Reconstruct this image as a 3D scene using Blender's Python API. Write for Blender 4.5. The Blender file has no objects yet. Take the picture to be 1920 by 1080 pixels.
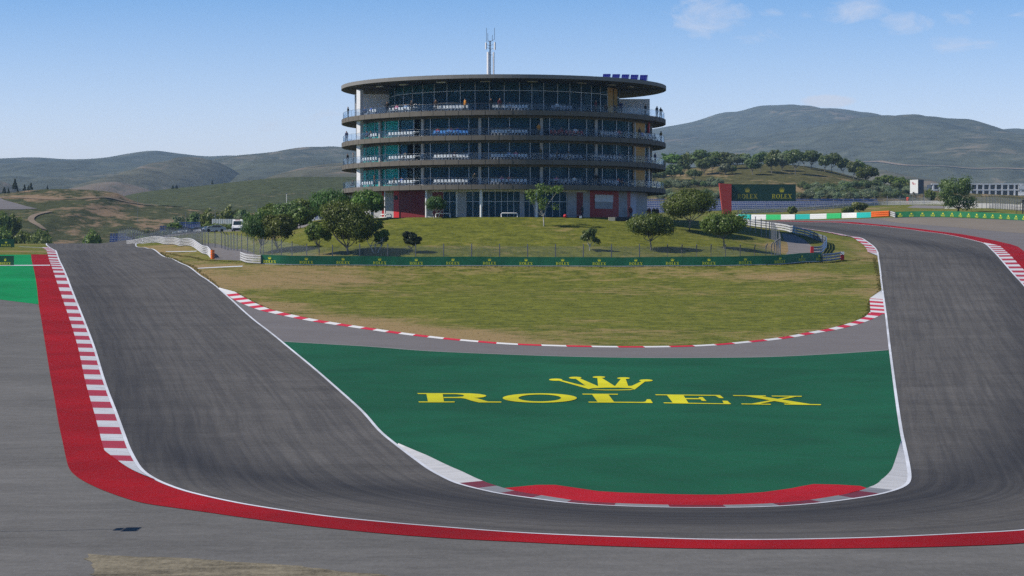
import bpy, bmesh, math, random
import numpy as np
from mathutils import Vector, Matrix
from mathutils.geometry import delaunay_2d_cdt, tessellate_polygon

rnd = random.Random(7)
nrng = np.random.default_rng(11)
SC = bpy.context.scene
COL = SC.collection

# ------------------------------------------------------------------ camera, sky, sun, exposure
FPX, HOR, CZ = 4320.0, 490.0, 13.0        # focal length in photo pixels, horizon row, camera height
PITCH = math.atan((540.0 - HOR) / FPX)
cam = bpy.data.cameras.new('camera')
camo = bpy.data.objects.new('camera', cam)
COL.objects.link(camo)
cam.sensor_width = 36.0
cam.lens = 36.0 * FPX / 1920.0
cam.clip_start, cam.clip_end = 1.0, 40000.0
camo.location = (0, 0, CZ)
camo.rotation_euler = (math.radians(90) - PITCH, 0, 0)
SC.camera = camo

SUN_EL, SUN_AZ = math.radians(43), math.radians(-99)   # azimuth measured from +Y towards +X
sun = bpy.data.lights.new('sun', 'SUN')
suno = bpy.data.objects.new('sun', sun)
COL.objects.link(suno)
sun.energy, sun.angle, sun.color = 5.0, math.radians(0.5), (1.0, 0.93, 0.82)
sdir = Vector((math.sin(SUN_AZ) * math.cos(SUN_EL), math.cos(SUN_AZ) * math.cos(SUN_EL), math.sin(SUN_EL)))
suno.rotation_euler = sdir.to_track_quat('Z', 'Y').to_euler()
suno.location = (-60, 100, 120)

SC.view_settings.view_transform = 'Standard'
SC.view_settings.look = 'None'
SC.view_settings.exposure = 0.0
SC.view_settings.gamma = 1.0
SC.cycles.max_bounces = 6
SC.cycles.transparent_max_bounces = 24
SC.cycles.volume_bounces = 0
SC.cycles.use_denoising = False
SC.cycles.sample_clamp_indirect = 3.0


def ray(px, py):
    """direction through a photo pixel, scaled so that its depth along +Y is 1"""
    r, u = (px - 960.0) / FPX, (540.0 - py) / FPX
    c, s = math.cos(PITCH), math.sin(PITCH)
    y, z = c + u * s, -s + u * c
    return r / y, z / y


def at(px, py, d):
    x, z = ray(px, py)
    return Vector((x * d, d, CZ + z * d))


def build_world():
    w = bpy.data.worlds.new('World')
    SC.world = w
    w.use_nodes = True
    nt = w.node_tree
    nt.nodes.clear()
    N, L = nt.nodes.new, nt.links.new
    out = N('ShaderNodeOutputWorld')
    bg = N('ShaderNodeBackground')
    sky = N('ShaderNodeTexSky')
    sky.sky_type = 'NISHITA'
    sky.sun_disc = False
    sky.sun_elevation = SUN_EL
    sky.sun_rotation = SUN_AZ
    sky.altitude = 100
    sky.air_density, sky.dust_density, sky.ozone_density = SKY_AIR, SKY_DUST, SKY_OZONE
    bg.inputs['Strength'].default_value = SKY_STRENGTH
    # wisps of cloud: noise in the direction of view, kept to a few soft patches of the sky
    tc = N('ShaderNodeTexCoord')
    mp = N('ShaderNodeMapping')
    mp.inputs['Scale'].default_value = (30, 30, 75)
    L(tc.outputs['Generated'], mp.inputs['Vector'])
    nz = N('ShaderNodeTexNoise')
    nz.inputs['Scale'].default_value = 1.35
    nz.inputs['Detail'].default_value = 8
    nz.inputs['Roughness'].default_value = 0.68
    nz.inputs['Distortion'].default_value = 1.6
    L(mp.outputs[0], nz.inputs['Vector'])
    sep = N('ShaderNodeSeparateXYZ')
    L(tc.outputs['Generated'], sep.inputs[0])

    def math_(op, a, b=None, clamp=False):
        m = N('ShaderNodeMath')
        m.operation = op
        m.use_clamp = clamp
        for i, v in enumerate((a, b)):
            if v is None:
                continue
            if isinstance(v, (int, float)):
                m.inputs[i].default_value = v
            else:
                L(v, m.inputs[i])
        return m.outputs[0]
    mask = None
    for px, py, rx, ry, amt in SKY_CLOUDS:
        d = Vector((ray(px, py)[0], 1, ray(px, py)[1])).normalized()
        dx = math_('MULTIPLY', math_('SUBTRACT', sep.outputs['X'], d.x), FPX / rx)
        dz = math_('MULTIPLY', math_('SUBTRACT', sep.outputs['Z'], d.z), FPX / ry)
        r2 = math_('ADD', math_('MULTIPLY', dx, dx), math_('MULTIPLY', dz, dz))
        m = math_('MULTIPLY', math_('SUBTRACT', 1.0, r2, True), amt)
        mask = m if mask is None else math_('MAXIMUM', mask, m)
    front = math_('GREATER_THAN', sep.outputs['Y'], 0.0)
    dens = math_('MULTIPLY', math_('SUBTRACT', math_('ADD', nz.outputs['Fac'], math_('MULTIPLY', mask, 0.34)), 0.635), 2.3, True)
    dens = math_('MULTIPLY', math_('MULTIPLY', dens, front), math_('MULTIPLY', mask, 2.0, True))
    dens = math_('MULTIPLY', dens, 0.58)
    mix = N('ShaderNodeMix')
    mix.data_type = 'RGBA'
    L(dens, mix.inputs['Factor'])
    # the sky deepens overhead and pales towards the horizon
    el = N('ShaderNodeMapRange')
    el.inputs['From Min'].default_value, el.inputs['From Max'].default_value = 0.045, 0.125
    L(sep.outputs['Z'], el.inputs['Value'])
    grad = N('ShaderNodeMix')
    grad.data_type = 'RGBA'
    L(el.outputs[0], grad.inputs['Factor'])
    grad.inputs['A'].default_value = (1.86, 1.36, 1.20, 1)
    grad.inputs['B'].default_value = (0.50, 0.775, 0.985, 1)
    mulc = N('ShaderNodeMix')
    mulc.data_type = 'RGBA'
    mulc.blend_type = 'MULTIPLY'
    mulc.inputs['Factor'].default_value = 1.0
    L(sky.outputs[0], mulc.inputs['A'])
    L(grad.outputs['Result'], mulc.inputs['B'])
    # and is darkened further near the zenith to weaken the sky's fill light
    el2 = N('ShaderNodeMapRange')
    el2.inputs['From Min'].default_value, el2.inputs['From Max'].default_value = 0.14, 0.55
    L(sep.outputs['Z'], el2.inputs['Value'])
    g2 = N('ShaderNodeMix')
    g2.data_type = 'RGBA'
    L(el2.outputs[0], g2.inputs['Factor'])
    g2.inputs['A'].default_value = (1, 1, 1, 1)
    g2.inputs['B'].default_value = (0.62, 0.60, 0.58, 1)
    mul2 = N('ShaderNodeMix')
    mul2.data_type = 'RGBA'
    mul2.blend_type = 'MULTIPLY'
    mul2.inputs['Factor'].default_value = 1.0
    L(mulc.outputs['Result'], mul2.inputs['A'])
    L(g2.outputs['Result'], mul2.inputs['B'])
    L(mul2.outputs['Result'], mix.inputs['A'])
    mix.inputs['B'].default_value = CLOUD_COL
    L(mix.outputs['Result'], bg.inputs['Color'])
    L(bg.outputs[0], out.inputs[0])


SKY_STRENGTH, SKY_AIR, SKY_DUST, SKY_OZONE = 0.15, 0.72, 0.0, 4.0
HAZE = 0.000085
CLOUD_COL = (5.9, 5.85, 6.3, 1)
SKY_CLOUDS = [(1330, 32, 95, 52, 1.2), (1410, 70, 70, 22, .75), (1600, 18, 80, 32, 1.2), (1700, 45, 80, 28, 1.0), (1780, 85, 70, 24, .85),
              (1800, 35, 50, 26, .75), (1840, 85, 50, 20, .6), (1552, 190, 58, 15, 3.0), (500, 235, 40, 18, .75), (615, 220, 60, 24, .6),
              (1445, 24, 34, 12, .8), (1805, 233, 45, 7, .7), (1900, 255, 40, 8, .6), (1915, 30, 30, 16, .6), (1515, 24, 30, 12, .6)]
build_world()

# ------------------------------------------------------------------ object helpers


def link(o, parent=None):
    COL.objects.link(o)
    if parent is not None:
        o.parent = parent
    return o


def props(o, label=None, cat=None, group=None, kind=None):
    if label:
        o['label'] = label
    if cat:
        o['category'] = cat
    if group:
        o['group'] = group
    if kind:
        o['kind'] = kind
    return o


def empty(name, loc, label=None, cat=None, group=None, rz=0.0):
    o = bpy.data.objects.new(name, None)
    link(o)
    o.location = loc
    o.rotation_euler = (0, 0, rz)
    o.empty_display_size = 0.3
    return props(o, label, cat, group)


class MB:
    """collects faces of one mesh; build() links it as ONE object"""

    def __init__(self):
        self.v, self.f, self.m, self.sm = [], [], [], []

    def add(self, verts, faces, mi=0, smooth=False):
        b = len(self.v)
        self.v.extend([tuple(p) for p in verts])
        for f in faces:
            self.f.append([i + b for i in f])
            self.m.append(mi)
            self.sm.append(smooth)

    def box(self, c, s, mi=0, rz=0.0, taper=1.0):
        cx, cy, cz = c
        hx, hy, hz = s[0] / 2, s[1] / 2, s[2] / 2
        ca, sa = math.cos(rz), math.sin(rz)
        vs = []
        for dz, t in ((-hz, 1.0), (hz, taper)):
            for dx, dy in ((-hx, -hy), (hx, -hy), (hx, hy), (-hx, hy)):
                dx, dy = dx * t, dy * t
                vs.append((cx + dx * ca - dy * sa, cy + dx * sa + dy * ca, cz + dz))
        self.add(vs, [(3, 2, 1, 0), (4, 5, 6, 7), (0, 1, 5, 4), (1, 2, 6, 5), (2, 3, 7, 6), (3, 0, 4, 7)], mi)

    def tube(self, pts, r, n=6, mi=0, r2=None, smooth=True):
        pts = [Vector(p) for p in pts]
        rs = [r + (0 if r2 is None else (r2 - r) * i / max(1, len(pts) - 1)) for i in range(len(pts))]
        rings, vs = [], []
        for i, p in enumerate(pts):
            t = (pts[min(i + 1, len(pts) - 1)] - pts[max(i - 1, 0)])
            t = t.normalized() if t.length > 1e-9 else Vector((0, 0, 1))
            a = t.cross(Vector((0, 0, 1)))
            a = Vector((1, 0, 0)) if a.length < 1e-3 else a.normalized()
            b = t.cross(a)
            rings.append(range(len(vs), len(vs) + n))
            for k in range(n):
                q = 2 * math.pi * k / n
                vs.append(p + a * (math.cos(q) * rs[i]) + b * (math.sin(q) * rs[i]))
        fs = []
        for i in range(len(pts) - 1):
            for k in range(n):
                fs.append((rings[i][k], rings[i + 1][k], rings[i + 1][(k + 1) % n], rings[i][(k + 1) % n]))
        self.add(vs, fs, mi, smooth)
        self.add([vs[i] for i in rings[0]], [tuple(range(n))], mi)
        self.add([vs[i] for i in rings[-1]], [tuple(reversed(range(n)))], mi)

    def prism(self, poly, axis_fn, t0, t1, mi=0):
        """poly: 2-D outline; axis_fn(a, b, t) -> point"""
        n = len(poly)
        vs = [axis_fn(a, b, t0) for a, b in poly] + [axis_fn(a, b, t1) for a, b in poly]
        tri = tessellate_polygon([[Vector((a, b, 0)) for a, b in poly]])
        fs = [tuple(t) for t in tri] + [tuple(i + n for i in reversed(t)) for t in tri]
        fs += [(i, (i + 1) % n, n + (i + 1) % n, n + i) for i in range(n)]
        self.add(vs, fs, mi)

    def flat(self, poly, fn, mi=0):
        tri = tessellate_polygon([[Vector((a, b, 0)) for a, b in poly]])
        self.add([fn(a, b) for a, b in poly], [tuple(t) for t in tri], mi)

    def ball(self, c, r, mi=0, seg=8, rings=5, sc=(1, 1, 1)):
        vs, fs = [], []
        for i in range(rings + 1):
            th = math.pi * i / rings
            for k in range(seg):
                ph = 2 * math.pi * k / seg
                vs.append((c[0] + r * sc[0] * math.sin(th) * math.cos(ph), c[1] + r * sc[1] * math.sin(th) * math.sin(ph), c[2] + r * sc[2] * math.cos(th)))
        for i in range(rings):
            for k in range(seg):
                fs.append((i * seg + k, (i + 1) * seg + k, (i + 1) * seg + (k + 1) % seg, i * seg + (k + 1) % seg))
        self.add(vs, fs, mi, True)

    def ring(self, c, r0, r1, z0, z1, a0, a1, n, mi=0):
        """solid sector of a ring; angles from the camera side (-Y), positive to the right"""
        full = abs(a1 - a0) > 2 * math.pi - 1e-4
        vs, fs = [], []
        m = n if full else n + 1
        for i in range(m):
            a = a0 + (a1 - a0) * i / n
            s, k = math.sin(a), -math.cos(a)
            for r, z in ((r0, z0), (r1, z0), (r1, z1), (r0, z1)):
                vs.append((c[0] + r * s, c[1] + r * k, z))
        for i in range(n):
            j = (i + 1) % m
            for q in range(4):
                w = (q + 1) % 4
                fs.append((i * 4 + q, i * 4 + w, j * 4 + w, j * 4 + q))
        self.add(vs, fs, mi)
        if not full:
            self.add(vs[:4], [(3, 2, 1, 0)], mi)
            self.add(vs[-4:], [(0, 1, 2, 3)], mi)

    def mesh(self, name, mats):
        me = bpy.data.meshes.new(name)
        me.from_pydata(self.v, [], self.f)
        for mt in (mats if isinstance(mats, (list, tuple)) else [mats]):
            me.materials.append(mt)
        me.polygons.foreach_set('material_index', self.m)
        me.polygons.foreach_set('use_smooth', self.sm)
        me.update()
        return me

    def build(self, name, mats, parent=None, fix=True):
        me = self.mesh(name, mats)
        if fix and len(self.f) < 20000:
            bm = bmesh.new()
            bm.from_mesh(me)
            bmesh.ops.recalc_face_normals(bm, faces=bm.faces)
            bm.to_mesh(me)
            bm.free()
        return link(bpy.data.objects.new(name, me), parent)


# ------------------------------------------------------------------ materials
MATS = {}


def nodes_of(name):
    m = bpy.data.materials.new(name)
    m.use_nodes = True
    nt = m.node_tree
    b = nt.nodes['Principled BSDF']
    return m, nt, b


def N_(nt, t, **kw):
    n = nt.nodes.new(t)
    for k, v in kw.items():
        setattr(n, k, v)
    return n


def mathn(nt, op, a, b=None, c=None, clamp=False):
    m = N_(nt, 'ShaderNodeMath', operation=op, use_clamp=clamp)
    for i, v in enumerate((a, b, c)):
        if v is None:
            continue
        if isinstance(v, (int, float)):
            m.inputs[i].default_value = v
        else:
            nt.links.new(v, m.inputs[i])
    return m.outputs[0]


def noise(nt, vec, scale, detail=4, rough=0.55, dist=0.0, sc=(1, 1, 1), loc=(0, 0, 0)):
    mp = N_(nt, 'ShaderNodeMapping')
    mp.inputs['Scale'].default_value = sc
    mp.inputs['Location'].default_value = loc
    nt.links.new(vec, mp.inputs['Vector'])
    n = N_(nt, 'ShaderNodeTexNoise')
    n.inputs['Scale'].default_value = scale
    n.inputs['Detail'].default_value = detail
    n.inputs['Roughness'].default_value = rough
    n.inputs['Distortion'].default_value = dist
    nt.links.new(mp.outputs[0], n.inputs['Vector'])
    return n.outputs['Fac']


def mixc(nt, fac, a, b, blend='MIX'):
    m = N_(nt, 'ShaderNodeMix', data_type='RGBA', blend_type=blend)
    for key, v in (('Factor', fac), ('A', a), ('B', b)):
        if isinstance(v, (int, float)):
            m.inputs[key].default_value = v
        elif isinstance(v, (tuple, list)):
            m.inputs[key].default_value = (*v[:3], 1)
        else:
            nt.links.new(v, m.inputs[key])
    return m.outputs['Result']


def ramp(nt, fac, lo, hi):
    """0 below lo, 1 above hi"""
    n = N_(nt, 'ShaderNodeMapRange', clamp=True)
    nt.links.new(fac, n.inputs['Value'])
    n.inputs['From Min'].default_value, n.inputs['From Max'].default_value = lo, hi
    return n.outputs[0]


def wpos(nt):
    return N_(nt, 'ShaderNodeNewGeometry').outputs['Position']


def bump(nt, b, fac, dist, strength=0.5):
    n = N_(nt, 'ShaderNodeBump')
    n.inputs['Strength'].default_value = strength
    n.inputs['Distance'].default_value = dist
    nt.links.new(fac, n.inputs['Height'])
    nt.links.new(n.outputs[0], b.inputs['Normal'])


def simple(name, col, rough=0.6, var=0.12, scale=1.5, metal=0.0, spec=0.4, sc=(1, 1, 1), bmp=0.0):
    """one real colour with weathering in world space"""
    if name in MATS:
        return MATS[name]
    m, nt, b = nodes_of(name)
    p = wpos(nt)
    f = noise(nt, p, scale, 5, 0.65, 0.3, sc)
    f2 = noise(nt, p, scale * 9, 3, 0.6, 0, sc)
    f = mathn(nt, 'ADD', mathn(nt, 'MULTIPLY', f, 0.65), mathn(nt, 'MULTIPLY', f2, 0.35))
    f = ramp(nt, f, 0.3, 0.7)
    lo = tuple(c * (1 - var) for c in col)
    hi = tuple(min(1, c * (1 + var)) for c in col)
    nt.links.new(mixc(nt, f, lo, hi), b.inputs['Base Color'])
    b.inputs['Roughness'].default_value = rough
    b.inputs['Metallic'].default_value = metal
    b.inputs['Specular IOR Level'].default_value = spec
    if bmp:
        bump(nt, b, f2, bmp)
    MATS[name] = m
    return m


# ------------------------------------------------------------------ the terrain: one height field fitted through levels read at known distances
CTRL = []


def cw(x, d, zrel):
    CTRL.append((x, d, CZ + zrel))


def cp(px, py, d):
    p = at(px, py, d)
    CTRL.append((p.x, p.y, p.z))


for d_, z_ in ((30, -10.6), (60, -10.8), (82, -10.95), (105, -11.05), (125, -10.9), (148, -10.4), (183, -9.0), (215, -7.5), (240, -6.0), (265, -4.1)):
    for x_ in (-170, -90, -45, 0, 45, 90, 170):
        cw(x_, d_, z_)
for a in ((480, 492.5, 300), (600, 495, 300), (760, 498, 300), (960, 498.5, 300), (1160, 498.5, 300), (1340, 498, 300), (1540, 490.5, 312), (1600, 488, 318)):
    cp(*a)
for a in ((100, 500, 312), (86, 470, 368), (90, 457, 420), (170, 456, 425), (250, 459, 430), (-150, 500, 312), (-150, 470, 368), (-150, 456, 420),
          (300, 472, 352), (397, 485, 318), (372, 470, 348), (344, 462, 378), (320, 484, 330), (270, 464, 396), (312, 459, 408), (271, 458.5, 440), (229, 463.5, 458), (250, 461.5, 450), (271, 456.5, 465), (312, 453, 440), (220, 458.5, 500), (351, 455.5, 392), (380, 436, 510), (345, 496, 307),
          (430, 470, 338), (447, 437, 485), (395, 434, 475), (330, 438, 480), (545, 436, 345), (500, 470, 318), (540, 478, 312),
          (620, 479, 306), (760, 481, 304), (944, 481, 304), (1160, 481, 304), (1320, 480, 305), (1440, 479, 308),
          (700, 446, 318), (800, 440, 319), (950, 439, 319), (1130, 441, 319), (640, 425, 332), (700, 424, 328), (950, 422, 327), (1130, 422, 328), (1210, 425, 330),
          (1220, 468, 312), (1293, 434, 332), (1358, 465, 316), (1440, 447, 334), (1395, 427, 380), (1465, 452, 345), (1300, 412, 372),
          (1500, 478, 320), (1500, 449, 352), (1480, 437, 378), (1565, 470, 338), (1555, 452, 358),
          (1647, 493, 312), (1652, 520, 288), (1644, 473, 332), (1610, 446.5, 362), (1543, 434.5, 402), (1400, 415.5, 482),
          (1920, 534, 281), (1870, 478, 327), (1832, 453, 377), (1728, 434, 432), (1603, 420.5, 482), (1520, 417, 505), (1400, 412.5, 535), (2100, 480, 330), (2100, 540, 281),
          (1635, 409, 505), (1680, 407.5, 498), (1750, 406.5, 494), (1920, 413, 472), (1900, 440, 412), (2150, 425, 440),
          (1700, 386, 600), (1800, 393, 535), (1500, 396, 600), (1250, 406, 565), (1920, 384, 640), (1700, 379, 650), (2150, 384, 640), (1300, 396, 640), (1500, 388, 660),
          (600, 412, 425), (660, 408, 400), (800, 405, 430), (1050, 405, 430), (944, 404, 520), (560, 425, 440)):
    cp(*a)
for x_, z_ in ((-100, 2.8), (-150, 2.8)):
    cw(x_, 455, z_)
for x_, d_, z_ in ((-112, 500, .8), (-160, 490, 0), (-120, 560, -4), (-180, 560, -5), (-62, 590, 3), (-110, 680, -6), (-200, 680, -6), (-20, 690, 0),
                   (-300, 400, -2), (-300, 300, -3), (-300, 150, -9), (-300, 560, -6), (-300, 690, -8), (300, 690, 16), (300, 560, 11), (300, 400, 4), (300, 280, -4), (300, 150, -10), (0, 640, 9), (80, 690, 15)):
    cw(x_, d_, z_)
TC = Vector((-1.28, 357.0, CZ + 6.42))           # tower, centre of its ground floor
for k in range(12):
    q = 2 * math.pi * k / 12
    CTRL.append((TC.x + 24.5 * math.sin(q), TC.y - 24.5 * math.cos(q), TC.z))
CTRL.append((TC.x, TC.y, TC.z))
CTRL.append((TC.x, TC.y - 14, TC.z))
CTRL.append((TC.x, TC.y + 14, TC.z))

_c = np.array(CTRL)


def _tps_fit(c):
    x = c[:, :2] / 100.0
    n = len(x)
    r2 = ((x[:, None] - x[None]) ** 2).sum(-1)
    K = np.where(r2 > 0, 0.5 * r2 * np.log(np.maximum(r2, 1e-12)), 0) + np.eye(n) * 2.5e-3
    Pm = np.c_[np.ones(n), x]
    A = np.block([[K, Pm], [Pm.T, np.zeros((3, 3))]])
    return x, np.linalg.solve(A, np.r_[c[:, 2], np.zeros(3)])


_tx, _tw = _tps_fit(_c)


def _grow(a, b, s0, k):
    out, s, v = [], s0, a
    sg = 1 if b > a else -1
    while abs(v - a) < abs(b - a):
        v += sg * s
        s *= k
        out.append(v)
    return out


GX = np.array(sorted(_grow(-120, -14000, 4, 1.13) + list(np.arange(-120, 120.1, 2.0)) + _grow(120, 14000, 4, 1.13)))
GY = np.array(sorted(_grow(40, -14000, 6, 1.22) + list(np.arange(40, 460, 2.0)) + list(np.arange(460, 760, 6.0)) + _grow(760, 15000, 10, 1.12)))
_X, _Y = np.meshgrid(GX, GY)
_H = np.empty_like(_X)
xc, yc = np.clip(_X, -320, 320) / 100.0, np.clip(_Y, 0, 760) / 100.0
for r0 in range(_X.shape[0]):
    q = np.stack([xc[r0], yc[r0]], 1)
    r2 = ((q[:, None] - _tx[None]) ** 2).sum(-1)
    _H[r0] = (np.where(r2 > 0, 0.5 * r2 * np.log(np.maximum(r2, 1e-12)), 0) @ _tw[:-3]) + _tw[-3] + q @ _tw[-2:]
# far away the land sinks to a plain
_far = np.maximum.reduce([np.abs(_X) - 300, _Y - 700, -_Y - 60, np.zeros_like(_X)])
_w = np.clip(_far / 400.0, 0, 1)
_w = _w * _w * (3 - 2 * _w)
_H = _H * (1 - _w) + (CZ - 16.0) * _w
# flat terrace under the tower
_r = np.hypot(_X - TC.x, _Y - TC.y)
_k = np.clip((27.5 - _r) / 3.0, 0, 1)
_H = _H * (1 - _k) + TC.z * _k


def H(x, y):
    """height of the terrain mesh at a point (bilinear, as its quads are)"""
    i = min(max(int(np.searchsorted(GX, x)) - 1, 0), len(GX) - 2)
    j = min(max(int(np.searchsorted(GY, y)) - 1, 0), len(GY) - 2)
    tx = (x - GX[i]) / (GX[i + 1] - GX[i])
    ty = (y - GY[j]) / (GY[j + 1] - GY[j])
    return float((_H[j, i] * (1 - tx) + _H[j, i + 1] * tx) * (1 - ty) + (_H[j + 1, i] * (1 - tx) + _H[j + 1, i + 1] * tx) * ty)


def Hv(xy):
    x, y = xy[:, 0], xy[:, 1]
    i = np.clip(np.searchsorted(GX, x) - 1, 0, len(GX) - 2)
    j = np.clip(np.searchsorted(GY, y) - 1, 0, len(GY) - 2)
    tx = (x - GX[i]) / (GX[i + 1] - GX[i])
    ty = (y - GY[j]) / (GY[j + 1] - GY[j])
    return (_H[j, i] * (1 - tx) + _H[j, i + 1] * tx) * (1 - ty) + (_H[j + 1, i] * (1 - tx) + _H[j + 1, i + 1] * tx) * ty


_DS = np.concatenate([np.arange(40, 460, 0.5), np.arange(460, 760, 1.0)])


def gp(px, py, dmin=40.0, dflt=None):
    """where the sight line through a photo pixel meets the terrain"""
    x, z = ray(px, py)
    ds = _DS[_DS >= dmin]
    g = Hv(np.stack([x * ds, ds], 1)) - (CZ + z * ds)
    hit = np.nonzero(g >= 0)[0]
    if len(hit) == 0:
        d = dflt or ds[int(np.argmax(g))]
        return Vector((x * d, d, H(x * d, d)))
    k = hit[0]
    if k == 0:
        d = ds[0]
    else:
        a, b = g[k - 1], g[k]
        d = ds[k - 1] + (ds[k] - ds[k - 1]) * (-a / (b - a))
    return Vector((x * d, d, H(x * d, d)))


def on(px, d):
    x = ray(px, HOR)[0] * d
    return Vector((x, d, H(x, d)))


# ------------------------------------------------------------------ draped sheets


def smooth(pts, step=1.0, closed=False):
    """Catmull-Rom through 2-D points, resampled to an even step"""
    p = [np.array(q[:2], float) for q in pts]
    n = len(p)
    out = []
    for i in range(n if closed else n - 1):
        p0, p1, p2, p3 = (p[(i + k) % n] if closed else p[min(max(i + k, 0), n - 1)] for k in (-1, 0, 1, 2))
        m = max(2, int(np.linalg.norm(p2 - p1) / 0.4))
        for k in range(m):
            t = k / m
            out.append(0.5 * ((2 * p1) + (p2 - p0) * t + (2 * p0 - 5 * p1 + 4 * p2 - p3) * t * t + (3 * p1 - p0 - 3 * p2 + p3) * t ** 3))
    if not closed:
        out.append(p[-1])
    return resample(np.array(out), step, closed)


def resample(a, step, closed=False):
    a = np.asarray(a, float)[:, :2]
    if closed:
        a = np.vstack([a, a[:1]])
    s = np.r_[0, np.cumsum(np.linalg.norm(np.diff(a, axis=0), axis=1))]
    n = max(2, int(round(s[-1] / step)) + 1)
    t = np.linspace(0, s[-1], n)
    o = np.stack([np.interp(t, s, a[:, 0]), np.interp(t, s, a[:, 1])], 1)
    return o[:-1] if closed else o


def resample_n(a, n):
    a = np.asarray(a, float)[:, :2]
    s = np.r_[0, np.cumsum(np.linalg.norm(np.diff(a, axis=0), axis=1))]
    t = np.linspace(0, s[-1], n)
    return np.stack([np.interp(t, s, a[:, 0]), np.interp(t, s, a[:, 1])], 1)


def G(pix):
    """photo pixels -> points of the ground"""
    return [tuple(gp(*p)[:2]) for p in pix]


def seg_dist(p, line):
    """distance of points p (n,2) to a polyline, and the arc length of the nearest spot"""
    best = np.full(len(p), 1e9)
    arc = np.zeros(len(p))
    s = 0.0
    for a, b in zip(line[:-1], line[1:]):
        ab = b - a
        l2 = max(1e-9, float(ab @ ab))
        t = np.clip(((p - a) @ ab) / l2, 0, 1)
        d = np.linalg.norm(p - (a + t[:, None] * ab), axis=1)
        m = d < best
        best[m] = d[m]
        arc[m] = s + t[m] * math.sqrt(l2)
        s += math.sqrt(l2)
    return best, arc


def structure(o):
    o['kind'] = 'structure'
    return o


def put_mesh(name, co, faces, mat_, attrs=None, uv=None, parent=None):
    me = bpy.data.meshes.new(name)
    me.from_pydata([tuple(c) for c in co], [], [tuple(f) for f in faces])
    me.materials.append(mat_)
    for k, v in (attrs or {}).items():
        at_ = me.attributes.new(k, 'FLOAT', 'POINT')
        at_.data.foreach_set('value', np.asarray(v, np.float32))
    if uv is not None:
        ul = me.uv_layers.new(name='UVMap')
        li = np.empty(len(me.loops), np.int32)
        me.loops.foreach_get('vertex_index', li)
        ul.data.foreach_set('uv', np.asarray(uv, np.float32)[li].ravel())
    me.polygons.foreach_set('use_smooth', [True] * len(me.polygons))
    me.update()
    # all sheets face up
    nz = np.empty(len(me.polygons) * 3, np.float32)
    me.polygons.foreach_get('normal', nz)
    if len(me.polygons) and nz.reshape(-1, 3)[:, 2].mean() < 0:
        me.flip_normals()
    return link(bpy.data.objects.new(name, me), parent)


def sheet(name, outline, off, mat_, res=2.0, attr_fn=None, edge=1.2):
    """a sheet laid on the terrain inside an outline (2-D points)"""
    b = resample(np.array(outline), edge, True)
    xs = np.arange(b[:, 0].min() + res / 2, b[:, 0].max(), res)
    ys = np.arange(b[:, 1].min() + res / 2, b[:, 1].max(), res)
    gx, gy = np.meshgrid(xs, ys)
    g = np.stack([gx.ravel(), gy.ravel()], 1)
    # even-odd test
    ins = np.zeros(len(g), bool)
    x, y = g[:, 0], g[:, 1]
    for i in range(len(b)):
        (x0, y0), (x1, y1) = b[i - 1], b[i]
        if y0 == y1:
            continue
        c = ((y0 > y) != (y1 > y)) & (x < (x1 - x0) * (y - y0) / (y1 - y0) + x0)
        ins ^= c
    g = g[ins]
    nb = len(b)
    verts = [Vector(p) for p in np.vstack([b, g])]
    edges = [(i, (i + 1) % nb) for i in range(nb)]
    r = delaunay_2d_cdt(verts, [], [list(range(nb))], 1, 1e-4)
    v2 = np.array([tuple(p) for p in r[0]])
    z = Hv(v2) + off
    co = np.c_[v2, z]
    return put_mesh(name, co, r[2], mat_, attr_fn(v2) if attr_fn else None)


def strip(name, A, B, off, mat_, n=None, m=1, profile=None, step=1.0, attr_fn=None, parent=None):
    """a ribbon between two edge lines; UV = (metres along, 0..1 across)"""
    A, B = np.asarray(A, float)[:, :2], np.asarray(B, float)[:, :2]
    ln = np.linalg.norm(np.diff(A, axis=0), axis=1).sum()
    n = n or max(2, int(ln / step) + 1)
    A, B = resample_n(A, n), resample_n(B, n)
    s = np.r_[0, np.cumsum(np.linalg.norm(np.diff((A + B) / 2, axis=0), axis=1))]
    co, uv, fs = [], [], []
    for j in range(m + 1):
        t = j / m
        p = A * (1 - t) + B * t
        z = Hv(p) + off + (profile(t) if profile else 0)
        co.append(np.c_[p, z])
        uv.append(np.c_[s, np.full(n, t)])
    co, uv = np.vstack(co), np.vstack(uv)
    for j in range(m):
        for i in range(n - 1):
            fs.append((j * n + i, j * n + i + 1, (j + 1) * n + i + 1, (j + 1) * n + i))
    return put_mesh(name, co, fs, mat_, attr_fn(co[:, :2]) if attr_fn else None, uv, parent)


def offset(line, w):
    """a line shifted sideways; w > 0 to the left of its direction, w may vary along it"""
    line = np.asarray(line, float)[:, :2]
    t = np.gradient(line, axis=0)
    t /= np.maximum(1e-9, np.linalg.norm(t, axis=1))[:, None]
    nn = np.stack([-t[:, 1], t[:, 0]], 1)
    return line + nn * (np.asarray(w).reshape(-1, 1) if np.ndim(w) else w)

# ------------------------------------------------------------------ ground materials


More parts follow.
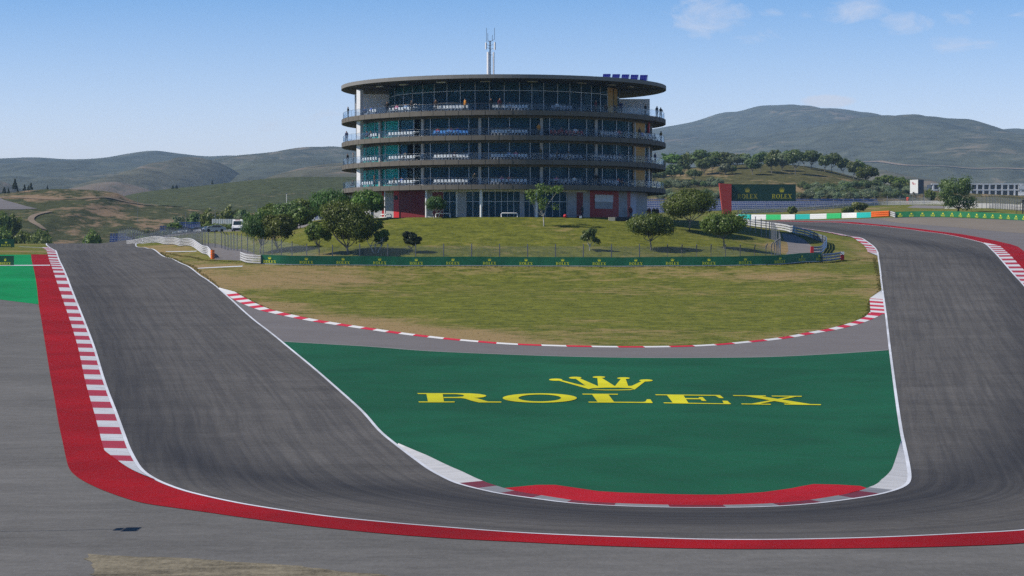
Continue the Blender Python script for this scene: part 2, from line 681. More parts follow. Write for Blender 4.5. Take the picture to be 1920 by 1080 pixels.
def mat_grass(name, green, dry, bias, s=1.0, dryattr=True):
    m, nt, b = nodes_of(name)
    p = wpos(nt)
    a = noise(nt, p, 0.075 * s, 6, 0.62, 0.5, (0.7, 1, 1))
    c = noise(nt, p, 0.62 * s, 5, 0.7, 0.6, (0.6, 1, 1), (31, 7, 0))
    d = noise(nt, p, 4.5 * s, 3, 0.7, 0, (0.7, 1, 1))
    e = noise(nt, p, 1.7 * s, 4, 0.75, .3, (0.8, .45, 1), (3, 17, 0))
    f = mathn(nt, 'ADD', mathn(nt, 'MULTIPLY', a, 0.46), mathn(nt, 'MULTIPLY', c, 0.48))
    f = mathn(nt, 'ADD', f, mathn(nt, 'MULTIPLY', d, 0.12))
    if dryattr:
        at_ = N_(nt, 'ShaderNodeAttribute', attribute_name='dry')
        f = mathn(nt, 'ADD', f, at_.outputs['Fac'])
    dryf = mathn(nt, 'MULTIPLY', ramp(nt, f, 0.555 - bias, 0.70 - bias), .9)
    g1 = tuple(x * v for x, v in zip(green, (.52, .58, .6)))
    g2 = tuple(x * v for x, v in zip(green, (1.5, 1.42, 1.3)))
    gcol = mixc(nt, ramp(nt, mathn(nt, 'ADD', mathn(nt, 'MULTIPLY', c, .55), mathn(nt, 'MULTIPLY', e, .45)), .38, .62), g1, g2)
    dcol = mixc(nt, ramp(nt, d, .3, .7), tuple(x * .82 for x in dry), tuple(x * 1.15 for x in dry))
    nt.links.new(mixc(nt, dryf, gcol, dcol), b.inputs['Base Color'])
    b.inputs['Roughness'].default_value = 0.95
    b.inputs['Specular IOR Level'].default_value = 0.12
    bump(nt, b, mathn(nt, 'ADD', d, c), 0.10, 0.6)
    return m


def mat_asphalt(name, col, dark, streak=True, var=0.27):
    m, nt, b = nodes_of(name)
    p = wpos(nt)
    a = noise(nt, p, 0.16, 6, 0.65, 0.4, (0.5, 1, 1))
    c = noise(nt, p, 1.3, 5, 0.7, 0.2, (0.5, 1, 1))
    d = noise(nt, p, 16.0, 2, 0.8)
    e = noise(nt, p, 5.5, 3, 0.85, 0, (1, .30, 1), (5, 3, 0))
    f = mathn(nt, 'ADD', mathn(nt, 'MULTIPLY', a, 0.42), mathn(nt, 'MULTIPLY', c, 0.30))
    f = mathn(nt, 'ADD', f, mathn(nt, 'MULTIPLY', e, 0.28))
    base = mixc(nt, ramp(nt, f, .37, .63), tuple(x * (1 - var) for x in col), tuple(x * (1 + var) for x in col))
    if streak:
        lat = N_(nt, 'ShaderNodeAttribute', attribute_name='lat').outputs['Fac']
        arc = N_(nt, 'ShaderNodeAttribute', attribute_name='arc').outputs['Fac']
        rub = N_(nt, 'ShaderNodeAttribute', attribute_name='rubber').outputs['Fac']
        cb = N_(nt, 'ShaderNodeCombineXYZ')
        nt.links.new(mathn(nt, 'MULTIPLY', lat, 1.0), cb.inputs[0])
        nt.links.new(mathn(nt, 'MULTIPLY', arc, 0.016), cb.inputs[1])
        st = noise(nt, cb.outputs[0], 2.0, 6, 0.68, 0.35)
        sf = ramp(nt, st, .42, .60)
        base = mixc(nt, mathn(nt, 'MULTIPLY', sf, 0.34), base, dark)
        rf = mathn(nt, 'MULTIPLY', rub, mathn(nt, 'ADD', 0.45, mathn(nt, 'MULTIPLY', st, 0.75)), clamp=True)
        base = mixc(nt, rf, base, dark)
    nt.links.new(base, b.inputs['Base Color'])
    b.inputs['Roughness'].default_value = 0.9
    b.inputs['Specular IOR Level'].default_value = 0.10
    bump(nt, b, d, 0.015, 0.5)
    return m


def mat_paint(name, col, wear=0.16, scuff=(0.05, 0.05, 0.055), rough=0.65, tint=None, sc=1.0):
    """road paint with worn and scuffed spots"""
    m, nt, b = nodes_of(name)
    p = wpos(nt)
    a = noise(nt, p, 0.09 * sc, 5, 0.6, 0.6)
    c = noise(nt, p, 1.1 * sc, 6, 0.75, 0.5, (0.8, .8, 1))
    d = noise(nt, p, 14.0, 2, 0.8)
    base = mixc(nt, ramp(nt, a, .33, .67), tuple(x * .80 for x in col), tint or tuple(min(1, x * 1.22) for x in col))
    e = noise(nt, p, 3.4, 4, 0.8, 0, (1, .3, 1), (9, 2, 0))
    wf = ramp(nt, mathn(nt, 'ADD', mathn(nt, 'MULTIPLY', c, .55), mathn(nt, 'MULTIPLY', e, .45)), .47, .68)
    nt.links.new(mixc(nt, mathn(nt, 'MULTIPLY', wf, wear), base, scuff), b.inputs['Base Color'])
    b.inputs['Roughness'].default_value = rough + .2
    b.inputs['Specular IOR Level'].default_value = 0.10
    bump(nt, b, d, 0.01, 0.4)
    return m


def mat_kerb(name, period, duty=0.5, phase=0.0, red=(0.42, 0.014, 0.03), white=(0.62, 0.63, 0.66), wear=0.6, span=None):
    """red and white blocks along the kerb, scuffed by tyres; outside span (metres) the kerb is all white"""
    m, nt, b = nodes_of(name)
    uv = N_(nt, 'ShaderNodeUVMap')
    sx = N_(nt, 'ShaderNodeSeparateXYZ')
    nt.links.new(uv.outputs[0], sx.inputs[0])
    fr = mathn(nt, 'FRACT', mathn(nt, 'ADD', mathn(nt, 'DIVIDE', sx.outputs[0], period), phase))
    isred = mathn(nt, 'LESS_THAN', fr, duty)
    if span:
        isred = mathn(nt, 'MULTIPLY', isred, mathn(nt, 'MULTIPLY', mathn(nt, 'GREATER_THAN', sx.outputs[0], span[0]), mathn(nt, 'LESS_THAN', sx.outputs[0], span[1])))
    p = wpos(nt)
    c = noise(nt, p, 1.6, 6, 0.75, 0.3, (0.3, 1.4, 1))
    d = noise(nt, p, 9.0, 3, 0.8)
    base = mixc(nt, isred, white, red)
    wf = ramp(nt, mathn(nt, 'ADD', mathn(nt, 'MULTIPLY', c, .75), mathn(nt, 'MULTIPLY', d, .25)), .46, .72)
    nt.links.new(mixc(nt, mathn(nt, 'MULTIPLY', wf, wear), base, (0.07, 0.07, 0.08)), b.inputs['Base Color'])
    b.inputs['Roughness'].default_value = 0.6
    return m


GREEN, DRY = (0.124, 0.138, 0.022), (0.30, 0.21, 0.105)
M_GRASS = mat_grass('grass_ground', GREEN, DRY, 0.018)
M_TRACK = mat_asphalt('track_asphalt', (0.110, 0.105, 0.102), (0.030, 0.031, 0.037))
M_RUN = mat_asphalt('runoff_asphalt', (0.140, 0.137, 0.134), (0.06, 0.06, 0.06), False)
M_SERV = mat_asphalt('service_asphalt', (0.165, 0.155, 0.16), (0.06, 0.06, 0.06), False, 0.12)
M_CONC = mat_asphalt('pale_road', (0.22, 0.205, 0.205), (0.06, 0.06, 0.06), False, 0.12)
M_DKGREEN = mat_paint('dark_green_paint', (0.0120, 0.098, 0.049), 0.40, (0.026, 0.060, 0.040), tint=(0.012, 0.112, 0.056))
M_LTGREEN = mat_paint('bright_green_paint', (0.004, 0.235, 0.075), 0.25, (0.03, 0.10, 0.06))
M_RED = mat_paint('red_paint', (0.285, 0.005, 0.009), 0.40, (0.10, 0.012, 0.016))
M_RED2 = mat_paint('inner_red_paint', (0.40, 0.011, 0.020), 0.30, (0.16, 0.015, 0.02))
M_YELLOW = mat_paint('yellow_paint', (0.62, 0.58, 0.018), 0.35, (0.30, 0.32, 0.06))
M_LINE = mat_paint('white_line_paint', (0.60, 0.63, 0.70), 0.22, (0.2, 0.2, 0.22))
M_GRAVEL = mat_asphalt('gravel_bed', (0.180, 0.158, 0.115), (0.1, 0.1, 0.1), False, 0.75)
M_SAND = mat_asphalt('dusty_runoff', (0.205, 0.178, 0.150), (0.1, 0.1, 0.1), False, 0.14)
M_SOIL = simple('bare_soil', (0.33, 0.24, 0.145), 0.95, 0.25, 0.8)

# ------------------------------------------------------------------ edge lines of the circuit, read on the photo and laid on the ground
PX_OUT_LEFT = [(86, 456.6), (97.5, 467), (107.5, 482.5), (117.5, 505), (127.5, 530), (137.5, 556), (150, 587.5), (162.5, 620), (175, 655), (189.5, 705), (200, 737),
               (212.5, 770), (225, 805), (237.5, 840), (250, 865), (260, 880), (275, 892.5), (300, 906), (337.5, 920), (375, 930), (425, 941), (480, 951), (600, 968.5), (720, 981),
               (840, 991), (960, 1000), (1080, 1006), (1200, 1010), (1320, 1013.5), (1440, 1014), (1565, 1012), (1690, 1008), (1815, 1002), (1920, 996)]
PX_OUT_OFF = [(2000, 985), (2060, 968), (2105, 940), (2125, 905), (2120, 860), (2100, 800), (2060, 720), (2020, 660), (1975, 600)]
PX_OUT_RIGHT = [(1920, 534), (1905, 518), (1887, 497), (1870, 478), (1853, 460.6), (1832, 452), (1791, 443), (1728, 433.5), (1666, 426), (1603, 420), (1520, 416.6), (1440, 414.2), (1400, 412.6)]
PX_IN_LEFT = [(255, 460.5), (270, 464), (295, 472), (320, 484), (345, 496), (370, 512), (390, 525), (410, 540), (435, 562), (460, 585), (480, 602), (505, 621), (530, 641), (580, 682),
              (630, 725), (680, 770), (715, 809), (745, 834), (782, 862), (807, 880), (832, 894), (860, 907), (895, 916.5), (940, 926.5), (1007, 936), (1080, 945), (1195, 951), (1320, 953),
              (1440, 951), (1527, 945), (1590, 937), (1640, 929), (1677, 919), (1695, 910), (1701, 900), (1701, 885), (1697, 860), (1692, 835), (1687, 810), (1677, 740), (1667, 660), (1660, 597),
              (1654, 552), (1650, 520), (1647, 493), (1644, 473), (1642, 465), (1633, 457), (1610, 446), (1577, 439), (1543, 434), (1502, 428), (1450, 422.5), (1390, 417)]
out_pts = [(-100, 540), (-94, 490)] + G(PX_OUT_LEFT + PX_OUT_OFF + PX_OUT_RIGHT) + [tuple(on(1340, 545)[:2])]
in_pts = [(-84, 540), (-78, 490)] + G(PX_IN_LEFT) + [tuple(on(1330, 500)[:2])]


def calm(line, y0=285.0, w=6, times=3):
    """evens out reading errors far from the camera"""
    a = line.copy()
    for _ in range(times):
        k = np.ones(2 * w + 1) / (2 * w + 1)
        m = np.stack([np.convolve(np.pad(a[:, c], w, 'edge'), k, 'valid') for c in (0, 1)], 1)
        t = np.clip((a[:, 1:2] - y0) / 15.0, 0, 1)
        a = a * (1 - t) + m * t
    return a


OUT = calm(smooth(out_pts, 1.0))
INN = calm(smooth(in_pts, 1.0))

# rubbered racing line
RACE = smooth(G([(140, 470), (168, 520), (190, 590), (208, 660), (228, 730), (262, 800), (330, 850), (430, 885), (560, 905), (700, 918), (820, 930), (940, 944), (1080, 960), (1200, 967), (1320, 969), (1440, 966),
                 (1560, 957), (1660, 944), (1760, 920), (1850, 890), (1920, 860), (1985, 810), (2010, 740), (1990, 660), (1950, 580), (1915, 520), (1865, 490), (1780, 466), (1700, 452), (1630, 441), (1560, 430), (1480, 421)]), 2.0)


def track_attrs(v):
    d, arc = seg_dist(v, INN[::3])
    r, ra = seg_dist(v, RACE)
    w = np.interp(ra, [0, 150, 250, 290, 360, 480, 700], [2.0, 2.2, 2.6, 3.0, 3.2, 2.6, 2.2])
    amp = np.interp(ra, [0, 100, 190, 250, 360, 420, 560], [.45, .55, .65, .95, .95, .70, .75])
    return {'lat': d, 'arc': arc, 'rubber': np.exp(-(r / w) ** 2) * amp + 0.35 * np.exp(-((r - 3.6) / 1.3) ** 2) * amp}


structure(sheet('race_track', list(OUT) + list(INN[::-1]), 0.030, M_TRACK, 1.6, track_attrs))

# --- terrain sheet with dry margins beside the kerbs and barriers
DRY_LINES = [(G([(268, 463), (300, 471), (345, 492), (390, 520), (425, 545), (480, 573), (567, 593), (685, 613), (790, 626), (900, 640)]), 6.5, .30),
             (G([(430, 530), (520, 525), (620, 530)]), 9.0, .22), (G([(900, 640), (1100, 649)]), 2.6, .14),
             (G([(500, 503), (700, 505), (960, 508), (1100, 512), (1300, 512), (1450, 512)]), 6.0, .14), (G([(640, 605), (740, 612), (860, 628)]), 6.0, .22),
             (G([(1440, 640), (1540, 622), (1600, 603), (1640, 560), (1645, 520)]), 3.0, .20), (G([(1450, 520), (1560, 520)]), 6, .17), (G([(1030, 597), (1110, 602)]), 2.5, .17),
             (G([(0, 471), (75, 472)]), 4, .3), (G([(1000, 424), (1040, 428)]), 3, .25), (G([(500, 482), (600, 480)]), 3, .2), (G([(1475, 475), (1480, 460), (1462, 448)]), 2.6, .4),
             (G([(1500, 395), (1590, 396), (1640, 390)]), 9, .3), (G([(1600, 455), (1640, 490)]), 2.0, .2)]
WET_LINES = [(G([(430, 560), (430, 500), (300, 480)]), 5, -.12), (G([(1000, 580), (1300, 590), (1500, 590)]), 16, -.13), (G([(700, 560), (900, 580)]), 10, -.06), (G([(100, 462), (20, 462)]), 8, -.2),
             (G([(600, 450), (900, 440), (1300, 450)]), 14, -.13), (G([(1600, 530), (1600, 580)]), 8, -.08), (G([(1500, 380), (1700, 388), (1850, 385)]), 26, -.12)]


def dry_attr(v):
    a = np.zeros(len(v))
    for ln, w, k in DRY_LINES + WET_LINES:
        d, _ = seg_dist(v, np.array([p[:2] for p in ln]))
        a += .46 * k * np.exp(-(d / w) ** 2)
    return a


tv = np.stack([_X.ravel(), _Y.ravel()], 1)
near = (np.abs(tv[:, 0]) < 130) & (tv[:, 1] > 80) & (tv[:, 1] < 700)
td = np.full(len(tv), -0.05)
td[near] = dry_attr(tv[near])
nx, ny = len(GX), len(GY)
tf = [(j * nx + i, j * nx + i + 1, (j + 1) * nx + i + 1, (j + 1) * nx + i) for j in range(ny - 1) for i in range(nx - 1)]
structure(put_mesh('ground', np.c_[tv, _H.ravel()], tf, M_GRASS, {'dry': td}))

# --- run-off asphalt in front and beyond the right-hand bend
run = G([(-500, 545), (-200, 556), (0, 562), (74, 571), (95, 620), (140, 690), (185, 760), (225, 850), (262, 896), (480, 958), (960, 1004), (1440, 1020), (1920, 1003)]) + \
    [(32, 88), (44, 100), (60, 120), (120, 118), (120, 12), (-120, 12), (-120, 200)]
structure(sheet('runoff_area', run, 0.015, M_RUN, 2.0))
rr = G([(1400, 411.8), (1520, 414.5), (1603, 419), (1666, 425), (1728, 432), (1791, 441), (1850, 456), (1890, 488), (1930, 530), (2010, 590), (2120, 620), (2300, 560), (2300, 440), (2100, 424), (1920, 413.5), (1750, 407), (1680, 408), (1635, 409.6), (1520, 412.6)])
structure(sheet('outer_runoff', rr, 0.015, M_SERV, 2.2))
rs = G([(1640, 411), (1760, 409), (1920, 415), (2100, 427), (2250, 440), (2250, 470), (2050, 452), (1920, 438), (1800, 427), (1690, 419)])
structure(sheet('dusty_runoff', rs, 0.026, M_SAND, 2.2))

# --- dusty gravel bed at the foot of the picture
gb_ = resample(np.array(G([(162, 1041), (250, 1044), (400, 1050), (560, 1063), (760, 1085), (900, 1110), (900, 1250), (200, 1250), (172, 1090)])), .5, True)
gb_ = gb_ + nrng.normal(size=gb_.shape) * .16
structure(sheet('gravel_bed', gb_, 0.03, M_GRAVEL, 1.2, None, .4))

# --- the link road with its kerb on the infield side
K4PX = [(410, 541), (440, 563), (480, 580), (507, 587), (567, 600), (640, 611.5), (685, 618), (730, 624.5), (782, 631), (835, 637), (892, 642), (950, 646.5), (1040, 650), (1140, 652), (1240, 652), (1340, 648.5),
        (1440, 639.5), (1490, 633), (1527, 626), (1565, 619.5), (1595, 612.5), (1620, 605), (1640, 597), (1657, 588)]
K4 = smooth(G(K4PX), 1.0)
GTOP = smooth(G([(530, 641), (615, 646), (700, 651), (805, 659), (955, 665.5), (1080, 669.5), (1200, 671.5), (1320, 671.5), (1440, 670), (1565, 664), (1667, 657)]), 1.0)
link_outline = list(K4) + G([(1661, 600), (1667, 657)]) + list(GTOP[::-1]) + G([(505, 621), (460, 585)])
structure(sheet('link_road', link_outline, 0.022, M_SERV, 1.8))
iL0 = int(np.argmin(np.linalg.norm(INN - np.array(G([(530, 641)])[0]), axis=1)))
iL1 = int(np.argmin(np.linalg.norm(INN - np.array(G([(1667, 657)])[0]), axis=1)))
green_outline = list(INN[iL0:iL1 + 1]) + list(GTOP[::-1])
gpaint = structure(sheet('green_painted_runoff', green_outline, 0.022, M_DKGREEN, 1.8))
structure(strip('pale_seam', GTOP, offset(GTOP, 0.25), 0.034, simple('pale_seam_paint', (0.30, 0.31, 0.31), .8)))

# --- white edge lines
structure(strip('outer_edge_line', OUT, offset(OUT, 0.21), 0.046, M_LINE))
structure(strip('inner_edge_line', INN, offset(INN, -0.20), 0.046, M_LINE))


def idx(line, px):
    g = np.array(gp(*px)[:2])
    return int(np.argmin(np.linalg.norm(line - g, axis=1)))


def kerb(name, line, i0, i1, width, side, m, h=0.11, t0=4.0, t1=4.0, off=0.035):
    """a kerb between two stations of an edge line, tapering in at both ends"""
    a = line[i0:i1 + 1]
    n = len(a)
    s = np.arange(n)
    w = width * np.minimum(1, np.minimum((s + .15) / t0, (n - 1 - s + .15) / t1))
    b = offset(a, side * w)
    return structure(strip(name, a, b, off, m, n, 3, lambda t: h * t))


# outer kerb of the left straight with the red strip beyond it
k1a, k1b = idx(OUT, (93, 464)), idx(OUT, (290, 902))
KW = 1.33
kerb('outer_kerb', OUT, k1a, k1b, KW, -1, mat_kerb('outer_kerb_paint', 8.6, .52, .35, span=(0, k1b - k1a - 10)), 0.06, 2, 16)
RO = smooth(G([(58, 477.5), (62, 500), (69, 537), (72.5, 571), (77.5, 600), (85, 647), (94.5, 706), (102.5, 750), (110, 795), (117.5, 830), (125, 865), (130, 880), (140, 892), (160, 905), (192, 920),
               (240, 937), (280, 946.5), (375, 960), (480, 975), (600, 990), (720, 1002), (840, 1011), (960, 1017), (1080, 1023), (1200, 1027.5), (1320, 1030.5), (1440, 1031), (1565, 1030), (1690, 1028.5), (1815, 1025), (1920, 1020), (2020, 1008), (2100, 985)]), 1.0)
ri0, ri1 = idx(OUT, (103, 477.5)), idx(OUT, (2060, 968))
rin = OUT[ri0:ri1]
kd = np.minimum(1, np.maximum(0, (k1b - 2 - np.arange(ri0, ri1)) / 16.0)) * (KW - 0.05)
rin = offset(rin, -np.maximum(kd, 0.02))
n_ = len(rin)
structure(strip('red_painted_strip', rin, resample_n(RO, n_), 0.040, M_RED, n_, 8))
# green runoff beside it
gl = G([(-260, 480), (0, 478), (58, 477.5), (69, 537), (73, 571), (0, 562), (-260, 545)])
structure(sheet('bright_green_runoff', gl, 0.03, M_LTGREEN, 2.0))
structure(strip('white_cross_line', np.array(G([(-200, 497.3), (94, 497.3)])), np.array(G([(-200, 498.7), (94, 498.7)])), 0.06, M_LINE, None, 1, None, 1.0))
for a_, b_ in (((35, 463.0), (80, 464.8)), ((310, 472.2), (368, 471.6)), ((370, 504), (454, 500.2))):
    q = np.array(G([a_, b_]))
    structure(strip('grass_marking_line', resample(q, 1.0), resample(q + np.array([0, .9]), 1.0), 0.03, M_LINE))

# right-hand outer kerb and red strip
k2a, k2b = idx(OUT, (1975, 600)), idx(OUT, (1845, 456))
kerb('outer_kerb', OUT, k2a, k2b, 1.7, -1, mat_kerb('right_kerb_paint', 6.2, .5, .2, span=(0, k2b - k2a - 8)), 0.06, 2, 12)
r2 = OUT[idx(OUT, (2020, 660)):idx(OUT, (1440, 414.2))]
q_ = np.arange(len(r2))
k2i = k2b - idx(OUT, (2020, 660))
inw = np.where(q_ < k2i, 1.65 * np.minimum(1, (k2i - q_) / 12.0), 0.02)
tot = np.interp(q_, [0, k2i - 12, k2i + 6, k2i + 40, len(r2) - 1], [4.4, 4.4, 3.6, 3.2, 2.6])
structure(strip('red_painted_strip', offset(r2, -np.maximum(inw, .02)), offset(r2, -tot), 0.038, M_RED, len(r2), 4))

# inner kerb of the right-hand bend
k3a, k3b = idx(INN, (1645, 481)), idx(INN, (1450, 422.5))
kerb('inner_kerb', INN, k3a, k3b, 1.35, 1, mat_kerb('inner_kerb_paint', 5.2, .5, .1, red=(.5, .015, .04), wear=.2, span=(6, 999)), 0.08, 7, 3)
# kerb of the link road: its left tip runs along the straight, its right tip along the right-hand straight
m4 = mat_kerb('link_kerb_paint', 4.75, .5, .55, red=(.58, .015, .04), white=(.72, .72, .73), wear=.12, span=(5, len(K4) - 3))
kw4 = np.interp(np.arange(len(K4)), [0, 5, 14, 30, len(K4) * .5, len(K4) * .68, len(K4) - 16, len(K4) - 6, len(K4) - 1], [.05, 1.3, 1.5, 1.05, .55, .5, .9, 1.1, 1.5])
structure(strip('link_kerb', K4, offset(K4, kw4), 0.04, m4, len(K4), 3, lambda t: .08 * t))
k5a, k5b = idx(INN, (1658.5, 589)), idx(INN, (1653, 546))
ln5 = INN[k5a:k5b + 1]
w5 = np.interp(np.arange(len(ln5)), [0, len(ln5) * .62, len(ln5) - 1], [1.5, 1.5, .05])
structure(strip('link_kerb', ln5, offset(ln5, w5), 0.042, mat_kerb('link_kerb_tip_paint', 4.4, .5, .2, red=(.58, .015, .04), white=(.72, .72, .73), wear=.12, span=(0, len(ln5) * .62)), len(ln5), 3, lambda t: .08 * t))

# hairpin apex kerb with white tips, green hem and red apron
k6a, k6b = idx(INN, (747, 835)), idx(INN, (1690, 828))
ln6 = INN[k6a:k6b + 1]
n6 = len(ln6)
q6 = np.arange(n6)
iA, iB = idx(ln6, (860, 907)), idx(ln6, (1677, 919))
backL = np.array(G([(747, 834), (795, 857.5), (832, 877), (870, 897.5), (892, 907.5), (905, 913)]))
backR = np.array(G([(1630, 922), (1640, 917.5), (1655, 906), (1659, 890), (1670, 867), (1680, 847), (1687, 838)]))
wL, wR = seg_dist(ln6, backL)[0], seg_dist(ln6, backR)[0]
KM = .36
w6 = np.full(n6, KM)
iS, iE = iA + 5, iB - 5
w6[:iS] = np.interp(np.arange(iS), [0, iA * .35, iA * .75, iA, iS - 1], [.04, .75, 1.25, 1.25, .9])
w6[iE:] = np.interp(np.arange(n6 - iE), [0, 5, 9, (n6 - iE) * .45, n6 - iE - 1], [.8, 1.2, 1.25, .8, .04])
for k in range(6):
    w6[iS + k] = .9 + (KM - .9) * (k + 1) / 7
    w6[iE - 1 - k] = .8 + (KM - .8) * (k + 1) / 7
bk6 = offset(ln6, w6)
m6 = mat_kerb('apex_kerb_paint', 5.0, .5, 0.0, wear=.6, red=(.16, .010, .018), white=(.22, .225, .24))
m6w = mat_kerb('apex_tip_paint', 5.0, 0.0, 0.0, white=(.56, .56, .57), wear=.45)
for a_, b_, mm_ in ((0, iA + 1, m6w), (iA, iB + 1, m6), (iB, n6, m6w)):
    structure(strip('apex_kerb', ln6[a_:b_], bk6[a_:b_], 0.042, mm_, b_ - a_, 3, lambda t: .07 * t))
hem = ln6[iA + 6:iB - 3]
wh = w6[iA + 6:iB - 3]
structure(strip('green_kerb_hem', offset(hem, wh - .02), offset(hem, wh + .26), 0.06, mat_paint('hem_paint', (0.008, 0.22, 0.085), .1), len(hem), 1))
apr = resample(np.array(G([(937, 917), (970, 914), (1027, 908.5), (1070, 914.5), (1130, 923.5), (1200, 926), (1275, 928.5), (1350, 929), (1425, 925), (1490, 916), (1522, 908.5), (1580, 910), (1615, 912), (1630, 916)])), .6)
hb = offset(hem, wh + .24)
structure(sheet('red_apron', list(apr) + list(hb[idx(hb, (937, 919)):idx(hb, (1630, 919)) + 1][::-1]), 0.036, M_RED2, 1.2))

# --- painted lettering and crown on the green run-off (outlines read on the photo, laid on the ground)


def z4(*p):
    return [(720 + a / 4.0, 680 + b / 4.0) for a, b in p]


def z5(*p):
    return [(1100 + a / 4.0, 680 + b / 4.0) for a, b in p]


def ell(cx, cy, rx, ry, n=20):
    return [(cx + rx * math.cos(2 * math.pi * i / n), cy + ry * math.sin(2 * math.pi * i / n)) for i in range(n)]


letters = [z4((248, 233), (560, 234), (560, 241), (258, 240)), z4((318, 239), (440, 239), (450, 298), (330, 298)), z4((258, 296), (530, 296), (530, 303), (262, 303)),
           z4((540, 234), (640, 235), (715, 240), (760, 248), (768, 256), (742, 264), (690, 269), (610, 271), (447, 270), (446, 263), (545, 262), (590, 259), (603, 252), (590, 246), (540, 241)),
           z4((555, 268), (660, 268), (700, 273), (780, 296), (880, 297), (880, 304), (712, 304), (655, 290), (610, 275)),
           z4((1485, 238), (1755, 239), (1755, 245), (1492, 244)), z4((1560, 243), (1682, 243), (1726, 300), (1602, 300)), z4((1532, 298), (1930, 300), (1930, 306), (1536, 304)),
           z5((300, 299), (400, 301), (440, 298), (452, 280), (478, 280), (496, 308), (300, 305)),
           z5((512, 243), (1000, 248), (1004, 254), (520, 249)), z5((600, 247), (725, 249), (765, 310), (648, 308)), z5((960, 250), (1002, 250), (1028, 272), (994, 270)),
           z5((738, 271), (855, 272), (860, 280), (742, 279)), z5((838, 264), (870, 264), (898, 293), (864, 291)), z5((575, 304), (1082, 312), (1082, 317), (582, 310)), z5((1018, 291), (1056, 292), (1082, 316), (1030, 314)),
           z5((1095, 249), (1340, 252), (1348, 258), (1102, 255)), z5((1385, 253), (1613, 255), (1613, 261), (1392, 259)), z5((1158, 312), (1380, 315), (1382, 321), (1164, 318)), z5((1478, 313), (1757, 318), (1757, 324), (1486, 320)),
           z5((1170, 253), (1300, 256), (1700, 320), (1560, 319)), z5((1545, 257), (1582, 259), (1275, 319), (1222, 316))]
crown_px = [z4((1300, 136), (1326, 134), (1440, 163), (1512, 178), (1436, 124), (1470, 123), (1606, 181), (1600, 117), (1630, 117), (1732, 181), (1778, 125), (1812, 125), (1832, 180), (1860, 178), (1935, 142), (1962, 142), (1880, 206), (1852, 196), (1760, 192), (1660, 192), (1560, 197), (1536, 203)),
            z4((1552, 205), (1660, 207), (1760, 207), (1878, 204), (1850, 210), (1760, 212), (1660, 212), (1580, 209))]
crown_balls = [z4(*ell(*e)) for e in ((1288, 132, 50, 8), (1434, 118, 47, 8), (1612, 113, 48, 7), (1796, 121, 48, 7), (1965, 138, 50, 8))]


def ground_marks(name, polys, off):
    mb = MB()
    k = 0
    for poly in polys:
        k += 1
        mb.flat(poly, lambda a, b: (lambda p: (p.x, p.y, p.z + off + .0004 * k))(gp(a, b)))
    o = mb.build(name, M_YELLOW, None, False)
    me = o.data
    bm = bmesh.new()
    bm.from_mesh(me)
    for f in bm.faces:
        if f.normal.z < 0:
            f.normal_flip()
    bm.to_mesh(me)
    bm.free()
    return o


def ground_o(name):
    """the ring-shaped letter"""
    mb = MB()
    n = 48
    o1, o2 = z4(*ell(1168, 271, 278, 35, n)), z4(*ell(1168, 270.5, 160, 26, n))
    vs = []
    for a, b in o1 + o2:
        p = gp(a, b)
        vs.append((p.x, p.y, p.z + .06))
    mb.add(vs, [(i, (i + 1) % n, n + (i + 1) % n, n + i) for i in range(n)])
    return mb


lt = structure(ground_marks('painted_lettering', letters, 0.05))
oo = ground_o('o')
me_ = lt.data
bm = bmesh.new()
bm.from_mesh(me_)
bm_v = [bm.verts.new(v) for v in oo.v]
for f in oo.f:
    nf = bm.faces.new([bm_v[i] for i in f])
    nf.normal_update()
    if nf.normal.z < 0:
        nf.normal_flip()
bm.to_mesh(me_)
bm.free()
structure(ground_marks('painted_crown', crown_px + crown_balls, 0.05))

# --- service roads behind the barriers
structure(sheet('service_road', G([(455, 489), (402, 487), (398, 468), (385, 463), (352, 459.5), (352, 458), (420, 461), (470, 472), (486, 481)]), 0.02, M_SERV, 1.6))
structure(sheet('service_road', G([(1470, 480.5), (1540, 480), (1540, 474), (1525, 463), (1508, 449), (1490, 440.5), (1466, 437), (1466, 441), (1476, 455), (1478, 470)]), 0.02, M_CONC, 1.6))
structure(sheet('access_road', [tuple(on(*p)[:2]) for p in ((300, 470), (390, 478), (470, 480), (500, 420), (560, 380), (590, 400), (540, 450), (480, 505), (380, 505), (300, 490))], 0.02, M_CONC, 3.0))
structure(sheet('access_road', [tuple(on(*p)[:2]) for p in ((1700, 585), (1760, 560), (1850, 545), (1930, 525), (1930, 545), (1850, 566), (1770, 590), (1715, 604))], 0.02, M_CONC, 3.0))


# --- tufts of grass along the kerbs and scattered over the infield and the mound
def in_poly(pt, b):
    x, y = pt[:, 0], pt[:, 1]
    ins = np.zeros(len(pt), bool)
    for i in range(len(b)):
        (x0, y0), (x1, y1) = b[i - 1], b[i]
        if y0 != y1:
            ins ^= ((y0 > y) != (y1 > y)) & (x < (x1 - x0) * (y - y0) / (y1 - y0) + x0)
    return ins


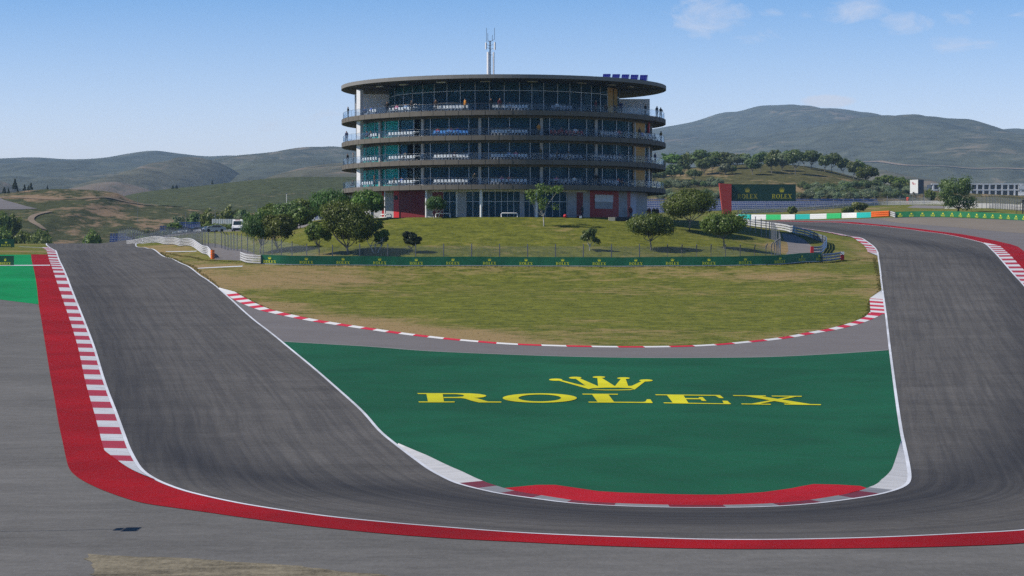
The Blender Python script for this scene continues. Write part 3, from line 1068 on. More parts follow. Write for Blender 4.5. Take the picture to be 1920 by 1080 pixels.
INF = np.array(list(offset(K4, kw4 + .12)) + G([(1632, 566), (1650, 545), (1648, 520), (1642, 500), (1640, 484), (1590, 489), (1541, 493.5), (1470, 497), (1400, 499), (1310, 500.3), (1200, 501), (960, 500.8), (720, 499.6), (540, 498), (452, 492), (380, 488), (330, 478), (300, 473.5), (345, 494), (375, 511), (400, 529)]))
MND = np.array(G([(500, 480), (620, 478), (944, 479), (1300, 478), (1440, 476), (1420, 445), (1330, 425), (1240, 413), (1130, 409.5), (944, 408.5), (760, 409), (690, 414), (600, 424), (545, 436)]))
t0 = nrng.uniform([INF[:, 0].min(), INF[:, 1].min()], [INF[:, 0].max(), INF[:, 1].max()], (26000, 2))
t0 = t0[in_poly(t0, INF)]
t1_ = nrng.uniform([MND[:, 0].min(), MND[:, 1].min()], [MND[:, 0].max(), MND[:, 1].max()], (6000, 2))
t1_ = t1_[in_poly(t1_, MND)]
ed = resample(INF, .06, True)
ed = ed + nrng.normal(size=ed.shape) * .15
tp_ = np.vstack([t0, t1_, ed])
n_t = len(tp_)
zt = Hv(tp_)
hh = nrng.uniform(.02, .06, n_t)
hh[len(t0) + len(t1_):] = nrng.uniform(.03, .13, n_t - len(t0) - len(t1_))
an = nrng.uniform(0, 6.28, n_t)
wd = hh * nrng.uniform(.5, 1.6, n_t)
dx, dy = np.cos(an) * wd, np.sin(an) * wd
ln_ = nrng.normal(size=(n_t, 2)) * hh[:, None] * .5
V = np.stack([np.c_[tp_[:, 0] - dx, tp_[:, 1] - dy, zt], np.c_[tp_[:, 0] + dx, tp_[:, 1] + dy, zt], np.c_[tp_ + ln_, zt + hh]], 1).reshape(-1, 3)
me = bpy.data.meshes.new('grass_tufts')
me.vertices.add(3 * n_t)
me.vertices.foreach_set('co', V.astype(np.float32).ravel())
me.loops.add(3 * n_t)
me.loops.foreach_set('vertex_index', np.arange(3 * n_t, dtype=np.int32))
me.polygons.add(n_t)
me.polygons.foreach_set('loop_start', np.arange(0, 3 * n_t, 3, dtype=np.int32))
me.polygons.foreach_set('loop_total', np.full(n_t, 3, np.int32))
me.update(calc_edges=True)
me.attributes.new('tint', 'FLOAT', 'POINT').data.foreach_set('value', np.repeat(np.clip(dry_attr(tp_) * 2.2 + .30 + nrng.normal(size=n_t) * .25, 0, 1), 3).astype(np.float32))
mt_, nt_, b_ = nodes_of('grass_blades')
gc_ = mixc(nt_, N_(nt_, 'ShaderNodeAttribute', attribute_name='tint').outputs['Fac'], (.12, .145, .03), (.34, .25, .12))
nt_.nodes.remove(b_)
gd_, gt_, gm_ = N_(nt_, 'ShaderNodeBsdfDiffuse'), N_(nt_, 'ShaderNodeBsdfTranslucent'), N_(nt_, 'ShaderNodeMixShader')
gm_.inputs[0].default_value = .5
for sh_, k_ in ((gd_, 1), (gt_, 2)):
    nt_.links.new(gc_, sh_.inputs['Color'])
    nt_.links.new(sh_.outputs[0], gm_.inputs[k_])
nt_.links.new(gm_.outputs[0], nt_.nodes['Material Output'].inputs['Surface'])
me.materials.append(mt_)
go = link(bpy.data.objects.new('grass_tufts', me))
go['kind'] = 'stuff'

# ------------------------------------------------------------------ hills and mountains (terrain far away)


def mat_hill(name, green, tan, bias, s, streak=(1, 1, 1), path=None):
    m, nt, b = nodes_of(name)
    p = wpos(nt)
    a = noise(nt, p, 0.010 * s, 7, 0.62, 0.8, streak)
    c = noise(nt, p, 0.07 * s, 6, 0.7, 0.5, streak, (13, 5, 2))
    f = mathn(nt, 'ADD', mathn(nt, 'MULTIPLY', a, .6), mathn(nt, 'MULTIPLY', c, .4))
    g = mixc(nt, ramp(nt, c, .3, .7), tuple(x * .5 for x in green), tuple(x * 1.5 for x in green))
    nt.links.new(mixc(nt, ramp(nt, f, .555 - bias, .62 - bias), g, tan), b.inputs['Base Color'])
    b.inputs['Roughness'].default_value = 1.0
    b.inputs['Specular IOR Level'].default_value = 0.05
    bump(nt, b, mathn(nt, 'ADD', a, c), 2.5 / s, .55)
    return m


def fbm2(x, y, seed, octv=5, pers=.5):
    """smooth value noise, vectorised"""
    out = np.zeros_like(x)
    amp, tot = 1.0, 0.0
    for o in range(octv):
        xi, yi = np.floor(x).astype(int), np.floor(y).astype(int)
        fx, fy = x - xi, y - yi
        fx, fy = fx * fx * (3 - 2 * fx), fy * fy * (3 - 2 * fy)

        def h(a, b):
            n = (a * 374761393 + b * 668265263 + seed * 982451653 + o * 1274126177) & 0x7fffffff
            n = ((n ^ (n >> 13)) * 1274126177) & 0x7fffffff
            return (n & 0xffff) / 65535.0
        v = (h(xi, yi) * (1 - fx) + h(xi + 1, yi) * fx) * (1 - fy) + (h(xi, yi + 1) * (1 - fx) + h(xi + 1, yi + 1) * fx) * fy
        out += v * amp
        tot += amp
        amp *= pers
        x, y = x * 2.03, y * 2.03
    return out / tot - 0.5


def hill(name, ridge, d_ridge, d_front, z_front, mat_, depth_back, nx=220, nd=46, gully=0.12, gscale=1.0, seed=3, ext=(200, 200), power=1.0):
    """a hill whose ridge line has the given outline (photo pixels at distance d_ridge); foot at d_front"""
    px = np.array([r[0] for r in ridge], float)
    pz = np.array([at(r[0], r[1], d_ridge).z for r in ridge])
    xw = np.array([at(r[0], r[1], d_ridge).x for r in ridge])
    x0, x1 = xw[0] - ext[0], xw[-1] + ext[1]
    xs = np.linspace(x0, x1, nx)
    zr = smooth_interp(xs, xw, pz)
    # outside the traced part the ridge sinks
    lo, hi = xs < xw[0], xs > xw[-1]
    zr[lo] = z_front + (pz[0] - z_front) * np.clip(1 - (xw[0] - xs[lo]) / max(1, ext[0]), 0, 1) ** 1.2
    zr[hi] = z_front + (pz[-1] - z_front) * np.clip(1 - (xs[hi] - xw[-1]) / max(1, ext[1]), 0, 1) ** 1.2
    ds = np.r_[np.linspace(d_front, d_ridge, nd), np.linspace(d_ridge, d_ridge + depth_back, nd // 3)[1:]]
    X, D = np.meshgrid(xs, ds)
    t = np.clip((D - d_front) / (d_ridge - d_front), 0, 1)
    tb = np.clip((D - d_ridge) / depth_back, 0, 1)
    # keep every ray on its ridge: the ridge is read along x / d
    ZR = np.stack([np.interp(xs, xs, zr) for _ in ds])
    sh = (t ** power) * (1 - 0.0 * t)
    Z = z_front + (ZR - z_front) * sh
    Z = Z * (1 - tb) + (z_front - 5) * tb
    L = d_ridge - d_front
    g = fbm2(X / (L * .25 * gscale) + 9, D / (L * .55 * gscale) + 3, seed)
    Z = Z + g * gully * (ZR - z_front) * np.sin(np.pi * np.clip(t, 0, 1)) ** 0.8 * (tb == 0)
    co = np.c_[X.ravel(), D.ravel(), Z.ravel()]
    n2 = len(ds)
    fs = [(j * nx + i, j * nx + i + 1, (j + 1) * nx + i + 1, (j + 1) * nx + i) for j in range(n2 - 1) for i in range(nx - 1)]
    o = structure(put_mesh(name, co, fs, mat_))
    HILLS[name] = (xs, ds, Z)
    return o


HILLS = {}


def hz(name, x, d):
    xs, ds, Z = HILLS[name]
    i = int(np.clip(np.searchsorted(xs, x) - 1, 0, len(xs) - 2))
    j = int(np.clip(np.searchsorted(ds, d) - 1, 0, len(ds) - 2))
    tx = min(1, max(0, (x - xs[i]) / (xs[i + 1] - xs[i])))
    ty = min(1, max(0, (d - ds[j]) / (ds[j + 1] - ds[j])))
    return float((Z[j, i] * (1 - tx) + Z[j, i + 1] * tx) * (1 - ty) + (Z[j + 1, i] * (1 - tx) + Z[j + 1, i + 1] * tx) * ty)


def hill_at(name, px, py):
    """where the sight line meets a hill"""
    xs, ds, Z = HILLS[name]
    rx, rz = ray(px, py)
    best, bd = None, 1e9
    for d in np.linspace(ds[0], ds[-1] * .995, 420):
        dz = hz(name, rx * d, d) - (CZ + rz * d)
        if dz >= 0:
            return Vector((rx * d, d, hz(name, rx * d, d)))
        if -dz < bd:
            bd, best = -dz, d
    return Vector((rx * best, best, hz(name, rx * best, best)))


def smooth_interp(x, xp, fp):
    """monotone-ish cubic through ridge points"""
    m = np.gradient(fp, xp)
    i = np.clip(np.searchsorted(xp, x) - 1, 0, len(xp) - 2)
    h = xp[i + 1] - xp[i]
    t = np.clip((x - xp[i]) / h, 0, 1)
    return (2 * t ** 3 - 3 * t ** 2 + 1) * fp[i] + (t ** 3 - 2 * t ** 2 + t) * h * m[i] + (-2 * t ** 3 + 3 * t ** 2) * fp[i + 1] + (t ** 3 - t ** 2) * h * m[i + 1]


M_FAR = mat_hill('far_scrub', (0.080, 0.086, 0.058), (0.19, 0.16, 0.115), -.01, .3, (1, .5, 2.0))
M_MID = mat_hill('mid_scrub', (0.108, 0.106, 0.072), (0.19, 0.152, 0.115), .04, .5, (1, .5, 2))
M_NEARHILL = mat_hill('near_hillside', (0.064, 0.072, 0.030), (0.25, 0.175, 0.11), .055, 4.2, (.8, .35, 2.5))
M_GREENHILL = mat_hill('green_hillside', (0.064, 0.076, 0.034), (0.26, 0.19, 0.12), -.025, 4.5, (.8, .35, 2.5))
M_TREEHILL = mat_hill('tree_hillside', (0.088, 0.086, 0.034), (0.25, 0.185, 0.10), .035, 5.0, (.9, .4, 2.5))

hill('mountain', [(1100, 262), (1235, 240), (1300, 228), (1360, 210.5), (1382, 209), (1425, 198.5), (1460, 197), (1492, 196.3), (1512, 201), (1575, 205), (1625, 222), (1680, 233), (1715, 236.5), (1775, 232), (1810, 235), (1845, 244), (1870, 250.5), (1920, 258), (2000, 275)],
     7200, 2600, 0, M_FAR, 1500, 300, 80, .34, .6, 5, (900, 900), .8)
hill('distant_hills', [(-120, 300), (0, 297), (65, 295), (130, 298.5), (200, 295), (240, 288), (290, 282.5), (330, 287), (390, 293), (430, 291.5), (480, 294), (530, 298), (580, 290.5), (640, 279), (700, 276), (800, 290)],
     5600, 2200, 0, M_FAR, 1500, 280, 80, .42, .55, 8, (900, 900), .8)
hill('brown_hill', [(230, 372), (270, 340), (300, 312), (330, 296), (352, 294), (385, 298), (420, 309), (455, 330), (480, 350), (500, 366)], 3300, 1800, 0, M_MID, 900, 160, 60, .30, .6, 4, (60, 60), .75)
hill('brown_hill', [(100, 366), (150, 350), (190, 342), (225, 341), (260, 350), (300, 362)], 2500, 1500, 0, M_MID, 600, 110, 36, .2, .8, 14, (60, 60), .8)
hill('brown_hill', [(-60, 330), (0, 339), (30, 350), (55, 364)], 2600, 1500, 0, M_MID, 600, 90, 36, .2, .8, 24, (300, 40), .8)
hill('brown_hill', [(430, 364), (490, 345), (540, 322), (600, 309), (660, 304), (760, 300), (900, 316)], 2400, 1300, 0, M_MID, 700, 140, 40, .2, .9, 6, (60, 200), .8)
hill('brown_hill', [(1560, 345), (1620, 322), (1650, 318), (1700, 330), (1760, 347), (1800, 352)], 2600, 1700, 20, M_MID, 600, 110, 30, .2, .9, 16, (60, 60), .8)
hill('green_hill', [(215, 374), (240, 366), (310, 355), (400, 346), (470, 338), (550, 332), (620, 331.5), (700, 333), (800, 345), (900, 360)], 1300, 640, -2, M_GREENHILL, 500, 200, 50, .10, .7, 9, (80, 150), .9)
hill('near_hillside', [(-160, 368), (-60, 366), (0, 363), (60, 356.5), (100, 354.5), (140, 355), (165, 356), (200, 359), (222, 363), (240, 372), (262, 380), (330, 388), (420, 396), (520, 402), (640, 412)], 930, 560, -1, M_NEARHILL, 240, 240, 60, .09, .55, 12, (150, 60), .95)
hill('wooded_hill', [(1180, 334), (1240, 321), (1300, 314), (1370, 308.5), (1440, 308), (1500, 310.5), (1545, 317), (1600, 331), (1650, 343), (1700, 353), (1760, 359), (1850, 364), (2000, 369), (2150, 371)], 930, 655, 14.5, M_TREEHILL, 350, 200, 50, .05, .6, 21, (120, 200), .95)

M_DIRT = simple('pale_dirt', (.215, .165, .115), .95, .2, .1)


def hill_strip(name, hn, pix, width, lift):
    a = smooth([tuple(hill_at(hn, *p)[:2]) for p in pix], max(2.0, width))
    b = offset(a, width)
    co = [(x, y, hz(hn, x, y) + lift) for x, y in a] + [(x, y, hz(hn, x, y) + lift) for x, y in b]
    n = len(a)
    return structure(put_mesh(name, co, [(i, i + 1, n + i + 1, n + i) for i in range(n - 1)], M_DIRT))


hill_strip('dirt_track', 'near_hillside', [(-20, 372.5), (60, 373.5), (140, 374.5), (230, 379), (300, 386), (345, 390)], 1.5, .35)
hill_strip('dirt_track', 'near_hillside', [(88, 398), (62, 404), (52, 411), (58, 420), (76, 430)], 2.2, .35)
hill_strip('dirt_track', 'mountain', [(1238, 262), (1290, 261.5), (1340, 259)], 7.0, 1.5)
hill_strip('dirt_track', 'mountain', [(1540, 302), (1620, 306), (1700, 313), (1800, 317), (1930, 323)], 8.0, 1.5)

# ------------------------------------------------------------------ the round tower
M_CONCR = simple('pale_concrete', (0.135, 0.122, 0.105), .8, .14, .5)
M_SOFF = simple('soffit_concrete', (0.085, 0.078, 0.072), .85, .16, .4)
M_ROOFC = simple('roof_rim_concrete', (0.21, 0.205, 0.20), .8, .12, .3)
M_WHITE = simple('white_render', (0.78, 0.78, 0.80), .6, .05, .4)
M_GREYP = simple('grey_render', (0.36, 0.37, 0.40), .75, .14, 1.2)
M_COLM = simple('column_paint', (0.46, 0.44, 0.42), .6, .08, .6)
M_REDW = simple('red_cladding', (0.36, 0.018, 0.022), .5, .10, 1.0, sc=(.2, .2, 6))
M_MULL = simple('aluminium_mullion', (0.52, 0.54, 0.57), .4, .06, .8, metal=.3)
M_STEEL = simple('brushed_rail', (0.20, 0.21, 0.23), .35, .08, 2, metal=.6)
M_TEAL = simple('teal_curtain', (0.02, 0.62, 0.56), .9, .22, 1.0, sc=(5, 5, .05))
M_ORANGE = simple('ochre_curtain', (0.60, 0.36, 0.13), .9, .12, 1.0, sc=(4, 4, .1))
M_CORE = simple('core_wall', (0.10, 0.20, 0.27), .8, .2, .35)
M_INTF = simple('interior_floor', (0.14, 0.14, 0.15), .7, .15, .5)
M_DARK = simple('dark_furniture', (0.02, 0.022, 0.026), .6, .2, 2)
M_BLUEP = simple('mast_blue', (0.03, 0.13, 0.34), .5, .08, 2)
M_PLAST = simple('white_plastic', (0.72, 0.72, 0.71), .45, .05, 3)
M_PLASTB = simple('blue_plastic', (0.10, 0.30, 0.62), .45, .08, 3)
M_PLASTR = simple('red_plastic', (0.38, 0.02, 0.025), .5, .08, 3)
M_PLASTG = simple('grey_plastic', (0.40, 0.41, 0.44), .5, .08, 3)
M_REDL = simple('bright_red_panel', (0.55, 0.02, 0.03), .5, .06, 1)


def mat_glass(name, tint, refl, alpha, fk=.45, diffuse_sheen=0.0):
    """window glass: partly clear with a tint, partly mirror"""
    m = bpy.data.materials.new(name)
    m.use_nodes = True
    nt = m.node_tree
    nt.nodes.clear()
    out = N_(nt, 'ShaderNodeOutputMaterial')
    tr = N_(nt, 'ShaderNodeBsdfTransparent')
    tr.inputs['Color'].default_value = (*tint, 1)
    gl = N_(nt, 'ShaderNodeBsdfGlossy')
    gl.inputs['Color'].default_value = (*refl, 1)
    gl.inputs['Roughness'].default_value = .03
    fr = N_(nt, 'ShaderNodeLayerWeight')
    fr.inputs['Blend'].default_value = .5
    fres = mathn(nt, 'MULTIPLY_ADD', mathn(nt, 'POWER', fr.outputs['Facing'], 4.0), .9, .045)
    nz_ = noise(nt, wpos(nt), .35, 3, .5)
    f = mathn(nt, 'ADD', mathn(nt, 'MULTIPLY', fres, fk), mathn(nt, 'MULTIPLY_ADD', nz_, .05, alpha), clamp=True)
    fm = N_(nt, 'ShaderNodeMixShader')
    fm.inputs[0].default_value = diffuse_sheen
    dfm = N_(nt, 'ShaderNodeBsdfDiffuse')
    dfm.inputs['Color'].default_value = (.055, .135, .20, 1)  # diffuse blue stands in for the sky mirrored in the panes
    nt.links.new(tr.outputs[0], fm.inputs[1])
    nt.links.new(dfm.outputs[0], fm.inputs[2])
    mx = N_(nt, 'ShaderNodeMixShader')
    nt.links.new(f, mx.inputs[0])
    nt.links.new(fm.outputs[0], mx.inputs[1])
    nt.links.new(gl.outputs[0], mx.inputs[2])
    nt.links.new(mx.outputs[0], out.inputs[0])
    return m


M_GLASS = mat_glass('facade_glass', (0.60, 0.79, 0.81), (.6, .85, 1), -.03, .11, .34)
M_GLASSC = mat_glass('clear_facade_glass', (0.72, 0.86, 0.86), (.6, .85, 1), -.03, .14)
M_RAILG = mat_glass('balustrade_glass', (0.86, 0.90, 0.94), (.7, .85, 1), -.025, .30)

M_BLIND_A = simple('slate_blind', (.12, .24, .36), .9, .12, 1, sc=(4, 4, .1))
M_BLIND_B = simple('deep_teal_blind', (.06, .25, .30), .9, .15, 1, sc=(4, 4, .1))
M_BLIND_C = simple('brown_partition', (.17, .14, .18), .9, .15, 1, sc=(4, 4, .1))
M_DEEP = simple('dark_teal_blind', (.025, .10, .115), .9, .15, 1, sc=(4, 4, .1))
TR = 25.0
RAD = math.pi / 180


def ang_of(px, R):
    """angle on a ring of the tower (from the camera side, + to the right) seen in a photo column"""
    u = (px - 960.0) / FPX
    lo, hi = -89 * RAD, 89 * RAD
    for _ in range(50):
        m = (lo + hi) / 2
        x, d = TC.x + R * math.sin(m), TC.y - R * math.cos(m)
        if x / d < u:
            lo = m
        else:
            hi = m
    return (lo + hi) / 2


def tp(R, a, z):
    return Vector((TC.x + R * math.sin(a), TC.y - R * math.cos(a), z))


BZ = CZ
FLOORZ = [BZ + 11.05, BZ + 14.65, BZ + 18.15, BZ + 21.75]       # tops of the four balcony slabs
ROOF0, ROOF1 = BZ + 26.35, BZ + 26.92
tower = empty('round_tower', (TC.x, TC.y, TC.z), 'round concrete and glass tower with four ringed balconies and a flat disc roof', 'building')
tinv = Vector(tower.location)


def tb(mb, name, mats, parent=None):
    """a part of the tower: mesh in world places, parented without moving"""
    par = parent or tower
    o = mb.build(name, mats, par)
    off = Vector((0, 0, 0))
    q = par
    while q is not None:
        off += Vector(q.location)
        q = q.parent
    o.location = -off
    return o


FULL = (-math.pi, math.pi)
# roof disc
mb = MB()
mb.ring(TC, 0.02, TR - .02, ROOF0 + .06, ROOF1 - .03, *FULL, 128, 0)
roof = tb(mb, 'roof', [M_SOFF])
mb = MB()
mb.ring(TC, TR - .02, TR + .1, ROOF0 + .03, ROOF1 + .01, *FULL, 128, 0)
tb(mb, 'roof_rim', [M_ROOFC], roof)
for px, R_, sun_white in ((712, 21.5, 1), (757, 20.5, 1), (828, 20.6, 1), (910, 20.4, 0), (998, 20.4, 0), (1090, 20.6, 0), (1146, 21, 0), (1182, 21.6, 0)):
    mb = MB()
    a = ang_of(px, R_)
    p = tp(R_, a, ROOF0 - .10)
    mb.box(p, (1.5, .5, .16), 0, a)
    tb(mb, 'soffit_light', [M_WHITE if sun_white else M_COLM], roof)  # left fixtures white: the sun on them is put into the colour
# radial seams of the soffit
for a in np.arange(-78, 79, 19.5):
    mb = MB()
    q0, q1 = tp(18.2, a * RAD, ROOF0 - .03), tp(24.6, a * RAD, ROOF0 - .03)
    mb.tube([q0, q1], .05, 4)
    tb(mb, 'soffit_joint', [M_DARK], roof)
# balcony slabs, rims, railings
for k, z in enumerate(FLOORZ):
    mb = MB()
    mb.ring(TC, 3, TR - .12, z - .62, z - .01, *FULL, 128, 0)
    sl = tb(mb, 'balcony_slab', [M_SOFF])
    mb = MB()
    mb.ring(TC, TR - .12, TR + .03, z - .66, z + .02, *FULL, 144, 0)
    for a in np.arange(-96, 96.1, 4.5):
        mb.box(tp(TR + .04, a * RAD, z - .32), (.035, .02, .64), 1, a * RAD)
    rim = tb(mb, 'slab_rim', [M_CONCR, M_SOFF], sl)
    mb = MB()
    for z2 in (1.04, .10):
        pts = [tp(TR - .2, a * RAD, z + z2) for a in np.arange(-110, 110.1, 3)]
        mb.tube(pts, .014, 4)
    for a in np.arange(-108, 108.1, 4.5):
        mb.box(tp(TR - .2, a * RAD, z + .52), (.022, .022, 1.04), 0, a * RAD)
    rail = tb(mb, 'railing', [M_STEEL])
    mb = MB()
    aa = np.arange(-108, 108.1, 4.5) * RAD
    for a0, a1 in zip(aa[:-1], aa[1:]):
        mb.ring(TC, TR - .21, TR - .198, z + .13, z + 1.0, a0 + .002, a1 - .002, 2, 0)
    tb(mb, 'balustrade_glass', [M_RAILG], rail)

# storeys one to three: glazing with mullions, columns, dividing walls, curtains
COLA = [(-53.5 + 22.5 * k) * RAD for k in range(-2, 9)]
RG = 22.75
for k in range(3):
    z0, z1 = FLOORZ[k], FLOORZ[k + 1] - .62
    st = empty('storey', (0, 0, 0))
    st.parent = tower
    st.location = (0, 0, z0 - TC.z)
    gb, mbm, cb_ = MB(), MB(), MB()
    for c0 in COLA:
        mids = [c0 + q * RAD for q in (0, 3.2, 10.8, 18.4, 22.5)]
        for i, (a0, a1) in enumerate(zip(mids[:-1], mids[1:])):
            if a1 < -100 * RAD or a0 > 100 * RAD:
                continue
            gb.ring(TC, RG - .02, RG, z0 + .08, z1 - .32, a0, a1, 4, 1 if a1 < -30 * RAD else 0)
            if i:
                mbm.box(tp(RG + .02, a0, (z0 + z1 - .3) / 2), (.09, .12, z1 - .3 - z0), 0, a0)
    mbm.ring(TC, RG - .06, RG + .05, z0 + .0, z0 + .09, -100 * RAD, 100 * RAD, 90, 0)
    tb(gb, 'glazing', [M_GLASS, M_GLASSC], st)
    tb(mbm, 'mullion', [M_MULL], st)
    fb = MB()
    fb.ring(TC, RG - .1, RG + .07, z1 - .33, z1 - .003, -100 * RAD, 100 * RAD, 110, 0)
    tb(fb, 'fascia', [M_CONCR], st)
    for c0 in COLA:
        if -92 * RAD < c0 < 92 * RAD:
            cb = MB()
            cb.box(tp(RG + .12, c0, (z0 + z1 - .33) / 2), (.42, .3, z1 - .33 - z0 - .01), 0, c0)
            tb(cb, 'column', [M_COLM], st)
    core = MB()
    core.ring(TC, 13.8, 14, z0, z1, *FULL, 64, 0)
    for c0 in COLA:
        d0, d1 = tp(14, c0, 0), tp(RG - .3, c0, 0)
        mid = (d0 + d1) / 2
        core.box((mid.x, mid.y, (z0 + z1) / 2), (.2, (d1 - d0).length, z1 - z0 - .01), 0, c0)
    tb(core, 'inner_wall', [M_CORE], st)
    bw = MB()
    bw.ring(TC, RG - .25, RG, z0 + .002, z1 - .002, 96 * RAD, 264 * RAD, 70, 0)
    tb(bw, 'rear_wall', [M_CORE], st)
    cu = MB()
    cu.ring(TC, RG - .22, RG - .19, z0 + .05, z1 - .34, ang_of(684, RG - .5), ang_of(752, RG - .5), 60, 0)
    tb(cu, 'curtain', [M_TEAL], st)
    cu = MB()
    cu.ring(TC, RG + .06, RG + .10, z0 + .05, z1 - .34, ang_of(1187, RG + .1), ang_of(1209, RG + .1), 20, 0)  # curtain set before the glass, its sunlit glow put into the colour
    tb(cu, 'outer_ochre_curtain', [M_ORANGE], st)
    # half-height blinds and door leaves behind the glass
    for c0 in COLA[2:9]:
        dr = MB()
        a = c0 + 20.4 * RAD
        dr.ring(TC, RG - .9, RG - .85, z0 + .05, z1 - .8, a - 1.6 * RAD, a + 1.4 * RAD, 4, 0)
        tb(dr, 'dark_partition', [M_DARK], st)
    # blinds and coloured partitions in some of the bays
    br_ = random.Random(30 + k)
    for c0 in COLA[2:9]:
        for q0, q1 in ((3.6, 10.4), (11.2, 18.0)):
            if br_.random() < .86:
                bl = MB()
                hz_ = br_.choice((1.0, 1.0, 1.0, .55, .8)) * (z1 - z0 - .5)
                bl.ring(TC, RG - .30, RG - .27, z1 - .35 - hz_, z1 - .35, c0 + q0 * RAD, c0 + (q1 if br_.random() < .8 else (q0 + q1) / 2) * RAD, 6, 0)
                tb(bl, 'blind', [br_.choice((M_BLIND_A, M_BLIND_A, M_BLIND_B, M_BLIND_B, M_BLIND_C if c0 > .15 else M_BLIND_A))], st)
    # end fins
    fin = MB()
    fin.box(tp(RG + .0, ang_of(1214.5, RG), (z0 + z1) / 2), (.5, .5, z1 - z0 - .01), 0, 1.2)
    tb(fin, 'red_fin' if k == 2 else 'white_fin', [M_REDL if k == 2 else M_WHITE], st)
# tall white end wall on the sunny side
mb = MB()
aw = ang_of(674, 24.15)
for za, zb_ in [(TC.z - .4, FLOORZ[0] - .62)] + [(FLOORZ[k], FLOORZ[k + 1] - .62) for k in range(3)] + [(FLOORZ[3], BZ + 25.75)]:
    mb.box(tp(24.05, aw, (za + zb_) / 2), (.80, .66, zb_ - za - .004), 0, -.75)
tb(mb, 'end_wall', [M_WHITE])
# top storey: set-back glazing, white screen walls to both sides
z0, z1 = FLOORZ[3], ROOF0
st = empty('top_storey', (0, 0, 0))
st.parent = tower
st.location = (0, 0, z0 - TC.z)
RT = 17.8
TOPM = [729, 741, 757.5, 774, 793.5, 815, 838.5, 863.5, 891, 918, 945.5, 974, 997, 1019, 1045, 1068, 1089, 1108, 1125, 1138, 1150, 1160]
am = [ang_of(p, RT) for p in TOPM]
gb, mm = MB(), MB()
for i, (a0, a1) in enumerate(zip(am[:-1], am[1:])):
    gb.ring(TC, RT - .02, RT, z0 + .08, z1 - .02, a0, a1, 4, 0)
for i, a in enumerate(am):
    mm.box(tp(RT + .02, a, (z0 + z1) / 2), (.09, .12, z1 - z0 - .01), 0, a)
mm.ring(TC, RT - .05, RT + .045, z0 + 3.35, z0 + 3.43, am[0], am[-1], 60, 0)
mm.ring(TC, RT - .05, RT + .045, z0 + .0, z0 + .10, am[0], am[-1], 60, 0)
tb(gb, 'glazing', [M_GLASS], st)
tb(mm, 'mullion', [M_MULL], st)
core = MB()
core.ring(TC, 9.8, 10, z0, z1 - .01, *FULL, 48, 0)
for a in (-60, -38, -8, 20, 42, 70):
    d0, d1 = tp(10, a * RAD, 0), tp(RT - .8, a * RAD, 0)
    mid = (d0 + d1) / 2
    core.box((mid.x, mid.y, (z0 + z1) / 2), (.2, (d1 - d0).length, z1 - z0 - .02), 0, a * RAD)
tb(core, 'inner_wall', [M_CORE], st)
bw = MB()
bw.ring(TC, RT - .25, RT, z0 + .002, z1 - .002, am[-1] + .002, am[0] - .002 + 2 * math.pi, 70, 0)
tb(bw, 'rear_wall', [M_CORE], st)
for nm, p0, p1, mt in (('curtain', 1139, 1149, M_ORANGE), ('curtain', 1150.5, 1157, simple('amber_panel', (.50, .29, .07), .8, .1)), ('curtain', 1074, 1081, simple('yellow_panel', (.55, .36, .07), .8, .1)), ('curtain', 1081.5, 1087, simple('pink_panel', (.55, .08, .12), .8, .1)),
                       ('dark_red_wall', 1046, 1074, simple('maroon_wall', (.16, .045, .05), .8, .15)), ('dark_red_wall', 1118, 1136, MATS['maroon_wall'])):
    cu = MB()
    zt = z0 + 2.9 if nm == 'curtain' and p0 < 1100 else z1 - .03
    rr0 = RT + .06 if p0 > 1137 else RT - .6  # orange ones before the glass: sun through the building put into their colour
    cu.ring(TC, rr0, rr0 + .04, z0 + .05, zt, ang_of(p0, rr0), ang_of(p1, rr0), 8, 0)
    tb(cu, nm, [mt], st)
cu = MB()
cu.ring(TC, RT - .5, RT - .45, z0 + 3.45, z1 - .02, ang_of(741, RT - .45), ang_of(813, RT - .45), 30, 0)
tb(cu, 'curtain', [M_TEAL], st)
br_ = random.Random(77)
for a0, a1 in zip(am[2:-6], am[3:-5]):
    bl = MB()
    bl.ring(TC, RT - .40, RT - .37, z0 + .06, z0 + br_.choice((3.3, 3.3, 2.6, z1 - z0 - .05)), a0 + .006, a1 - .006, 3, 0)
    tb(bl, 'blind', [br_.choice((M_BLIND_A, M_BLIND_B, M_BLIND_B, M_DEEP, M_DEEP))], st)
mb = MB()
mb.box((TC.x - 19.7, TC.y - 2.45, (z0 + BZ + 25.7) / 2), (6.4, .25, BZ + 25.7 - z0 - .004), 0)
tb(mb, 'screen_wall', [M_WHITE], st)
mb = MB()
mb.box((TC.x + 20.1, TC.y - 2.45, (z0 + BZ + 24.95) / 2), (4.7, .25, BZ + 24.95 - z0 - .004), 0)
tb(mb, 'screen_wall', [M_WHITE], st)
for px0, px1 in ((734, 782), (815, 879), (924, 990)):
    mb = MB()
    a0, a1 = ang_of(px0, 23.3), ang_of(px1, 23.3)
    mb.tube([tp(23.3, a0 + (a1 - a0) * i / 8, z0 + 1.25) for i in range(9)], .03, 5)
    for i in (0, 4, 8):
        mb.tube([tp(23.3, a0 + (a1 - a0) * i / 8, z0), tp(23.3, a0 + (a1 - a0) * i / 8, z0 + 1.25)], .03, 5)
    tb(mb, 'inner_railing', [M_STEEL], st)

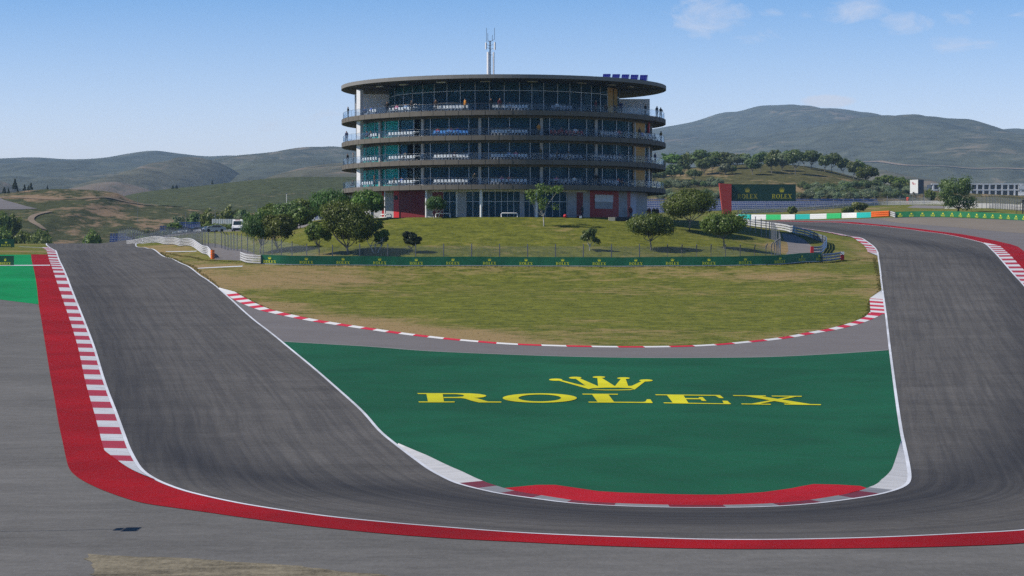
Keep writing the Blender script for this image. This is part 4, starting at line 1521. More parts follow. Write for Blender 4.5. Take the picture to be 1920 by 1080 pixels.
# ground storey
z0, z1 = TC.z, FLOORZ[0] - .62
st = empty('ground_storey', (0, 0, 0))
st.parent = tower
R0 = 22.3
mb = MB()
mb.ring(TC, R0 - 1.0, R0 - .9, z0, z1, *FULL, 96, 0)
tb(mb, 'back_wall', [M_CORE], st)
M_SHUT = simple('ribbed_red_shutter', (0.17, 0.012, 0.018), .5, .18, 1.0, sc=(.1, .1, 9))
M_WINW = simple('white_shutter', (0.66, 0.68, 0.74), .5, .05, 1)
SEGS = [(670, 716, 'wall_panel', M_GREYP), (716, 722, 'red_panel', M_REDW), (723, 738, 'wall_panel', M_GREYP), (738, 748, 'red_panel', M_REDL), (748, 798, 'shutter', M_SHUT), (801, 811, 'wall_panel', M_GREYP),  # the brighter red panel has the sunlight on it put into its colour
        (811, 830.5, 'red_panel', M_SHUT), (831, 855, 'glass', None), (855, 858, 'wall_panel', M_WHITE), (858, 874, 'wall_panel', M_GREYP), (874, 899, 'glass', None), (899, 905, 'wall_panel', M_WHITE), (905, 975, 'glass', None), (975, 983, 'wall_panel', M_GREYP),
        (983, 1002, 'glass', None), (1002, 1009, 'wall_panel', M_GREYP), (1009, 1063, 'glass', None), (1064, 1081, 'wall_panel', M_GREYP), (1081, 1093, 'red_panel', M_SHUT), (1093, 1106, 'wall_panel', M_GREYP),
        (1106, 1160, 'red_panel', M_REDW), (1160, 1176, 'wall_panel', M_GREYP), (1176, 1182, 'red_panel', M_REDW), (1182, 1193, 'wall_panel', simple('pale_blue_panel', (.44, .48, .62), .6, .06)), (1193, 1213.5, 'wall_panel', M_GREYP)]
for p0, p1, nm, mt in SEGS:
    a0, a1 = ang_of(p0, R0), ang_of(p1, R0)
    mb = MB()
    n = max(2, int((a1 - a0) / (1.5 * RAD)))
    if nm == 'glass':
        mb.ring(TC, R0 - .16, R0 - .14, z0 + .05, z1 - .3, a0, a1, n, 0)
        w = tb(mb, 'glazing', [M_GLASS], st)
        fr = MB()
        nb = max(1, round((p1 - p0) / 12))
        for i in range(nb + 1):
            a = a0 + (a1 - a0) * i / nb
            fr.box(tp(R0 - .13, a, (z0 + z1 - .3) / 2), (.07, .1, z1 - .3 - z0), 0, a)
        fr.ring(TC, R0 - .17, R0 - .09, z0 + 2.25, z0 + 2.32, a0, a1, n, 0)
        tb(fr, 'window_frame', [M_MULL], st)
    else:
        mb.ring(TC, R0 - .25, R0 + (.06 if mt is M_WHITE else 0), z0 - .3, z1 - .005, a0, a1, n, 0)
        tb(mb, nm, [mt], st)
mb = MB()
mb.ring(TC, R0 + .02, R0 + .08, z0 + 1.35, z0 + 3.3, ang_of(1115, R0), ang_of(1148, R0), 8, 0)
wn = tb(mb, 'window', [M_GREYP], st)
mb = MB()
mb.ring(TC, R0 + .08, R0 + .13, z0 + 2.35, z0 + 3.4, ang_of(1114.5, R0), ang_of(1148.5, R0), 8, 0)
tb(mb, 'window_shutter', [M_WINW], st)
mb = MB()
mb.ring(TC, R0 + .01, R0 + .04, z0 + 2.7, z0 + 3.3, ang_of(739.5, R0), ang_of(746, R0), 4, 0)
tb(mb, 'small_window', [M_DARK], st)
mb = MB()
mb.ring(TC, R0 - .3, R0 + .12, z1 - .3, z1 - .004, ang_of(811, R0), ang_of(1100, R0), 60, 0)
tb(mb, 'white_beam', [M_WINW], st)
for px in (722, 799.5, 902, 1006):
    mb = MB()
    a = ang_of(px, 24.1)
    mb.tube([tp(24.1, a, z0 - .3), tp(24.1, a, z1 + .02)], .17 if px != 722 else .13, 10)
    tb(mb, 'column', [M_WHITE], st)

# ------------------------------------------------------------------ things on and round the tower
# telecom mast on the roof
mast = empty('telecom_mast', (TC.x - 2.1, TC.y - 2, ROOF1), 'slim telecom mast with white panel antennas and whip aerials on the tower roof', 'antenna mast')
mb = MB()
mb.tube([(0, 0, -.03), (0, 0, 7.0)], .11, 8)
mb.build('mast_pole', M_STEEL, mast)
mb = MB()
mb.tube([(-.12, .05, -.03), (-.12, .05, 1.3)], .13, 8)
mb.build('pole_base', M_BLUEP, mast)
for x, z0_, z1_, w in ((-.33, 1.15, 5.3, .42), (.55, 1.2, 5.25, .22), (-.62, 5.7, 6.75, .24), (.74, 5.6, 6.8, .24)):
    mb = MB()
    mb.box((x, -.12, (z0_ + z1_) / 2), (w * .72, .2, z1_ - z0_), 0, -.75)
    mb.tube([(x, -.02, z0_ + .3), (0, 0, z0_ + .1)], .03, 5)
    mb.tube([(x, -.02, z1_ - .3), (0, 0, z1_ - .5)], .03, 5)
    mb.build('panel_antenna', M_WHITE, mast)
for x, z0_, z1_ in ((-.55, 6.9, 9.0), (-.35, 7.1, 8.2), (.35, 7.0, 7.9), (.68, 7.2, 9.0)):
    mb = MB()
    mb.tube([(x, 0, z0_), (x, 0, z1_)], .035, 5)
    mb.tube([(x, 0, z0_ + .1), (0, 0, 6.8)], .025, 5)
    mb.build('whip_aerial', M_STEEL, mast)

# solar panels along the roof's right edge
M_PV = None


def mat_pv(name, col, nx_, ny_):
    m, nt, b = nodes_of(name)
    uv = N_(nt, 'ShaderNodeUVMap')
    sx = N_(nt, 'ShaderNodeSeparateXYZ')
    nt.links.new(uv.outputs[0], sx.inputs[0])
    fx = mathn(nt, 'FRACT', mathn(nt, 'MULTIPLY', sx.outputs[0], nx_))
    fy = mathn(nt, 'FRACT', mathn(nt, 'MULTIPLY', sx.outputs[1], ny_))
    g = mathn(nt, 'MAXIMUM', mathn(nt, 'LESS_THAN', fx, .10), mathn(nt, 'LESS_THAN', fy, .08))
    nt.links.new(mixc(nt, g, col, (.10, .11, .32)), b.inputs['Base Color'])
    b.inputs['Roughness'].default_value = .25
    return m


M_PV = mat_pv('solar_cells', (.010, .012, .20), 4, 3)
for i, px in enumerate((1136.5, 1154, 1171.5, 1188.5, 1206)):
    x = (px - 944.5) / 303.4 * 25
    o = empty('solar_panel', (TC.x + x - .4, TC.y - 6.0 - (4 - i) * .5, ROOF1), ['blue solar panel half hidden behind the roof rim, first from the mast', 'blue solar panel second from the mast on the roof rim', 'middle one of five tilted blue roof solar panels',
                                                                                 'blue solar panel second from the right end of the roof row', 'fully visible blue solar panel at the right end of the roof row'][i], 'solar panel', 'solar panels on the tower roof')
    me = bpy.data.meshes.new('cells')
    w, h = 1.14, 1.48
    vs = [(-w / 2, -.25, .02), (w / 2 - .02, -.25, .02), (w / 2 + .22, .45, h), (-w / 2 + .24, .45, h)]
    vs += [(a, b_ + .05, c) for a, b_, c in vs]
    me.from_pydata(vs, [], [(0, 1, 2, 3), (7, 6, 5, 4), (0, 4, 5, 1), (1, 5, 6, 2), (2, 6, 7, 3), (3, 7, 4, 0)])
    ul = me.uv_layers.new(name='UVMap')
    for p in me.polygons:
        for li, vi in zip(p.loop_indices, p.vertices):
            ul.data[li].uv = ((0, 0), (1, 0), (1, 1), (0, 1))[vi % 4]
    me.materials.append(M_PV)
    link(bpy.data.objects.new('cells', me), o)
    mb = MB()
    for s in (-w / 2 + .3, w / 2 + .24):
        mb.tube([(s, .5, h), (s, .55, 0)], .03, 5)
        mb.tube([(s - .2, -.25, .03), (s, .55, .03)], .025, 5)
    mb.build('stand', M_WHITE, o)

# ------------------------------------------------------------------ balcony chairs


def chair_mesh(name, mt):
    mb = MB()
    mb.box((0, 0, .44), (.36, .40, .05), 0)
    mb.box((0, .19, .66), (.36, .06, .40), 0)
    for sx in (-.18, .18):
        for sy in (-.17, .17):
            mb.tube([(sx * 1.15, sy * 1.15, 0), (sx, sy, .43)], .02, 5)
    for sx in (-.19, .19):
        mb.box((sx, .02, .62), (.04, .34, .03), 0)
    return mb.mesh(name, [mt])


CH = {'white': chair_mesh('balcony_chair', M_PLAST), 'blue': chair_mesh('balcony_chair', M_PLASTB), 'red': chair_mesh('balcony_chair', M_PLASTR), 'grey': chair_mesh('balcony_chair', M_PLASTG)}
FNAME = ['lowest', 'second', 'third', 'topmost']
BAY = [(0, 706, 'the short row nearest the white end wall'), (706, 790, 'the row before the teal curtains'), (790, 900, "the row left of the tower's middle"), (900, 1000, "the row right of the tower's middle"),
       (1000, 1100, 'the row before the shaded right-hand glass'), (1100, 1300, 'the row nearest the ochre curtains')]


def bay(px):
    for a, b, t in BAY:
        if a <= px < b:
            return t


CHAIRS = {3: [(692, 702, 3, 'white'), (730, 775, 9, 'white'), (819, 875, 10, 'white'), (925, 987, 11, 'white'), (1036, 1071, 7, 'grey')],
          2: [(694, 703, 3, 'white'), (729, 775, 9, 'white'), (814, 875, 11, 'blue'), (924, 987, 11, 'white'), (1034, 1091, 9, 'red'), (1130, 1159, 7, 'grey')],
          1: [(679, 703, 6, 'white'), (729, 775, 9, 'white'), (815, 875, 11, 'white'), (923, 986, 11, 'white'), (1034, 1090, 9, 'grey'), (1128, 1165, 7, 'grey')],
          0: [(678, 700, 6, 'white'), (729, 775, 9, 'white'), (815, 874, 10, 'white'), (923, 985, 10, 'white'), (1040, 1089, 8, 'grey'), (1130, 1160, 7, 'grey')]}
for fl, rows in CHAIRS.items():
    for x0, x1, n, c in rows:
        for i in range(n):
            a = ang_of(x0 + (x1 - x0) * i / (n - 1), 24.2)
            o = link(bpy.data.objects.new('balcony_chair', CH[c]))
            o.location = tp(24.2, a, FLOORZ[fl] - .01)
            o.rotation_euler = (0, 0, a + rnd.uniform(-.15, .15))
            ph = bay((x0 + x1) / 2)
            props(o, f'{c} plastic chair in {ph} on the {FNAME[fl]} balcony', 'chair', f'{c} chairs in {ph}, {FNAME[fl]} balcony')
# white tables
TB = [(3, 778, 'long low white table beside the chairs before the teal curtains, topmost balcony'), (2, 781, 'white table beside the teal curtains on the third balcony'), (1, 783, 'white table beside the teal curtains on the second balcony'), (0, 781, 'white table beside the teal curtains on the lowest balcony'),
      (1, 1116, 'white table before the shaded glass on the second balcony'), (0, 1036, 'white table before the shaded glass on the lowest balcony')]
for fl, px, lb in TB:
    a = ang_of(px, 24.1)
    o = empty('balcony_table', tp(24.1, a, FLOORZ[fl] - .01), lb, 'table', 'white tables on the balconies', a)
    mb = MB()
    mb.box((0, 0, .73), (1.3, .6, .05), 0)
    mb.build('table_top', M_PLAST, o)
    for sx in (-.55, .55):
        mb = MB()
        mb.tube([(sx, 0, 0), (sx, 0, .71)], .03, 5)
        mb.build('leg', M_PLAST, o)

# ------------------------------------------------------------------ people


def skin_mesh(name, joints, bones, radii, root):
    me = bpy.data.meshes.new(name)
    keys = list(joints)
    me.from_pydata([joints[k] for k in keys], [(keys.index(a), keys.index(b)) for a, b in bones], [])
    o = bpy.data.objects.new(name, me)
    COL.objects.link(o)
    o.modifiers.new('skin', 'SKIN')
    for k, sv in zip(keys, me.skin_vertices[0].data):
        r = radii[k]
        sv.radius = r if isinstance(r, tuple) else (r, r)
        sv.use_root = (k == root)
    sb = o.modifiers.new('sub', 'SUBSURF')
    sb.levels = sb.render_levels = 1
    bpy.context.view_layer.update()
    dg = bpy.context.evaluated_depsgraph_get()
    out = bpy.data.meshes.new_from_object(o.evaluated_get(dg))
    out.name = name
    bpy.data.objects.remove(o)
    return out


def person_joints(pose):
    j = {}
    if pose == 'seated':
        hip = .50
        j['pelvis'] = (0, .05, hip)
        for s, n in ((-1, 'l'), (1, 'r')):
            j['hip' + n] = (s * .10, .03, hip)
            j['knee' + n] = (s * .13, -.40, hip + .02)
            j['ank' + n] = (s * .13, -.42, .09)
            j['toe' + n] = (s * .14, -.58, .04)
        base = hip
        lean = 0
    else:
        j['pelvis'] = (0, 0, .93)
        for s, n in ((-1, 'l'), (1, 'r')):
            j['hip' + n] = (s * .10, 0, .90)
            j['knee' + n] = (s * .12, -.02, .50)
            j['ank' + n] = (s * .13, .02, .09)
            j['toe' + n] = (s * .15, -.16, .04)
        base = .93
        lean = 0
    yb = j['pelvis'][1]
    j['belly'] = (0, yb - .01, base + .18)
    j['chest'] = (0, yb, base + .38)
    j['neck'] = (0, yb - .01, base + .54)
    j['head'] = (0, yb - .03, base + .64)
    j['crown'] = (0, yb - .02, base + .76)
    for s, n in ((-1, 'l'), (1, 'r')):
        j['sh' + n] = (s * .19, yb, base + .46)
        if pose == 'leaning':
            j['el' + n] = (s * .25, yb - .12, base + .24)
            j['wr' + n] = (s * .16, yb - .32, base + .16)
            j['hand' + n] = (s * .12, yb - .40, base + .15)
        elif pose == 'seated':
            j['el' + n] = (s * .25, yb - .06, base + .22)
            j['wr' + n] = (s * .16, yb - .24, base + .12)
            j['hand' + n] = (s * .13, yb - .33, base + .10)
        else:
            j['el' + n] = (s * .25, yb + .01, base + .18)
            j['wr' + n] = (s * .25, yb - .04, base - .06)
            j['hand' + n] = (s * .25, yb - .06, base - .16)
    return j


BONES = [('pelvis', 'belly'), ('belly', 'chest'), ('chest', 'neck'), ('neck', 'head'), ('head', 'crown')]
for n in 'lr':
    BONES += [('pelvis', 'hip' + n), ('hip' + n, 'knee' + n), ('knee' + n, 'ank' + n), ('ank' + n, 'toe' + n), ('chest', 'sh' + n), ('sh' + n, 'el' + n), ('el' + n, 'wr' + n), ('wr' + n, 'hand' + n)]
RADII = {'pelvis': (.15, .11), 'belly': (.14, .10), 'chest': (.17, .12), 'neck': .06, 'head': (.085, .10), 'crown': (.07, .08)}
for n in 'lr':
    RADII.update({'hip' + n: .095, 'knee' + n: .065, 'ank' + n: .045, 'toe' + n: .04, 'sh' + n: .07, 'el' + n: .05, 'wr' + n: .038, 'hand' + n: .035})


def shell(src, name, pick, puff):
    """clothing: the body faces picked, lifted off the skin"""
    vs = [v.co + v.normal * puff for v in src.vertices]
    fs = [tuple(p.vertices) for p in src.polygons if pick(p.center)]
    used = sorted({i for f in fs for i in f})
    mp = {i: k for k, i in enumerate(used)}
    me = bpy.data.meshes.new(name)
    me.from_pydata([vs[i] for i in used], [], [[mp[i] for i in f] for f in fs])
    me.polygons.foreach_set('use_smooth', [True] * len(me.polygons))
    return me


POSES = {}
for pose in ('standing', 'leaning', 'seated'):
    jt = person_joints(pose)
    body = skin_mesh('person_body', jt, BONES, RADII, 'pelvis')
    b0 = jt['pelvis'][2]
    wr = jt['wrl'][2]

    def is_leg(c, b0=b0, pose=pose):
        if pose == 'seated':
            return (c.z < b0 + .08 and c.z > .07) and (abs(c.x) < .19)
        return .07 < c.z < b0 + .03 and abs(c.x) < .20

    def is_top(c, b0=b0, pose=pose, wr=wr):
        if pose == 'seated':
            return b0 + .02 < c.z < b0 + .53 and c.y > -.22
        if pose == 'leaning':
            return b0 - .08 < c.z < b0 + .53 and c.y > -.30
        return (b0 - .10 < c.z < b0 + .53) and not (abs(c.x) > .2 and c.z < wr)

    def is_hair(c, b0=b0, y0=jt['head'][1]):
        return c.z > b0 + .70 or (c.z > b0 + .60 and c.y > y0 + .03)
    POSES[pose] = (body, shell(body, 'trousers', is_leg, .012), shell(body, 'jacket', is_top, .022), shell(body, 'hair', is_hair, .014))
M_SKIN = simple('skin', (.42, .25, .17), .6, .08, 5)
HAIRS = [simple('dark_hair', (.02, .014, .01), .7, .2, 8), simple('brown_hair', (.07, .035, .018), .7, .2, 8), simple('fair_hair', (.28, .18, .08), .7, .2, 8)]
CLOTH = {'black': (.012, .012, .015), 'navy': (.015, .03, .10), 'blue': (.04, .10, .38), 'red': (.42, .02, .03), 'dark red': (.12, .012, .02), 'pink': (.60, .16, .26), 'white': (.7, .7, .7), 'grey': (.14, .15, .17), 'pale blue': (.22, .34, .52),
         'brown': (.07, .04, .025), 'olive': (.07, .065, .035), 'orange': (.50, .20, .02), 'mustard': (.30, .19, .02), 'maroon': (.14, .015, .03), 'bright orange': (.85, .07, .012)}
TROUS = [(.015, .017, .025), (.03, .035, .06), (.05, .045, .04)]
BODY_CACHE = {}


def add_person(loc, facing, pose, colour, label, group, cat='person', scale=1.0, trous=None):
    ti = rnd.randrange(3)
    hi = rnd.choice((0, 0, 0, 1, 1, 2))
    base, tro, jac, hair = POSES[pose]
    key = (pose, colour, ti, hi, trous)
    if key not in BODY_CACHE:
        ms = []
        for src, mt in ((base, M_SKIN), (tro, simple('trousers_%d' % ti, TROUS[ti], .8, .15, 6) if not trous else simple('cloth_' + trous, CLOTH[trous], .8, .15, 6)), (jac, simple('cloth_' + colour, CLOTH[colour], .8, .15, 6)), (hair, HAIRS[hi])):
            me = src.copy()
            me.materials.clear()
            me.materials.append(mt)
            me.polygons.foreach_set('use_smooth', [True] * len(me.polygons))
            ms.append(me)
        BODY_CACHE[key] = ms
    ms = BODY_CACHE[key]
    o = link(bpy.data.objects.new('person', ms[0]))
    o.location = loc
    o.rotation_euler = (0, 0, facing)
    o.scale = (scale,) * 3
    props(o, label, cat, group)
    for nm, me in zip(('trousers', 'jacket', 'hair'), ms[1:]):
        link(bpy.data.objects.new(nm, me), o)
    return o


PEOPLE = {3: [(653, 'standing', 'black'), (680.5, 'seated', 'navy'), (692, 'seated', 'blue'), (726, 'standing', 'black'), (741, 'seated', 'pink'), (758, 'seated', 'pale blue'), (772, 'leaning', 'black'), (815.6, 'seated', 'white'), (817.5, 'standing', 'brown'), (872, 'standing', 'orange'),
              (920.6, 'standing', 'black'), (937, 'standing', 'dark red'), (956, 'seated', 'grey'), (1046, 'seated', 'white'), (1117, 'standing', 'dark red'), (1139, 'seated', 'brown'), (1156, 'seated', 'black'), (1164, 'leaning', 'navy'), (1210, 'standing', 'black'), (1231.5, 'standing', 'grey'), (1238.5, 'leaning', 'black')],
          2: [(650, 'standing', 'navy'), (684, 'seated', 'navy'), (691, 'seated', 'black'), (819, 'seated', 'red'), (839, 'seated', 'pale blue'), (844, 'seated', 'pink'), (856, 'seated', 'blue'), (955, 'seated', 'grey'), (1010, 'standing', 'orange'), (1054, 'seated', 'maroon'), (1081, 'seated', 'white'),
              (1164, 'seated', 'red'), (1199, 'standing', 'black'), (1208, 'seated', 'blue'), (1213, 'seated', 'white'), (1222.5, 'seated', 'pale blue'), (1226.5, 'seated', 'grey'), (1231.5, 'seated', 'navy'), (1239, 'standing', 'mustard')],
          1: [(652, 'standing', 'black'), (662.5, 'standing', 'grey'), (757, 'seated', 'olive'), (851, 'seated', 'maroon'), (955, 'seated', 'pale blue'), (967.6, 'seated', 'pink'), (1014, 'standing', 'olive'), (1046, 'seated', 'brown'), (1068, 'seated', 'grey'), (1165, 'seated', 'navy'), (1224, 'seated', 'black'), (1228, 'standing', 'navy'), (1216, 'seated', 'maroon')],
          0: [(657, 'seated', 'black'), (674, 'seated', 'blue'), (702, 'standing', 'brown'), (737, 'seated', 'black'), (750, 'seated', 'blue'), (890, 'standing', 'olive'), (941, 'seated', 'pink'), (954.5, 'seated', 'red'), (1045, 'seated', 'pink'), (1079, 'seated', 'white'), (1118, 'standing', 'black'),
              (1163, 'seated', 'red'), (1170, 'seated', 'dark red'), (1211, 'standing', 'navy'), (1230, 'seated', 'navy'), (1239.5, 'seated', 'pale blue')]}
PLACE = [(0, 668, 'at the left tip of'), (668, 706, 'beside the white end wall on'), (706, 728, 'next to the sunlit screen wall on'), (728, 765, 'before the teal curtains on'), (765, 800, 'beside the white table on'), (800, 866, "left of the tower's middle on"), (866, 905, 'near the middle column of'),
         (905, 946, 'just right of the middle of'), (946, 962, 'in the middle row of chairs on'), (962, 1000, 'at the end of the middle chairs on'), (1000, 1030, 'beside the shaded column of'), (1030, 1060, 'before the shaded glass on'), (1060, 1100, 'among the dim chairs of'), (1100, 1150, 'right of the dim chairs on'),
         (1150, 1180, 'left of the ochre curtains on'), (1180, 1205, 'before the ochre curtains on'), (1205, 1221, 'against the right end wall on'), (1221, 1300, 'at the right tip of')]
seen_labels = set()
for fl, lst in PEOPLE.items():
    for px, pose, c in lst:
        r_ = 24.15 if pose == 'seated' else 24.5
        a = ang_of(px, r_)
        where = next(t for x0, x1, t in PLACE if x0 <= px < x1)
        word = {'seated': 'seated', 'standing': 'standing', 'leaning': 'leaning'}[pose]
        lb = f'person in {c} top, {word}, {where} the {FNAME[fl]} balcony'
        assert lb not in seen_labels, lb
        seen_labels.add(lb)
        z = FLOORZ[fl] - .01
        if pose == 'seated':
            add_person(tp(r_ - .35 if r_ < 24.2 else r_, a, z), a + rnd.uniform(-.5, .5), pose, c, lb, 'spectators on the balconies', scale=1.06)
        else:
            add_person(tp(r_, a, z), a + rnd.uniform(-.9, .9), pose, c, lb, 'spectators on the balconies', scale=1.04)
for px, c, R_, lb in ((903, 'brown', 23.4, 'person in dark brown jacket standing by the middle column at the tower foot'), (1091.5, 'black', 24.2, 'person in black beside the red ground-floor panel of the tower'), (1182.5, 'maroon', 23.2, 'person in maroon standing before the narrow red panel at the tower foot')):
    a = ang_of(px, R_)
    p = tp(R_, a, 0)
    add_person((p.x, p.y, H(p.x, p.y)), a + rnd.uniform(-.6, .6), 'standing', c, lb, 'people at the foot of the tower', scale=1.04)
for px, c, d, lb in ((1217, 'dark red', 352, 'person in dark red right of the tower wall, apart from the pair'), (1226, 'black', 353, 'person in black, left one of the pair right of the tower'), (1232, 'brown', 353.4, 'person in brown, right one of the pair right of the tower')):
    p = on(px, d)
    add_person(p, math.pi + rnd.uniform(-.4, .4), 'standing', c, lb, 'people at the foot of the tower', scale=1.08)

# white tube benches, table and low wall on the terrace
for px0, px1, lb, R_ in ((713, 734, 'white tube frame beside the leafy tree at the tower foot', 24.9), (817, 844, 'white tube frame before the ground-floor glass, near the small V-shaped tree', 24.9), (940, 970, "white tube frame below the tower's middle", 24.9)):
    a0, a1 = ang_of(px0, R_), ang_of(px1, R_)
    p0, p1 = tp(R_, a0, 0), tp(R_, a1, 0)
    z = min(H(p0.x, p0.y), H(p1.x, p1.y)) - .05
    mid = (p0 + p1) / 2
    o = empty('bike_rail', (mid.x, mid.y, z), lb, 'rail', 'white tube frames on the terrace', math.atan2(p1.y - p0.y, p1.x - p0.x))
    hw = (p1 - p0).length / 2
    mb = MB()
    h = .62 if px0 != 713 else .55
    mb.tube([(-hw, 0, 0), (-hw, 0, h - .12), (-hw + .12, 0, h), (hw - .12, 0, h), (hw, 0, h - .12), (hw, 0, 0)], .075, 7)
    if px0 == 713:
        mb.tube([(-hw, 0, .12), (hw, 0, .12)], .075, 7)
    mb.build('tube_frame', M_WHITE, o)
p = on(1075, 333.2)
o = empty('barrier_table', p, 'long blue trestle with red and white ends on the terrace', 'trestle', rz=.1)
mb = MB(); mb.box((0, 0, .42), (2.0, .25, .09), 0); mb.build('table_top', simple('navy_paint', (.03, .045, .13), .5), o)
mb = MB(); mb.ball((-1.2, 0, .28), .27, 0, 10, 8); mb.build('red_end', M_REDL, o)
mb = MB(); mb.box((1.05, 0, .16), (.34, .34, .32), 0); mb.build('white_end', M_WHITE, o)
p = on(1147, 333.6)
o = empty('terrace_block', p, 'weathered cream concrete block at the end of the dark terrace wall', 'block')
mb = MB(); mb.box((0, 0, .22), (.95, .6, .55), 0); mb.build('block', simple('cream_concrete', (.52, .48, .37), .8, .2, 2), o)
a = [on(1155, 333.8), on(1180, 335.5), on(1215, 340), on(1250, 350)]
o = empty('terrace_wall', a[0], 'low dark wall edging the terrace right of the tower', 'wall')
mb = MB()
for q0, q1 in zip(a[:-1], a[1:]):
    mid = (q0 + q1) / 2
    mb.box((mid.x - a[0].x, mid.y - a[0].y, mid.z - a[0].z + .2), ((q1 - q0).length, .2, .7), 0, math.atan2(q1.y - q0.y, q1.x - q0.x))
mb.build('wall_body', simple('dark_wall_paint', (.025, .03, .05), .7), o)

# ------------------------------------------------------------------ trees and shrubs


def mat_leaf(name, lo, hi, trans=.38):
    m = bpy.data.materials.new(name)
    m.use_nodes = True
    nt = m.node_tree
    nt.nodes.clear()
    out = N_(nt, 'ShaderNodeOutputMaterial')
    t = N_(nt, 'ShaderNodeAttribute', attribute_name='tint').outputs['Fac']
    oi = N_(nt, 'ShaderNodeObjectInfo')
    col = mixc(nt, t, lo, hi)
    hs = N_(nt, 'ShaderNodeHueSaturation')
    nt.links.new(mathn(nt, 'MULTIPLY_ADD', oi.outputs['Random'], .05, .475), hs.inputs['Hue'])
    nt.links.new(mathn(nt, 'MULTIPLY_ADD', oi.outputs['Random'], .5, .75), hs.inputs['Value'])
    nt.links.new(col, hs.inputs['Color'])
    df = N_(nt, 'ShaderNodeBsdfDiffuse')
    tl = N_(nt, 'ShaderNodeBsdfTranslucent')
    gl = N_(nt, 'ShaderNodeBsdfGlossy')
    gl.inputs['Roughness'].default_value = .45
    nt.links.new(hs.outputs[0], df.inputs['Color'])
    nt.links.new(hs.outputs[0], tl.inputs['Color'])
    mx = N_(nt, 'ShaderNodeMixShader')
    mx.inputs[0].default_value = trans
    nt.links.new(df.outputs[0], mx.inputs[1])
    nt.links.new(tl.outputs[0], mx.inputs[2])
    m2 = N_(nt, 'ShaderNodeMixShader')
    m2.inputs[0].default_value = .025
    nt.links.new(mx.outputs[0], m2.inputs[1])
    nt.links.new(gl.outputs[0], m2.inputs[2])
    nt.links.new(m2.outputs[0], out.inputs[0])
    return m


L_OLIVE = mat_leaf('olive_leaves', (0.060, 0.108, 0.022), (0.200, 0.295, 0.058))
L_DARK = mat_leaf('dark_leaves', (0.055, 0.092, 0.018), (0.215, 0.285, 0.055))
L_PINE = mat_leaf('feathery_leaves', (0.043, 0.084, 0.023), (0.138, 0.217, 0.058))
L_GREY = mat_leaf('greygreen_leaves', (0.123, 0.167, 0.09), (0.304, 0.362, 0.203))
L_MID = mat_leaf('midgreen_leaves', (0.072, 0.113, 0.038), (0.189, 0.246, 0.08))
L_CONI = mat_leaf('conifer_needles', (0.029, 0.046, 0.023), (0.072, 0.102, 0.043))
L_LIGHT = mat_leaf('lightgreen_leaves', (0.109, 0.167, 0.043), (0.29, 0.362, 0.109))
M_BARK = simple('pale_bark', (.21, .19, .17), .9, .25, 3)
M_BARKD = simple('dark_bark', (.09, .075, .06), .9, .25, 3)
M_BARKW = simple('white_bark', (.50, .48, .44), .9, .15, 3)


def leaf_mesh(name, centres, crad, per, size, seed, mat_, ctr, upright=0.0, aspect=1.0, squash=.8):
    r = np.random.default_rng(seed)
    n = len(centres)
    C = np.repeat(centres, per, 0)
    off = r.normal(size=(n * per, 3))
    off /= np.linalg.norm(off, axis=1)[:, None]
    rad = np.repeat(crad, per) * r.random(n * per) ** .45
    P = C + off * rad[:, None] * np.array([1, 1, squash])
    nrm = off * .8 + r.normal(size=P.shape) * .45 + (P - ctr) / (np.linalg.norm(P - ctr, axis=1)[:, None] + 1e-6) * .5
    nrm /= np.linalg.norm(nrm, axis=1)[:, None]
    up = np.tile(np.array([0, 0, 1.0]), (len(P), 1)) * upright + r.normal(size=P.shape) * (1 - upright * .8)
    a = np.cross(nrm, up)
    a /= np.linalg.norm(a, axis=1)[:, None] + 1e-9
    b = np.cross(a, nrm)
    s = size * (0.65 + .7 * r.random(len(P)))[:, None]
    a = a * s / aspect ** .5 * .5
    b = b * s * aspect ** .5 * .5
    V = np.stack([P - a - b * .4, P + a * .25 - b, P + a + b * .4, P - a * .25 + b], 1).reshape(-1, 3)
    me = bpy.data.meshes.new(name)
    k = len(P)
    me.vertices.add(4 * k)
    me.vertices.foreach_set('co', V.astype(np.float32).ravel())
    me.loops.add(4 * k)
    me.loops.foreach_set('vertex_index', np.arange(4 * k, dtype=np.int32))
    me.polygons.add(k)
    me.polygons.foreach_set('loop_start', np.arange(0, 4 * k, 4, dtype=np.int32))
    me.polygons.foreach_set('loop_total', np.full(k, 4, np.int32))
    me.update(calc_edges=True)
    me.validate()
    t = np.repeat(np.clip(.5 + r.normal(size=n) * .28, 0, 1), per) * .6 + r.random(k) * .4
    at_ = me.attributes.new('tint', 'FLOAT', 'POINT')
    at_.data.foreach_set('value', np.repeat(t, 4).astype(np.float32))
    me.materials.append(mat_)
    return me


